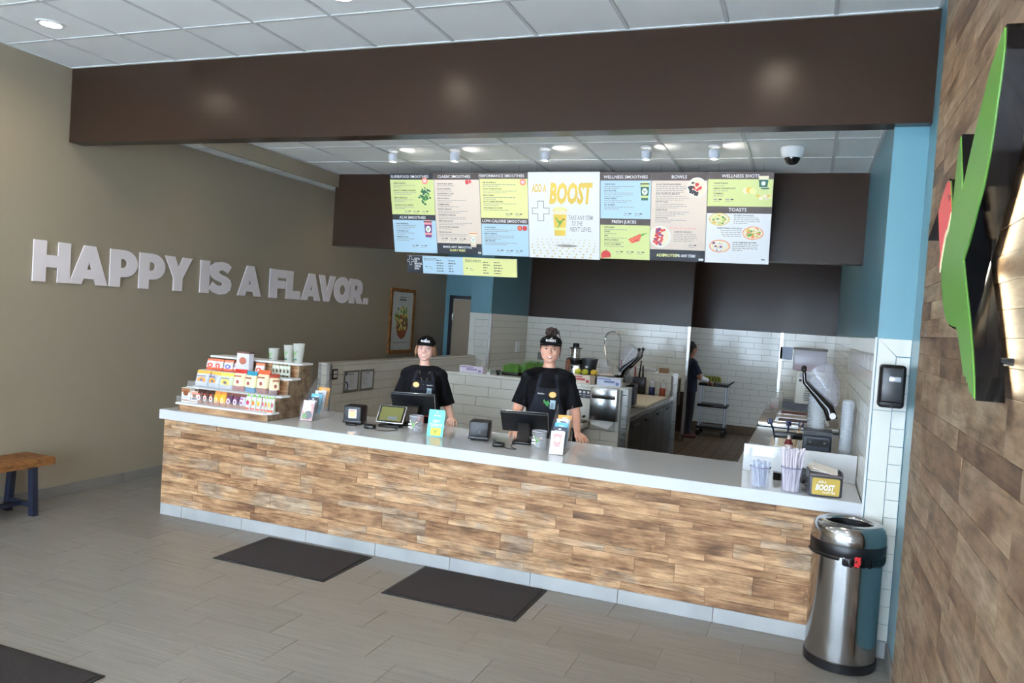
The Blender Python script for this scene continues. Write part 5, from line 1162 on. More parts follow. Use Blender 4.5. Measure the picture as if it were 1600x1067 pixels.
# blender with opened sound enclosure
def blender(x, y, z, s_, rz, lab, flip=1):
    t = thing('enclosed_blender', lab, 'blender', (x, y, z), rz)
    B = lambda *a, **k: MB()
    MB().rbox(-.10 * s_, .10 * s_, -.12 * s_, .12 * s_, 0, .24 * s_, .015, seg=3).build('motor_base', mat('blender_slate', (44, 50, 62), .4), t)
    MB().box(-.075 * s_, .085 * s_, -.1225 * s_, -.12 * s_, .16 * s_, .215 * s_).build('control_panel', black, t)
    for dx in (-.05, .05): MB().cyl((dx * s_, -.122 * s_, .19 * s_), (dx * s_, -.13 * s_, .19 * s_), .008, n=10).build('knob', chrome, t)
    MB().box(-.10 * s_, .10 * s_, -.12 * s_, .12 * s_, .24 * s_, .27 * s_).build('sound_base', black, t)
    MB().lathe((0, 0, .27 * s_), [(.001, 0), (.045 * s_, 0), (.07 * s_, .2 * s_), (.067 * s_, .2 * s_), (.042 * s_, .01), (.001, .01)], 20, caps=False).build('jar', clear_film, t)
    # hood: half-open clear shell on two black arms pivoting at the back
    px, pz = flip * .09 * s_, .40 * s_
    up = Vector((-flip * .52, 0, .85)); side = Vector((flip * .85, 0, .52))
    hood = []
    for q, w_, d_ in ((.05, .02, .0), (.15, .10, .10), (.30, .13, .13), (.36, .10, .12)):
        c = Vector((px, 0, pz)) + up * q * s_ + side * (.05 * s_)
        hood.append([c + side * (w_ * s_ * math.cos(a)) + Vector((0, 1, 0)) * (.12 * s_ * (1 if math.sin(a) > 0 else -1) * abs(math.sin(a)) ** .5) for a in [2 * PI * i / 20 for i in range(20)]])
    MB().ring(hood, caps=True).build('clear_hood', mat('hood_plastic', (190, 192, 206), .06, alpha=.3, spec=1), t)
    for yy in (-.125, .125):
        pts = [Vector((px, yy * s_, pz - .03 * s_)), Vector((px, yy * s_, pz)) + up * .06 * s_, Vector((px, yy * s_, pz)) + up * .18 * s_ - side * .03 * s_, Vector((px, yy * s_, pz)) + up * .3 * s_ - side * .06 * s_, Vector((px, yy * s_, pz)) + up * .37 * s_ - side * .03 * s_]
        MB().tube(pts, [.042 * s_, .040 * s_, .026 * s_, .015 * s_, .012 * s_], 10).build('hinge_arm', black_gloss, t)
        MB().cyl((px, yy * s_ - .02, pz), (px, (yy - .035) * s_ - .02 if yy < 0 else yy * s_ + .04, pz), .022 * s_, n=18).build('pivot_disc', white_p, t)
        MB().ell(Vector((px, yy * s_, pz)) + up * .39 * s_ - side * .02 * s_, (.02, .015, .02), n=10, m=7).build('latch_knob', black, t)
    return t
blender(4.0, 1.28, .866, 1.0, .0, 'dark slate blender with its clear sound hood flipped open beside the lid stack')
# stacks of clear lids
random.seed(9)
for k, (x, y, h_, lab) in enumerate(((4.19, 1.12, .50, 'tall stack of clear dome lids right of the open-hooded blender'), (3.99, 1.80, .62, 'stack of large clear dome lids behind the open-hooded blender'))):
    t = thing('lid_stack', lab, 'lid stack', (x, y, .866)); r_ = .047 if k == 0 else .075
    n_ = 38 if k == 0 else 30; dome = MB().lathe((0, 0, 0), [(r_, 0), (r_, .004), (r_ * .9, .006), (r_ * .86, .03), (r_ * .6, .042), (r_ * .2, .045)], 20, caps=False).data('clear_lid', mat('lid_plastic', (214, 222, 230), .15, alpha=.5, spec=.8))
    for q in range(n_):
        o = link('clear_lid', dome, t); o.location = (random.uniform(-.001, .001), random.uniform(-.001, .001), q * h_ / n_)
# utensil holder
t = thing('utensil_holder', 'black caddy of dark scoops and spatulas on the right counter', 'utensil holder', (3.78, 1.78, .866))
MB().rbox(-.10, .12, -.05, .05, .12, .17, .01).build('caddy', black, t); MB().box(-.09, -.07, -.04, .04, 0, .12).box(.09, .11, -.04, .04, 0, .12).build('legs_frame', steel, t)
for k, (x, lean) in enumerate(((-.07, -.35), (.0, .02), (.06, .2))):
    hm = mat('scoop_navy', (32, 38, 66), .35)
    MB().tube([(x, 0, .02), (x + lean * .12, 0, .18), (x + lean * .22, -.01, .26)], .008, 8).build('utensil_handle', hm if k != 2 else mat('scoop_tan', (170, 140, 110), .5), t)
    MB().rbox(x + lean * .2 - .022, x + lean * .2 + .022, -.014, .0, .22, .27, .006).build('utensil_head', hm, t)
t = thing('cup_warmer', 'small red and white squeeze bottle beside the dark blender', 'bottle', (3.80, 1.42, .866))
MB().lathe((0, 0, 0), [(.001, 0), (.032, 0), (.034, .01), (.034, .12), (.02, .15), (.008, .19), (.001, .19)], 18, caps=False).build('bottle', mat('bottle_white', (224, 216, 206), .4), t)
MB().lathe((0, 0, .12), [(.035, 0), (.022, .03), (.02, .04), (.001, .04)], 18, caps=False).build('red_cap', mat('cap_maroon', (110, 30, 32), .4), t)
t.name = 'squeeze_bottle'
# ================================================================== LEDGE, HAND SINK, PREP AREA
def glove_box(x, y, z, w_, h_, d_, rz, lab, c1, c2, grp='cardboard glove boxes on the tiled ledge'):
    t = thing('glove_box', lab, 'box', (x, y, z), rz, grp)
    MB().box(-w_ / 2, w_ / 2, -d_ / 2, d_ / 2, 0, h_).build('carton', mat('box_%d_%d' % (c1[0], c1[1]), c1, .6), t)
    MB().lathe((0, 0, h_), [(.001, .001), (.03, .001), (.03, .0005)], 16, caps=False, sx=1.4).build('opening', rubber, t)
    fr = Frame((-w_ / 2, -d_ / 2, h_), (1, 0, 0), (0, 0, -1), (0, -1, 0)); T = MB()
    fr.rect(T, .01, h_ * .12, w_ * .6, h_ * .25, 0); fr.rect(T, w_ * .3, h_ * .35, w_ * .75, h_ * .6, 0, .0012); fr.rect(T, w_ * .8, h_ * .5, w_ * .93, h_ * .85, 0, .0012)
    T.build('small_print', mat('print_%d_%d' % (c2[0], c2[1]), c2, .6), t, kind='stuff', fix=False)
glove_box(.545, 2.68, 1.2, .27, .075, .12, 0, 'white and violet glove box at the left end of the tiled ledge', (222, 214, 226), (150, 130, 170))
glove_box(1.765, 2.68, 1.2, .22, .085, .12, -.15, 'cream and red glove box on the ledge behind the right worker', (226, 210, 196), (186, 80, 76))
glove_box(2.05, 2.68, 1.2, .24, .085, .12, .03, 'pale blue-white glove box at the right end of the tiled ledge', (214, 220, 236), (110, 124, 170))
for k, x in enumerate((.73, .84)):
    t = thing('succulent', ('small grey-green plant right of the violet glove box', 'small dark plant in a tiny pot on the ledge')[k], 'plant', (x, 2.67, 1.2), 0, 'tiny plants on the ledge')
    MB().lathe((0, 0, 0), [(.001, 0), (.018, 0), (.022, .025), (.001, .025)], 12, caps=False).build('pot', black if k else white_p, t)
    for q in range(9):
        a = 2 * PI * q / 9; m_ = MB().ell((.016 * math.cos(a), .016 * math.sin(a), .035 + .006 * (q % 2)), (.012, .006, .016), n=8, m=6, rot=(0, .5, a)); m_.build('leaf', mat('sage_leaf' if not k else 'dark_leaf', (150, 166, 140) if not k else (50, 62, 48), .6), t)
# back prep fridge top (between ledge and prep wall), its doors face the aisle
pf = thing('undercounter_fridge', 'stainless worktop fridge with dark door fronts facing the aisle', 'fridge', (1.6, 4.1, 0))
MB().box(.3, 2.22, 2.78, 5.57, .1, .84).build('cabinet', steel, pf, world=True)
MB().rbox(.3, 2.25, 2.77, 5.58, .85, .9, .006).build('worktop', steel, pf, world=True)
for k in range(4):
    y = 2.80 + k * .69; MB().box(2.222, 2.245, y + .01, y + .68, .12, .82).build('door', brushed('dark_steel', (66, 66, 70), .3, (60, 1, 1)), pf, world=True); MB().rbox(2.246, 2.262, y + .2, y + .5, .76, .785, .005).build('door_handle', black, pf, world=True)
for y in (2.85, 5.5): MB().cyl((2.2, y, 0), (2.2, y, .1), .02).build('leg', steel, pf, world=True)
t = thing('cutting_board', 'large cream cutting board on the worktop fridge by the aisle', 'cutting board', (1.95, 4.5, .901)); MB().rbox(-.32, .28, -.72, .66, 0, .022, .004).build('board', MATS['board_cream'], t)
t = thing('food_pan', 'stainless pan sunk in the worktop behind the paper towel box', 'pan', (1.76, 2.98, .901)); MB().rbox(-.2, .2, -.15, .15, 0, .02, .005).box(-.17, .17, -.12, .12, .02, .0205).build('pan', chrome, t)
# shelf over the fridge behind the ledge with grass, tray, fruit, blender
hs = thing('back_shelf', 'stainless overshelf behind the tiled ledge carrying grass trays and fruit', 'shelf', (1.0, 3.1, 0))
MB().box(.45, 2.08, 2.80, 3.5, 1.165, 1.185).build('shelf_board', steel, hs, world=True)
for x in (.5, 2.03):
    for y in (2.85, 3.45): MB().cyl((x, y, .9), (x, y, 1.165), .015).build('post', steel, hs, world=True)
grass_m = mat('grass_blade', (92, 140, 46), .6, var=.3)
for k, (x, y, w_, h_) in enumerate(((.87, 3.05, .2, .10), (1.125, 3.08, .27, .15))):
    t = thing('wheatgrass_tray', ('low tray of short wheatgrass left of the taller one', 'tray of tall green wheatgrass beside the right worker')[k], 'grass tray', (x, y, 1.186), 0, 'wheatgrass trays')
    MB().rbox(-w_ / 2, w_ / 2, -.12, .12, 0, .035, .006).build('tray', black, t); mb = MB(); random.seed(30 + k)
    for q in range(900):
        a, b = random.uniform(-w_ / 2 + .01, w_ / 2 - .01), random.uniform(-.11, .11); hh = h_ * random.uniform(.75, 1.1); dx, dy = random.gauss(0, .014), random.gauss(0, .014)
        mb.add([(a - .0016, b, .03), (a + .0016, b, .03), (a + dx * .5 + .001, b + dy * .5, .03 + hh * .6), (a + dx, b + dy, .03 + hh), (a + dx * .5 - .001, b + dy * .5, .03 + hh * .6)], [(0, 1, 2, 3, 4)])
    mb.build('grass', grass_m, t, kind='stuff', fix=False)
t = thing('tray', 'wide dark tray on the overshelf left of the flipped blender hood', 'tray', (1.74, 3.05, 1.186)); MB().rbox(-.22, .26, -.16, .16, 0, .075, .012, seg=2).build('tray_body', mat('tray_slate', (54, 56, 64), .4), t)
random.seed(14)
for k, (x, y, c, lab) in enumerate(((1.62, 3.0, (200, 190, 60), 'yellow-green fruit left of the ripe one, on the dark tray'), (1.70, 2.99, (176, 178, 50), 'rounder green fruit in the middle of the dark tray'), (1.79, 3.02, (214, 176, 60), 'ripe yellow fruit on the dark tray'))):
    t = thing('fruit', lab, 'fruit', (x, y, 1.262), 0, 'fruit on the dark tray'); MB().ell((0, 0, .032), (.04, .034, .033)).build('skin', mat('fruit_%d' % k, c, .45), t); MB().cyl((.036, 0, .04), (.046, 0, .046), .003, n=6).build('stem', mat('stem_brown', (90, 70, 40), .7), t)
t = thing('food_packet', 'crumpled pale packet at the right of the dark tray', 'packet', (1.92, 3.02, 1.262)); MB().ell((0, 0, .02), (.09, .06, .02)).build('packet', mat('packet_pale', (206, 196, 186), .5), t)
t = thing('pepper_mill', 'brown wooden pepper mill behind the right worker', 'pepper mill', (1.43, 3.25, 1.186))
MB().lathe((0, 0, 0), [(.001, 0), (.03, 0), (.032, .02), (.022, .07), (.02, .10), (.028, .14), (.028, .155), (.001, .156)], 20, caps=False).build('body', mat('mill_brown', (120, 66, 40), .3), t)
MB().lathe((0, 0, .157), [(.026, 0), (.028, .02), (.02, .05), (.008, .06), (.001, .062)], 20, caps=False).build('knob', MATS['mill_brown'], t)
# juicer with pulp bin, blender jar on the far side of the shelf
t = thing('juicer', 'steel and black juicer with a black pulp bin behind the right worker', 'juicer', (1.46, 3.42, 1.186))
MB().rbox(-.09, .09, -.09, .06, 0, .17, .025, seg=3).build('motor_base', brushed('juicer_steel', (196, 196, 192), .25, (1, 1, 40)), t)
MB().lathe((0, 0, .17), [(.001, 0), (.085, 0), (.10, .02), (.10, .05), (.07, .06)], 24, caps=False).build('bowl_cover', black, t)
MB().lathe((0, 0, .22), [(.05, 0), (.05, .10), (.058, .105), (.058, .115), (.001, .115)], 20, caps=False).build('feed_chute', MATS['juicer_steel'], t)
MB().lathe((0, 0, .335), [(.075, 0), (.075, .008), (.038, .012), (.036, .05), (.03, .06), (.001, .062)], 20, caps=False).build('pusher', black, t)
MB().lathe((.17, 0, .03), [(.001, 0), (.065, 0), (.088, .19), (.094, .19), (.094, .205), (.001, .206)], 24, caps=False).build('pulp_bin', mat('bin_black', (40, 42, 46), .4), t)
MB().rbox(.145, .18, -.092, -.083, .13, .155, .002).build('label', white_p, t)
t = thing('blender_jar', 'clear empty pitcher right of the black pulp bin', 'pitcher', (1.80, 3.42, 1.186))
MB().lathe((0, 0, 0), [(.001, 0), (.05, 0), (.062, .24), (.059, .24), (.047, .006), (.001, .006)], 24, caps=False).build('jar_wall', clear_film, t); MB().tube([(.055, 0, .20), (.095, 0, .19), (.095, 0, .08), (.05, 0, .06)], .007, 8).build('jar_handle', clear_film, t)
blender(2.02, 3.72, .923, .88, 0, 'blender with a flipped clear hood and black arms beside the spray faucet', -1)
# spray faucet on the back wall sink
t = thing('spray_faucet', 'tall sprung spray faucet arched in front of the back wall tiles', 'faucet', (1.03, 7.3, .9))
MB().cyl((0, .12, 0), (0, .12, .25), .014).build('riser_pipe', chrome, t)
arcp = [(.02 + .0, .12, .25 + .1 * k) for k in range(5)] + [(.02 - .13 + .13 * math.cos(R(a)), .12, .65 + .13 * math.sin(R(a)) * 1.1) for a in range(15, 181, 15)]
MB().tube([(p[0], p[1], p[2]) for p in arcp] + [(-.235, .1, .55), (-.20, .08, .42), (-.14, .04, .25), (-.10, 0, .18)], .011, 8).build('hose', chrome, t)
sp_ = MB(); ap = smooth([(p[0], p[1], p[2]) for p in arcp[2:]], 6)
for k in range(0, len(ap) - 1, 2): sp_.tube([ap[k], ap[k].lerp(ap[k + 1], .5)], .017, 8)
sp_.build('spring', mat('spring_steel', (170, 168, 160), .3, .9), t, kind='stuff'); MB().cyl((-.10, 0, .18), (-.09, -.01, .10), .018, .024).build('spray_head', black, t)
t = thing('back_sink', 'stainless sink counter along the back wall under the spray faucet', 'sink', (.9, 7.3, 0))
MB().box(-.55, 1.1, -.35, .385, .82, .899).build('basin_counter', steel, t)
for x in (-.5, 1.05):
    for y in (-.3, .33): MB().cyl((x, y, 0), (x, y, .82), .02).build('leg', steel, t)
# wall phone / sockets
t = thing('wall_switch', 'white box on the beige side tiles near the grass trays', 'switch', (-.671, 7.25, 1.24)); MB().rbox(0, .03, -.08, .08, 0, .17, .006).build('box', white_p, t)
t = thing('wall_outlet', 'grey outlet plate on the back tiles behind the right worker', 'socket', (-.35, 7.688, 1.12)); MB().rbox(-.09, .09, -.012, 0, 0, .13, .004).build('plate', mat('outlet_grey', (140, 138, 132), .5), t)
# hand sink, sign and paper towel box on the aisle end of the ledge wall
t = thing('paper_towel_box', 'stainless paper towel box with a towel hanging out on the tiled ledge wall', 'towel dispenser', (2.045, 2.588, .865))
MB().rbox(-.135, .135, -.11, .0, 0, .325, .006).build('housing', brushed('towel_steel', (186, 186, 184), .2, (60, 1, 1)), t); MB().rbox(-.12, .12, -.116, -.108, .215, .315, .004).build('door', MATS['towel_steel'], t)
MB().cyl((0, -.116, .29), (0, -.122, .29), .009).build('lock', chrome, t)
MB().prism([(-.125, 0), (.11, 0), (.10, -.03), (.05, -.085), (-.02, -.07), (-.12, -.05)], (0, -.07, 0), (1, 0, 0), (0, .0, 1), (0, .002, 0)).build('paper_towel', white_paper, t)
t = thing('wash_sign', 'dark sign with small white symbols over the hand sink', 'sign', (1.80, 2.59, 1.06)); MB().box(-.09, .09, -.004, 0, 0, .085).build('plate', mat('sign_navy', (30, 36, 52), .4), t)
fr = Frame((-.09, -.004, .085), (1, 0, 0), (0, 0, -1), (0, -1, 0)); T = MB()
for k in range(4): fr.rect(T, .012 + k * .042, .015, .035 + k * .042, .035, 0); fr.rect(T, .012 + k * .042, .05, .04 + k * .042, .055, 0)
T.build('small_print', ink[W_], t, kind='stuff', fix=False)
t = thing('hand_sink', 'small white hand sink with a dark faucet left of the paper towel box', 'sink', (1.78, 2.59, .78))
MB().rbox(-.14, .11, -.26, .0, 0, .05, .012).build('basin_rim', mat('sink_white', (214, 214, 208), .3), t); MB().rbox(-.10, .10, -.22, -.05, .0505, .053, .02).build('basin_bowl', mat('bowl_grey', (120, 118, 112), .3), t)
MB().rbox(-.14, .11, -.02, .0, .05, .20, .004).build('splash_back', MATS['sink_white'], t)
MB().tube([(-.01, -.02, .11), (-.01, -.06, .14), (.0, -.12, .13), (.0, -.15, .10)], .011, 8).build('spout', rubber, t); MB().cyl((.06, -.02, .1), (.06, -.06, .1), .012).cyl((-.07, -.02, .1), (-.07, -.06, .1), .012).build('tap', rubber, t)
MB().lathe((0, -.13, -.16), [(.02, 0), (.02, .1), (.05, .16)], 12, caps=False).build('drain', rubber, t)
# knife rack, bottles, bins on the worktop in front of the prep wall
t = thing('knife_bin', 'black bin of knives and utensils on the prep worktop', 'knife holder', (1.72, 5.25, .901)); MB().rbox(-.22, .20, -.07, .07, 0, .24, .008).build('bin', black, t)
random.seed(44)
for k in range(7):
    x = -.17 + k * .055; ln = random.uniform(.14, .24); MB().tube([(x, 0, .2), (x + random.uniform(-.05, .05), 0, .22 + ln)], [.012, .009], 8).build('knife_handle', (black, mat('handle_red', (150, 40, 36), .4), black)[k % 3], t)
for k, (x, c, lab) in enumerate(((2.0, (36, 48, 90), 'blue squeeze bottle on the prep worktop beside the knife bin'), (2.14, (150, 66, 44), 'red squeeze bottle at the aisle edge of the prep worktop'))):
    t = thing('squeeze_bottle', lab, 'bottle', (x, 5.3, .901), 0, 'squeeze bottles on the prep worktop'); MB().lathe((0, 0, 0), [(.001, 0), (.038, 0), (.04, .02), (.04, .12)], 18, caps=False).build('sauce', mat('sauce_%d' % k, c, .4), t); MB().lathe((0, 0, .12), [(.04, 0), (.038, .06), (.012, .08), (.006, .12), (.001, .12)], 18, caps=False).build('bottle_top', frost, t)
t = thing('takeout_tray', 'clear plastic tray on the tiled prep wall', 'tray', (1.86, 5.67, 1.2)); MB().rbox(-.22, .12, -.06, .06, 0, .055, .02, seg=3).build('tray', frost, t)
t = thing('small_box', 'small brown box at the aisle end of the prep wall', 'box', (2.08, 5.67, 1.2)); MB().box(-.06, .06, -.06, .06, 0, .06).build('carton', mat('kraft', (146, 112, 78), .7), t); MB().box(-.062, .062, -.015, .015, .0601, .0612).build('tape', mat('tape_dark', (70, 60, 50), .5), t)
t = thing('hanging_towel', 'dark cloth hanging from the end of the prep wall', 'towel', (2.30, 5.68, .98)); MB().rbox(-.01, .012, -.04, .04, -.2, .16, .006).build('cloth', mat('towel_olive', (70, 66, 54), .9), t)
t.name = 'hanging_towel'
# utility cart in the recess with green bananas
t = thing('utility_cart', 'three-tier black utility cart with silver posts beside the rear worker', 'cart', (2.44, 8.85, 0), .0)
for z in (.12, .50, .86): MB().rbox(-.26, .24, -.2, .2, z, z + .05, .012).build('shelf_tray', black, t)
for x in (-.22, .2):
    for y in (-.17, .17): MB().cyl((x, y, .1), (x, y, .87), .014, n=10).build('post', mat('cart_post', (186, 190, 196), .3, .8), t); MB().cyl((x, y - .015, .045), (x, y + .015, .045), .045, n=16).build('caster', rubber, t)
MB().tube([(.22, -.16, .89), (.30, -.15, .95), (.30, .15, .95), (.22, .16, .89)], .014, 8).build('push_handle', black, t)
random.seed(8)
for k in range(11):
    b = thing('green_banana', 'green banana, ' + ('frontmost', 'second', 'third', 'fourth', 'fifth', 'sixth', 'seventh', 'eighth', 'ninth', 'tenth', 'last')[k] + ' of the pile on the cart', 'banana', (2.26 + (k % 6) * .052, 8.77 + (k // 6) * .18, .912), random.uniform(-.04, .04), 'green bananas on the cart')
    pts = [Vector((.03 * math.cos(R(a)) - .01, (a - 90) / 90 * .08, .07 * math.sin(R(a)))) for a in range(10, 171, 20)]
    MB().tube(pts, [.008, .016, .02, .021, .021, .021, .018, .012, .006][:len(pts)], 8).build('peel', mat('banana_green', (134, 138, 50), .5), b); b.scale = (1, 1, 1.3)
# ================================================================== PEOPLE
def caps(mb, pts, rs, n=14, flat0=False, flat1=False, sx=1.0):
    """tapered limb through joints with rounded (or flat) ends"""
    pts = [Vector(p) for p in pts]; P_ = []; 
    d0 = (pts[1] - pts[0]).normalized(); d1 = (pts[-1] - pts[-2]).normalized()
    if not flat0: P_ += [(pts[0] - d0 * rs[0] * math.cos(t), rs[0] * math.sin(t)) for t in (.15, .5, .95)]
    for k, p in enumerate(pts):
        P_.append((p, rs[k]))
        if k < len(pts) - 1 and (pts[k + 1] - p).length > .06:
            for q in (.25, .5, .75): P_.append((p.lerp(pts[k + 1], q), rs[k] + (rs[k + 1] - rs[k]) * q))
    if not flat1: P_ += [(pts[-1] + d1 * rs[-1] * math.cos(t), rs[-1] * math.sin(t)) for t in (.95, .5, .15)]
    mb.tube([q[0] for q in P_], [max(.0008, q[1]) for q in P_], n)
def loft(mb, rings, n=28):
    mb.ring([[Vector((cx + rx * math.cos(t), cy + ry * math.sin(t), z)) for t in [2 * PI * i / n for i in range(n)]] for z, cx, cy, rx, ry in rings])
def remesh(mb, voxel, it=4, k=1.0, fac=.5, name='body'):
    me = mb.data('tmp', mat('skin_tmp', (200, 150, 130)))
    me.transform(Matrix.Scale(k, 4))
    bm = bmesh.new(); bm.from_mesh(me); bmesh.ops.recalc_face_normals(bm, faces=bm.faces[:]); bm.to_mesh(me); bm.free()
    o = bpy.data.objects.new('tmp', me); COL.objects.link(o)
    r = o.modifiers.new('r', 'REMESH'); r.mode = 'VOXEL'; r.voxel_size = voxel; r.use_smooth_shade = True
    s_ = o.modifiers.new('s', 'SMOOTH'); s_.factor = fac; s_.iterations = it
    out = evalmesh(o); out.name = name; out.materials.clear()
    return out
def cut(me, keep):
    bm = bmesh.new(); bm.from_mesh(me); bmesh.ops.delete(bm, geom=[f for f in bm.faces if not keep(f.calc_center_median())], context='FACES')
    bmesh.ops.delete(bm, geom=[v for v in bm.verts if not v.link_faces], context='VERTS'); bm.to_mesh(me); bm.free(); return me
def thicken(me, th):
    o = bpy.data.objects.new('tmp', me); COL.objects.link(o); m = o.modifiers.new('s', 'SOLIDIFY'); m.thickness = th; m.offset = 1
    out = evalmesh(o); return out
def bvh(me): return BVHTree.FromPolygons([v.co for v in me.vertices], [p.vertices[:] for p in me.polygons])
class Proj:
    """flat print laid on a curved surface, seen from the front (-y): coordinates x, z"""
    def __init__(s, trees, lift=.0015, y=-.6): s.t = trees if isinstance(trees, list) else [trees]; s.lift = lift; s.y = y
    def P(s, x, z, h=0):
        best = None
        for t in s.t:
            r_ = t.ray_cast(Vector((x, s.y, z)), Vector((0, 1, 0)), 2)
            if r_[0] is not None and (best is None or r_[0].y < best): best = r_[0].y
        return Vector((x, (best if best is not None else -.1) - s.lift - h, z))
    def poly(s, mb, pts, mi=0, h=0, n=1):
        c = s.P(sum(p[0] for p in pts) / len(pts), sum(p[1] for p in pts) / len(pts), h); vs = [s.P(p[0], p[1], h) for p in pts]
        mb.add(vs + [c], [(i, (i + 1) % len(vs), len(vs)) for i in range(len(vs))], mi)
    def ellipse(s, mb, x, z, rx, rz, mi=0, h=0, n=18, rot=0):
        s.poly(mb, [(x + rx * math.cos(t) * math.cos(rot) - rz * math.sin(t) * math.sin(rot), z + rx * math.cos(t) * math.sin(rot) + rz * math.sin(t) * math.cos(rot)) for t in [2 * PI * i / n for i in range(n)]], mi, h)
    def strip(s, mb, pts, wds, mi=0, h=0):
        vs = []
        for k, p in enumerate(pts):
            a = Vector(pts[max(0, k - 1)]); b = Vector(pts[min(len(pts) - 1, k + 1)]); d = (b - a).normalized(); nn = Vector((-d.y, d.x)) * wds[k]
            vs += [s.P(p[0] - nn.x, p[1] - nn.y, h), s.P(p[0] + nn.x, p[1] + nn.y, h)]
        mb.add(vs, [(2 * k, 2 * k + 1, 2 * k + 3, 2 * k + 2) for k in range(len(pts) - 1)], mi)
    def text(s, mb, t, x, z, size, mi=0, bold=.02, maxw=None, rot=0, h=0):
        v, f = text_geo(t, bold, 0); k = size / .7; sx = 1; x0 = min(p[0] for p in v); wd = (max(p[0] for p in v) - x0) * k
        if maxw: sx = maxw / wd; wd = maxw
        vs = []
        for p in v:
            a = (p[0] - x0) * k * sx - wd / 2; b = p[1] * k; vs.append(s.P(x + a * math.cos(rot) - b * math.sin(rot), z + a * math.sin(rot) + b * math.cos(rot), h))
        mb.add(vs, f, mi)
def hand(mb, wrist, d, up, s_, side, curl=.35, k=1.0):
    """palm and five fingers. d = direction of the fingers, up = back of the hand, side=+1: thumb towards d x up"""
    w_ = Vector(wrist); d = Vector(d).normalized(); up = Vector(up); up = (up - d * up.dot(d)).normalized(); lat = d.cross(up).normalized() * side
    palm = w_ + d * .05 * s_
    R_ = Matrix((lat, d, up)).transposed()
    for q in (.02, .045, .07): 
        c = w_ + d * q * s_; n = 12
    mb.ring([[w_ + d * (q * s_) + lat * (rx * s_ * math.cos(t)) + up * (rz * s_ * math.sin(t)) for t in [2 * PI * i / 14 for i in range(14)]] for q, rx, rz in ((-.01, .024, .019), (.015, .03, .018), (.045, .038, .017), (.075, .041, .014), (.088, .036, .009))])
    for i, (off, ln, r_) in enumerate(((.031, .066, .0082), (.0105, .075, .0086), (-.0105, .07, .0082), (-.031, .054, .0072))):
        p = w_ + d * .08 * s_ + lat * off * s_; a = curl + .06 * i; dd = (d + lat * off * 3.2).normalized(); pts = [p]; rr = [r_ * s_]
        for j, f in enumerate((.45, .3, .25)):
            dd = (dd * math.cos(a) - up * math.sin(a)).normalized(); p = p + dd * ln * f * s_; pts.append(p); rr.append(r_ * s_ * (.96, .9, .78)[j])
        caps(mb, pts, rr, 8)
    p = w_ + d * .02 * s_ + lat * .026 * s_; t1 = (d * .75 + lat * .62 - up * .25).normalized(); t2 = (d * .95 + lat * .2 - up * .35).normalized()
    caps(mb, [p, p + t1 * .042 * s_, p + t1 * .042 * s_ + t2 * .03 * s_, p + t1 * .042 * s_ + t2 * .052 * s_], [.014 * s_, .0115 * s_, .0098 * s_, .008 * s_], 9)
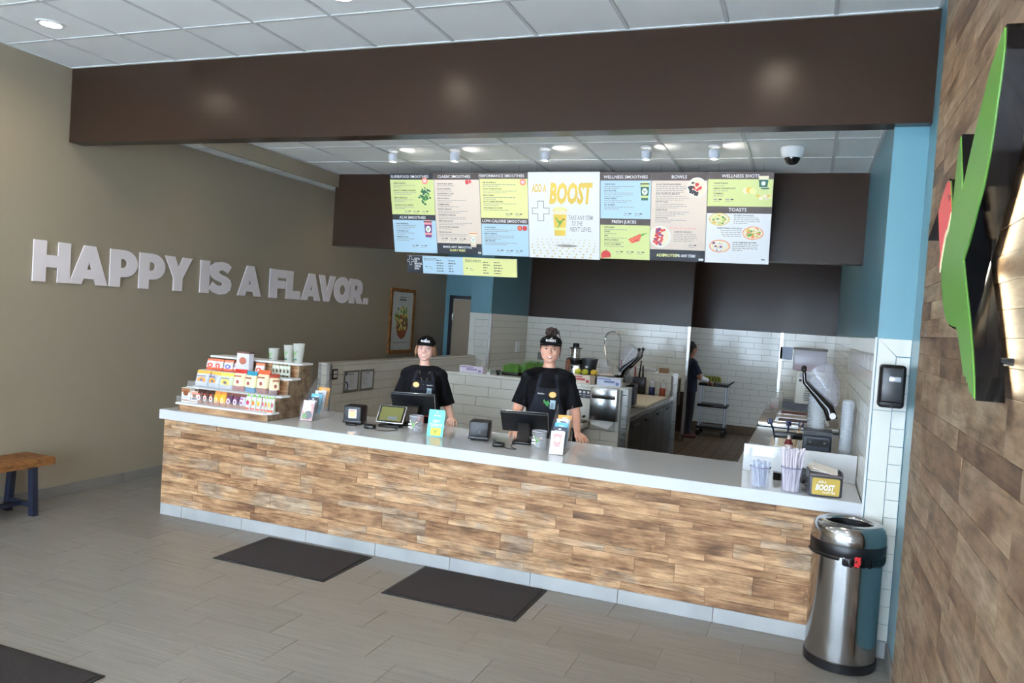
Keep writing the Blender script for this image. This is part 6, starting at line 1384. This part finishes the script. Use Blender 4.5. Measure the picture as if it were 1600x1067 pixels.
def person(o):
    """standing figure, local: feet at z=0, facing -y, 1.70 m tall before scaling"""
    k = o['k']; W = o.get('girth', 1.0); SK = o['skin']; root = thing('person', o['label'], 'person', o['loc'], o['rz'])
    sh_x, sh_z = .156 * W ** .5, 1.345
    TOR = [(.80, 0, .01, .150 * W, .110 * W), (.90, 0, .01, .180 * W, .125 * W), (.97, 0, .0, .165 * W, .115 * W), (1.05, 0, -.005, .140 * W, .103 * W), (1.14, 0, -.01, .146 * W, .112 * W), (1.22, 0, -.02, .156 * W, .125 * W), (1.29, 0, -.01, .163 * W ** .8, .112 * W), (1.345, 0, .0, .150 * W ** .6, .090), (1.385, 0, .006, .105, .070), (1.42, 0, .01, .066, .058)]
    B = MB(); loft(B, TOR)
    caps(B, [(0, .012, 1.36), (0, .0, 1.46), (0, -.004, 1.52)], [.056, .048, .046], 16)
    for s_ in (-1, 1): caps(B, [(s_ * .03, .012, 1.412), (s_ * .10, .010, 1.378), (s_ * sh_x, .0, 1.348)], [.036, .040, .046], 12)
    arms = o['arms']     # per side: elbow, wrist, hand dir, back-of-hand dir, curl
    for s_, (el, wr, hd, hu, curl) in zip((-1, 1), arms):
        shd = (s_ * sh_x, .0, sh_z)
        caps(B, [shd, el], [.056 * W ** .5, .043 * W ** .5], 14); caps(B, [el, wr], [.042 * W ** .5, .026], 14)
        hand(B, wr, hd, hu, o.get('hand', 1.0), -s_ * o.get('thumb', 1), curl)
    for s_ in (-1, 1):
        caps(B, [(s_ * .088, .01, .86), (s_ * .094, -.008, .47), (s_ * .096, .02, .09)], [.09 * W ** .7, .058 * W ** .5, .038], 14)
        caps(B, [(s_ * .096, .03, .045), (s_ * .104, -.10, .035)], [.036, .028], 10)
    H = Vector((0, -.012, 1.585)); yaw, tilt, nod = o.get('head', (0, 0, 0))
    HM = Matrix.Translation(H) @ Euler((nod, tilt, yaw)).to_matrix().to_4x4()
    fw_ = o.get('face_w', 1.0)
    HD = MB()
    HD.ell((0, .014, .030), (.074 * fw_, .092, .086), n=24, m=16); HD.ell((0, -.012, -.014), (.0735 * fw_, .076, .078), n=22, m=14)
    HD.ell((0, -.026, -.050), (.064 * fw_, .057, .055), n=20, m=12); HD.ell((0, -.056, -.088), (.028 * fw_, .024, .022), n=14, m=10)
    for s_ in (-1, 1):
        HD.ell((s_ * .036 * fw_, -.056, -.026), (.026, .024, .022), n=14, m=10); HD.ell((s_ * .073 * fw_, .008, -.004), (.010, .018, .030), n=12, m=9, rot=(0, s_ * .15, 0))
        HD.ell((s_ * .012, -.092, -.024), (.008, .010, .007), n=10, m=7)
    caps(HD, [(0, -.078, .016), (0, -.090, -.006), (0, -.099, -.020)], [.008, .0095, .011], 10)
    HD.ell((0, -.079, -.058), (.024, .012, .016), n=14, m=9); HD.ell((0, -.066, .034), (.050, .020, .016), n=16, m=9)
    HD.v = [tuple(HM @ Vector(v)) for v in HD.v]
    n0 = len(B.v); B.v += HD.v; B.f += [[i + n0 for i in f] for f in HD.f]; B.m += HD.m; B.sm += HD.sm
    body = remesh(B, .0045, 3, k, .45); body.materials.append(SK)
    link('body', body, root)
    # ---- clothes
    off = o.get('loose', .018)
    def grown(rings, g, z0, z1): return [(z, cx, cy, rx + g, ry + g) for z, cx, cy, rx, ry in rings if z0 <= z <= z1]
    shirt_c = o['shirt']; Sh = MB()
    rg = [(.835, 0, .01, .176 * W + off, .122 * W + off)] + grown(TOR, off, .86, 1.36)
    rg += [(1.375, 0, .004, .125, .083), (1.41, 0, .008, .088, .074), (1.432, 0, .010, .070, .066)]; loft(Sh, rg, 32)
    for s_, (el, wr, hd, hu, curl) in zip((-1, 1), arms):
        shd = Vector((s_ * sh_x * .97, .0, sh_z - .004)); e = Vector(el); d = (e - shd); q = o.get('sleeve', .84)
        caps(Sh, [shd, shd + d * q * .5, shd + d * q], [.060 * W ** .5, .066 * W ** .5, .072 * W ** .5], 16, flat1=True)
    for s_ in (-1, 1): caps(Sh, [(s_ * .045, .010, 1.385), (s_ * .105, .008, 1.372), (s_ * sh_x, .0, 1.340)], [.054, .060, .068 * W ** .5], 14)
    shirt = remesh(Sh, .006, 4, k, .4, 'shirt'); shirt.materials.append(shirt_c); link('shirt', shirt, root)
    Tr = MB(); loft(Tr, [(.80, 0, .01, .158 * W, .12 * W), (.90, 0, .01, .188 * W, .132 * W), (.99, 0, .0, .168 * W, .12 * W)], 28)
    for s_ in (-1, 1): caps(Tr, [(s_ * .088, .01, .85), (s_ * .094, -.005, .47), (s_ * .096, .02, .075)], [.102 * W ** .7, .074 * W ** .5, .058], 16, flat1=True)
    tr = remesh(Tr, .008, 4, k, .4, 'trousers'); tr.materials.append(o['trousers']); link('trousers', tr, root)
    for s_ in (-1, 1):
        m_ = MB(); caps(m_, [(s_ * .096, .045, .04), (s_ * .105, -.12, .036)], [.044, .038], 14); m_.v = [(v[0] * k, v[1] * k, max(.003, v[2] * k)) for v in m_.v]; m_.build('shoe', o['shoes'], root)
    HMk = Matrix.Scale(k, 4) @ HM
    tb = bvh(body); ts = bvh(shirt)
    # ---- face (drawn in head space then turned with the head)
    if o.get('face', True):
        inv = HMk.inverted(); hb_ = BVHTree.FromPolygons([inv @ v.co for v in body.vertices], [p.vertices[:] for p in body.polygons])
        F = Proj(hb_, .0008, -.3)
        def put(mb, name, m):
            mb.v = [tuple(HMk @ Vector(v)) for v in mb.v]; return mb.build(name, m, root, fix=False)
        eye_w = mat('eye_white', (232, 226, 222), .25); iris = mat('iris_%s' % o['iris'][0], o['iris'][1], .2); lash = mat('lash', (34, 24, 22), .6); lipm = mat('lip_%s' % o['name'], o['lip'], .35)
        for s_ in (-1, 1):
            m_ = MB(); m_.ell((s_ * .031 * fw_, F.P(s_ * .031 * fw_, .006).y + .0045, .006), (.0125, .006, .0058), n=16, m=10)
            e_ = put(m_, 'eye', eye_w)
            m_ = MB(); m_.ell((s_ * .031 * fw_, F.P(s_ * .031 * fw_, .006).y - .0005, .0055), (.0052, .0018, .0052), n=14, m=8); put(m_, 'iris', [iris])
            m_ = MB(); F.strip(m_, [(s_ * (.031 * fw_ + q * .0145), .0105 - .004 * q * q + .001) for q in (-1, -.5, 0, .5, 1)], [.0008, .0016, .002, .0022, .0015], 0, .0045); put(m_, 'eyelash', lash)
            m_ = MB(); F.strip(m_, [(s_ * (.031 * fw_ + q * .019), .0255 + .003 * (1 - q * q) + (.001 * q)) for q in (-1, -.5, 0, .5, 1)], [.0018, .003, .0032, .0028, .001], 0, .001); put(m_, 'eyebrow', mat('brow_%s' % o['name'], o['brow'], .7))
        mz, mw = -.055, .027 * fw_
        m_ = MB(); up_ = [(x * mw, mz + .007 * x * x - .001 + .0055 * (1 - x * x) * (.8 if abs(x) < .15 else 1)) for x in [i / 8 - 1 for i in range(17)]]; lo_ = [(x * mw, mz + .007 * x * x - .001 - .0125 * (1 - x * x)) for x in [1 - i / 8 for i in range(17)]]
        F.poly(m_, up_ + lo_, 0, .0005); put(m_, 'lips', lipm)
        m_ = MB(); up_ = [(x * mw * .86, mz + .007 * x * x * .75 + .0012) for x in [i / 8 - 1 for i in range(17)]]; lo_ = [(x * mw * .86, mz + .006 * x * x - .0075 * (1 - x * x)) for x in [1 - i / 8 for i in range(17)]]
        F.poly(m_, up_ + lo_, 0, .0016); put(m_, 'teeth', mat('teeth_white', (238, 234, 228), .3))
        for s_ in (-1, 1): m_ = MB(); F.ellipse(m_, s_ * .006, -.0315, .0026, .0018); put(m_, 'nostril', mat('nostril', (110, 62, 54), .8))
    # ---- hair
    hm = o['hair_m']; Hr = MB()
    Hr.ell((0, .026, .034), (.080 * fw_, .092, .090), n=22, m=14); Hr.ell((0, .045, -.02), (.074 * fw_, .062, .07), n=20, m=12)
    hair = remesh(Hr, .005, 2, k, .4, 'hair'); hk = o.get('hairline', (-.030, .052))
    hair = cut(hair, lambda c: (c.y / k > hk[0] or c.z / k > hk[1]) and not (abs(c.x / k) > .06 and c.y / k < -.01 and c.z / k < .03))
    hair.transform(HM_t(HM, k)); hair.materials.append(hm); link('hair', hair, root)
    return root, body, shirt, HM, k, tb, ts
def HM_t(HM, k): return Matrix.Scale(k, 4) @ HM @ Matrix.Scale(1 / k, 4)
def skin_mat(name, c, c2):
    m = mat(name, c, .5, var=.06, bump=.03, bscale=200); b = m.node_tree.nodes['Principled BSDF']; b.inputs['Subsurface Weight'].default_value = .12; b.inputs['Subsurface Radius'].default_value = (.012, .005, .003); return m
skin1 = skin_mat('skin_light', (226, 178, 160), None); skin2 = skin_mat('skin_warm', (216, 162, 138), None); skin3 = skin_mat('skin_tan', (168, 118, 92), None)
hair_b = mat('hair_dark_brown', (48, 30, 26), .45, bump=.5, bscale=140, var=.3); hair_l = mat('hair_light_brown', (146, 106, 74), .5, bump=.5, bscale=140, var=.25); hair_k = mat('hair_black', (22, 19, 20), .5, bump=.5, bscale=140)
def headwear(root, HM, k, fw_, visor=False):
    """baseball cap: dome, curved brim, button and lettering"""
    C = MB(); C.ell((0, .012, .050), (.084 * fw_, .100, .078 if not visor else .070), n=30, m=20)
    dome = remesh(C, .005, 2, k, .3, 'cap'); M = HM_t(HM, k)
    dome = cut(dome, lambda c: c.z / k > .046 + .12 * max(0, (c.y / k)) * .3 and not (visor and c.z / k > .098 and c.y / k > -.02)); 
    crown = dome.copy(); crown.transform(M); crown.materials.append(black_cloth); cp = link('cap', crown, root)
    rings = []
    for q in (0, .35, .7, 1):
        ring_ = []
        for i in range(19):
            a = R(200 + 140 * i / 18); L_ = q * .058 * (max(0, math.sin(R(180 * i / 18))) ** .45)
            x = .083 * fw_ * math.cos(a); y = .012 + .099 * math.sin(a); z = .054 - .012 * q - .95 * (x / .09) ** 2 * .014
            ring_.append(Vector((x * (1 + .06 * q), y - L_, z)))
        rings.append(ring_)
    top = MB().ring(rings, closed=False, caps=False); me = top.data('brim', black_cloth); me.transform(Matrix.Scale(k, 4)); me = thicken(me, .003); me.transform(M); me.materials.clear(); me.materials.append(black_cloth); link('brim', me, cp)
    if not visor: m_ = MB().ell((0, .012, .128), (.009, .009, .004), n=12, m=7); m_.v = [tuple(Matrix.Scale(k, 4) @ HM @ Vector(v)) for v in m_.v]; m_.build('button', black_cloth, cp)
    t = bvh(dome); F = Proj(t, .0015, -.3); m_ = MB(); F.text(m_, 'ROBEKS', 0, .068 * k, .017 * k, bold=.04, maxw=.082 * k)
    F.poly(m_, [(-.012 * k, .088 * k), (0, .094 * k), (.010 * k, .106 * k), (.006 * k, .092 * k), (.016 * k, .089 * k)])
    m_.v = [tuple(M @ Vector(v)) for v in m_.v]; m_.build('cap_lettering', ink[W_], cp, fix=False)
def apron(root, shirt, k, o):
    """bib apron draped over the shirt: front panel, neck straps, waist tie"""
    W = o.get('girth', 1.0); zt = o.get('bib_top', 1.27); wt = o.get('bib_w', .085)
    A = MB(); off = o.get('loose', .018) + .008
    TOR = [(.50, 0, -.02, .18 * W, .13 * W), (.70, 0, -.01, .182 * W, .13 * W), (.80, 0, .0, .180 * W, .126 * W), (.90, 0, .01, .182 * W, .127 * W), (.97, 0, .0, .167 * W, .117 * W), (1.05, 0, -.005, .144 * W, .106 * W), (1.14, 0, -.01, .148 * W, .115 * W), (1.22, 0, -.02, .158 * W, .127 * W), (1.29, 0, -.01, .163 * W ** .8, .114 * W), (1.345, 0, .0, .150 * W ** .6, .092)]
    loft(A, [(z, cx, cy, rx + off, ry + off) for z, cx, cy, rx, ry in TOR], 32)
    me = remesh(A, .006, 2, k, .3, 'apron_panel')
    def keep(c):
        x, y, z = abs(c.x) / k, c.y / k, c.z / k
        if y > .03 or z > zt or z < .52: return False
        if z < 1.0: return True
        q = min(1, (zt - z) / (zt - 1.0)); lim = wt + (.17 * W - wt) * (q ** 1.6)
        return x < lim
    me = cut(me, keep); bt = BVHTree.FromPolygons([v.co for v in me.vertices], [p.vertices[:] for p in me.polygons]); me = thicken(me, .002); me.materials.clear(); me.materials.append(apron_m)
    ap = link('apron', me, root)
    ts = bvh(shirt); F = Proj([ts, bt], .003)
    for s_ in (-1, 1):
        m_ = MB(); z0, z1 = zt - .008, 1.385; pts = [((s_ * (wt - .012 + (.062 - wt + .012) * q)) * k, (z0 + (z1 - z0) * q) * k) for q in [i / 10 for i in range(11)]]; F.strip(m_, pts, [.0125 * k] * 11); m_.build('neck_strap', apron_m, ap, fix=False)
    return ap, bt, ts
def sash(root, k, o, m, z=.975):
    W = o.get('girth', 1.0); g = o.get('loose', .018) + .012
    MB().ring([[Vector(((.160 * W + g + d) * math.cos(t) * k, (-.002 + (.112 * W + g + d) * math.sin(t)) * k, (z + dz) * k)) for t in [2 * PI * i / 40 for i in range(40)]] for dz, d in ((-.016, .0), (-.012, .003), (.012, .003), (.016, 0))], caps=False).build('waist_tie', m, root)
    for s_ in (.012, -.02):
        MB().box(s_ - .012, s_ + .012, -(.112 * W + g + .012) * k, -(.112 * W + g + .008) * k, (z - .19 + s_) * k, (z - .01) * k).build('tie_end', m, root)
badge_o = mat('badge_gold', (240, 206, 140), .4); badge_r = mat('badge_rim', (226, 150, 40), .4); card_m = mat('card_blue', (186, 212, 222), .4)
def pins(ap, bt, ts, k, bx, bz, cx, cz, nx, nz, hx, hz, tag):
    F = Proj([bt, ts], .003)
    m_ = MB(); F.ellipse(m_, bx * k, bz * k, .030 * k, .025 * k, 0, .0045); m_.build('badge_rim', badge_r, ap, fix=False)
    m_ = MB(); F.ellipse(m_, bx * k, bz * k, .026 * k, .0215 * k, 0, .006); m_.build('round_badge', badge_o, ap, fix=False)
    m_ = MB(); F.poly(m_, [((cx + a) * k, (cz + b) * k) for a, b in ((-.022, -.036), (.022, -.04), (.024, .034), (-.02, .038))], 0, .005); m_.build('name_card', card_m, ap, fix=False)
    m_ = MB(); F.poly(m_, [((cx + a) * k, (cz + b) * k) for a, b in ((-.014, -.026), (.010, -.028), (.012, .01), (-.008, .014))], 0, .0065); m_.build('card_print', mat('card_print', (150, 176, 190), .5), ap, fix=False)
    m_ = MB()
    for q in range(6): F.strip(m_, [((nx + q * .009 - .022) * k, (nz - .006) * k), ((nx + q * .009 - .018) * k, (nz + (.008 if q in (0, 3) else .002)) * k), ((nx + q * .009 - .013) * k, (nz - .006) * k)], [.0016 * k] * 3, 0, .003)
    m_.build('stitched_name', ink[W_], ap, fix=False)
    m_ = MB()
    for pts, mi in (([(-.03, .02), (-.02, .035), (.0, .005), (.018, -.012), (.0, -.02), (-.012, -.004)], 0), ([(-.005, .012), (.012, .03), (.02, .012), (.03, .0), (.008, -.018), (-.006, -.004)], 0), ([(.0, -.018), (.012, -.014), (.024, -.03)], 0), ([(-.02, .0), (-.012, .006), (-.05, -.004)], 1)):
        F.poly(m_, [((hx + a) * k, (hz + b) * k) for a, b in pts], mi, .003)
    m_.build('bird_print', [mat('bird_green', (70, 150, 80), .5), mat('bird_red', (180, 60, 60), .5)], ap, fix=False)
# worker with the hair bun (right register)
oB = dict(name='bun', k=1.0, girth=1.06, skin=skin2, loc=(1.90, 1.13, 0), rz=R(17), label='smiling worker with a dark hair bun, black cap and charcoal apron, hands on the counter', loose=.020, iris=('brown', (60, 38, 28)), lip=(176, 84, 84), brow=(46, 30, 26), hair_m=hair_b, shirt=black_cloth, trousers=mat('black_trousers', (18, 18, 20), .9), shoes=rubber, head=(0, .0, .03), face_w=1.10, hand=1.0, sleeve=.86,
          arms=[((-.235, -.04, 1.075), (-.235, -.235, .935), (.25, -.95, -.28), (0, -.25, 1), .30), ((.24, -.04, 1.075), (.265, -.225, .935), (.25, -.95, -.28), (0, -.25, 1), .16)], bib_top=1.275, bib_w=.095)
rB, bodyB, shirtB, HMB, kB, tbB, tsB = person(oB)
headwear(rB, HMB, kB, 1.10, True)
apB, btB, _t = apron(rB, shirtB, kB, oB); pins(apB, btB, _t, kB, .045, 1.225, .048, 1.145, -.055, 1.23, .0, 1.15, 'b')
random.seed(6)
m_ = MB(); bunc = HMB @ Vector((0, .03, .138))
for q in range(70):
    a, b = random.uniform(0, 2 * PI), random.uniform(-1, 1); rr = .040; d = Vector((math.cos(a) * math.sqrt(1 - b * b) * 1.15, math.sin(a) * math.sqrt(1 - b * b), b * .9)); t_ = d.orthogonal().normalized(); u = d.cross(t_); ph = random.uniform(0, 6); ax = t_ * math.cos(ph) + u * math.sin(ph)
    pts = [bunc + (d * math.cos(w_) + ax * math.sin(w_)) * rr * random.uniform(.92, 1.1) for w_ in (-.7, -.35, 0, .35, .7)]; m_.tube(pts, [.002, .0065, .008, .0065, .002], 6)
m_.ell(bunc, (.042, .038, .034)); m_.build('hair_bun', hair_b, rB)
for q, (x, z0, z1, y) in enumerate(((-.082, .03, -.045, -.01), (.083, .03, -.075, -.012), (.086, .05, -.02, .0))):
    p = [HMB @ Vector((x * (1 - .05 * u_), y - .01 * u_, z0 + (z1 - z0) * u_)) for u_ in (0, .3, .6, 1)]; MB().tube(p, [.005, .005, .004, .0012], 6).build('hair_strand', hair_b, rB)
for q in range(5): MB().tube([bunc + Vector((.03, .0, .01 + .006 * q)), bunc + Vector((.06, .0, .02 - .008 * q)), bunc + Vector((.07 + .004 * q, .0, -.03 - .01 * q))], [.003, .0022, .001], 5).build('hair_wisp', hair_b, rB)
# worker with the baseball cap (left register)
oA = dict(name='cap', k=.943, girth=1.0, skin=skin1, loc=(.735, 1.16, 0), rz=R(26), label='smiling worker in a black baseball cap with light brown hair and a red waist tie', loose=.024, iris=('blue', (84, 100, 110)), lip=(190, 100, 98), brow=(112, 82, 62), hair_m=hair_l, shirt=black_cloth, trousers=MATS['black_trousers'], shoes=rubber, head=(-.12, .02, .0), face_w=1.04, hand=.96, sleeve=.95,
          arms=[((-.235, .0, 1.07), (-.23, -.20, .965), (.3, -.9, -.2), (0, -.2, 1), .3), ((.24, -.01, 1.06), (.275, -.19, .975), (-.1, -.95, -.3), (0, -.25, 1), .25)], bib_top=1.30, bib_w=.105)
rA, bodyA, shirtA, HMA, kA, tbA, tsA = person(oA)
headwear(rA, HMA, kA, 1.04)
apA, btA, _t = apron(rA, shirtA, kA, oA); pins(apA, btA, _t, kA, -.066, 1.262, .055, 1.20, .055, 1.262, .0, 1.15, 'a')
sash(rA, kA, oA, mat('tie_orange_red', (214, 72, 44), .7), .985)
F = Proj([btA, _t], .004); m_ = MB(); F.strip(m_, [(-.045 * kA, 1.385 * kA), (-.02 * kA, 1.31 * kA), (.0, 1.265 * kA)], [.002] * 3); F.strip(m_, [(.05 * kA, 1.385 * kA), (.03 * kA, 1.31 * kA), (.0, 1.265 * kA)], [.002] * 3); m_.build('necklace', mat('necklace_dark', (120, 104, 90), .4), rA, fix=False)
for s_ in (-1, 1):
    for q in range(5):
        p = [HMA @ Vector((s_ * (.074 + .006 * q * u_ + .012 * math.sin(3 * u_)), -.03 + .010 * q, .045 - (.10 + .012 * (q % 3)) * u_)) * kA for u_ in (0, .3, .6, 1)]; MB().tube(p, [.006, .007, .0055, .0012], 6).build('hair_strand', hair_l, rA)
# rear worker, back turned, over the cart
oC = dict(name='rear', k=.93, girth=1.05, skin=skin3, loc=(2.07, 8.30, 0), rz=R(120), label='rear worker in a dark navy shirt bending over the cart, back of head turned', loose=.016, hair_m=hair_k, shirt=navy_cloth, trousers=mat('dark_trousers', (26, 27, 32), .9), shoes=mat('shoe_maroon', (96, 42, 46), .6), head=(.15, 0, .35), face=False, hand=1.0, sleeve=.8,
          arms=[((-.22, -.10, 1.10), (-.12, -.30, 1.05), (.3, -.9, -.4), (0, -.3, 1), .4), ((.22, -.10, 1.10), (.10, -.30, 1.05), (-.3, -.9, -.4), (0, -.3, 1), .4)])
rC, bodyC, shirtC, HMC, kC, _, _ = person(oC)
m_ = MB(); m_.ell((0, .05, .10), (.05, .048, .042), n=16, m=10); m_.v = [tuple(Matrix.Scale(kC, 4) @ HMC @ Vector(v)) for v in m_.v]; m_.build('hair_knot', hair_k, rC)
for el, wr in ((oC['arms'][0][0], oC['arms'][0][1]), (oC['arms'][1][0], oC['arms'][1][1])):
    m_ = MB(); a, b = Vector(el), Vector(wr); caps(m_, [a.lerp(b, .1), a.lerp(b, .95)], [.050, .036], 14, flat0=True, flat1=True); m_.v = [tuple(Vector(v) * kC) for v in m_.v]; m_.build('white_cuff', white_paper, rC)
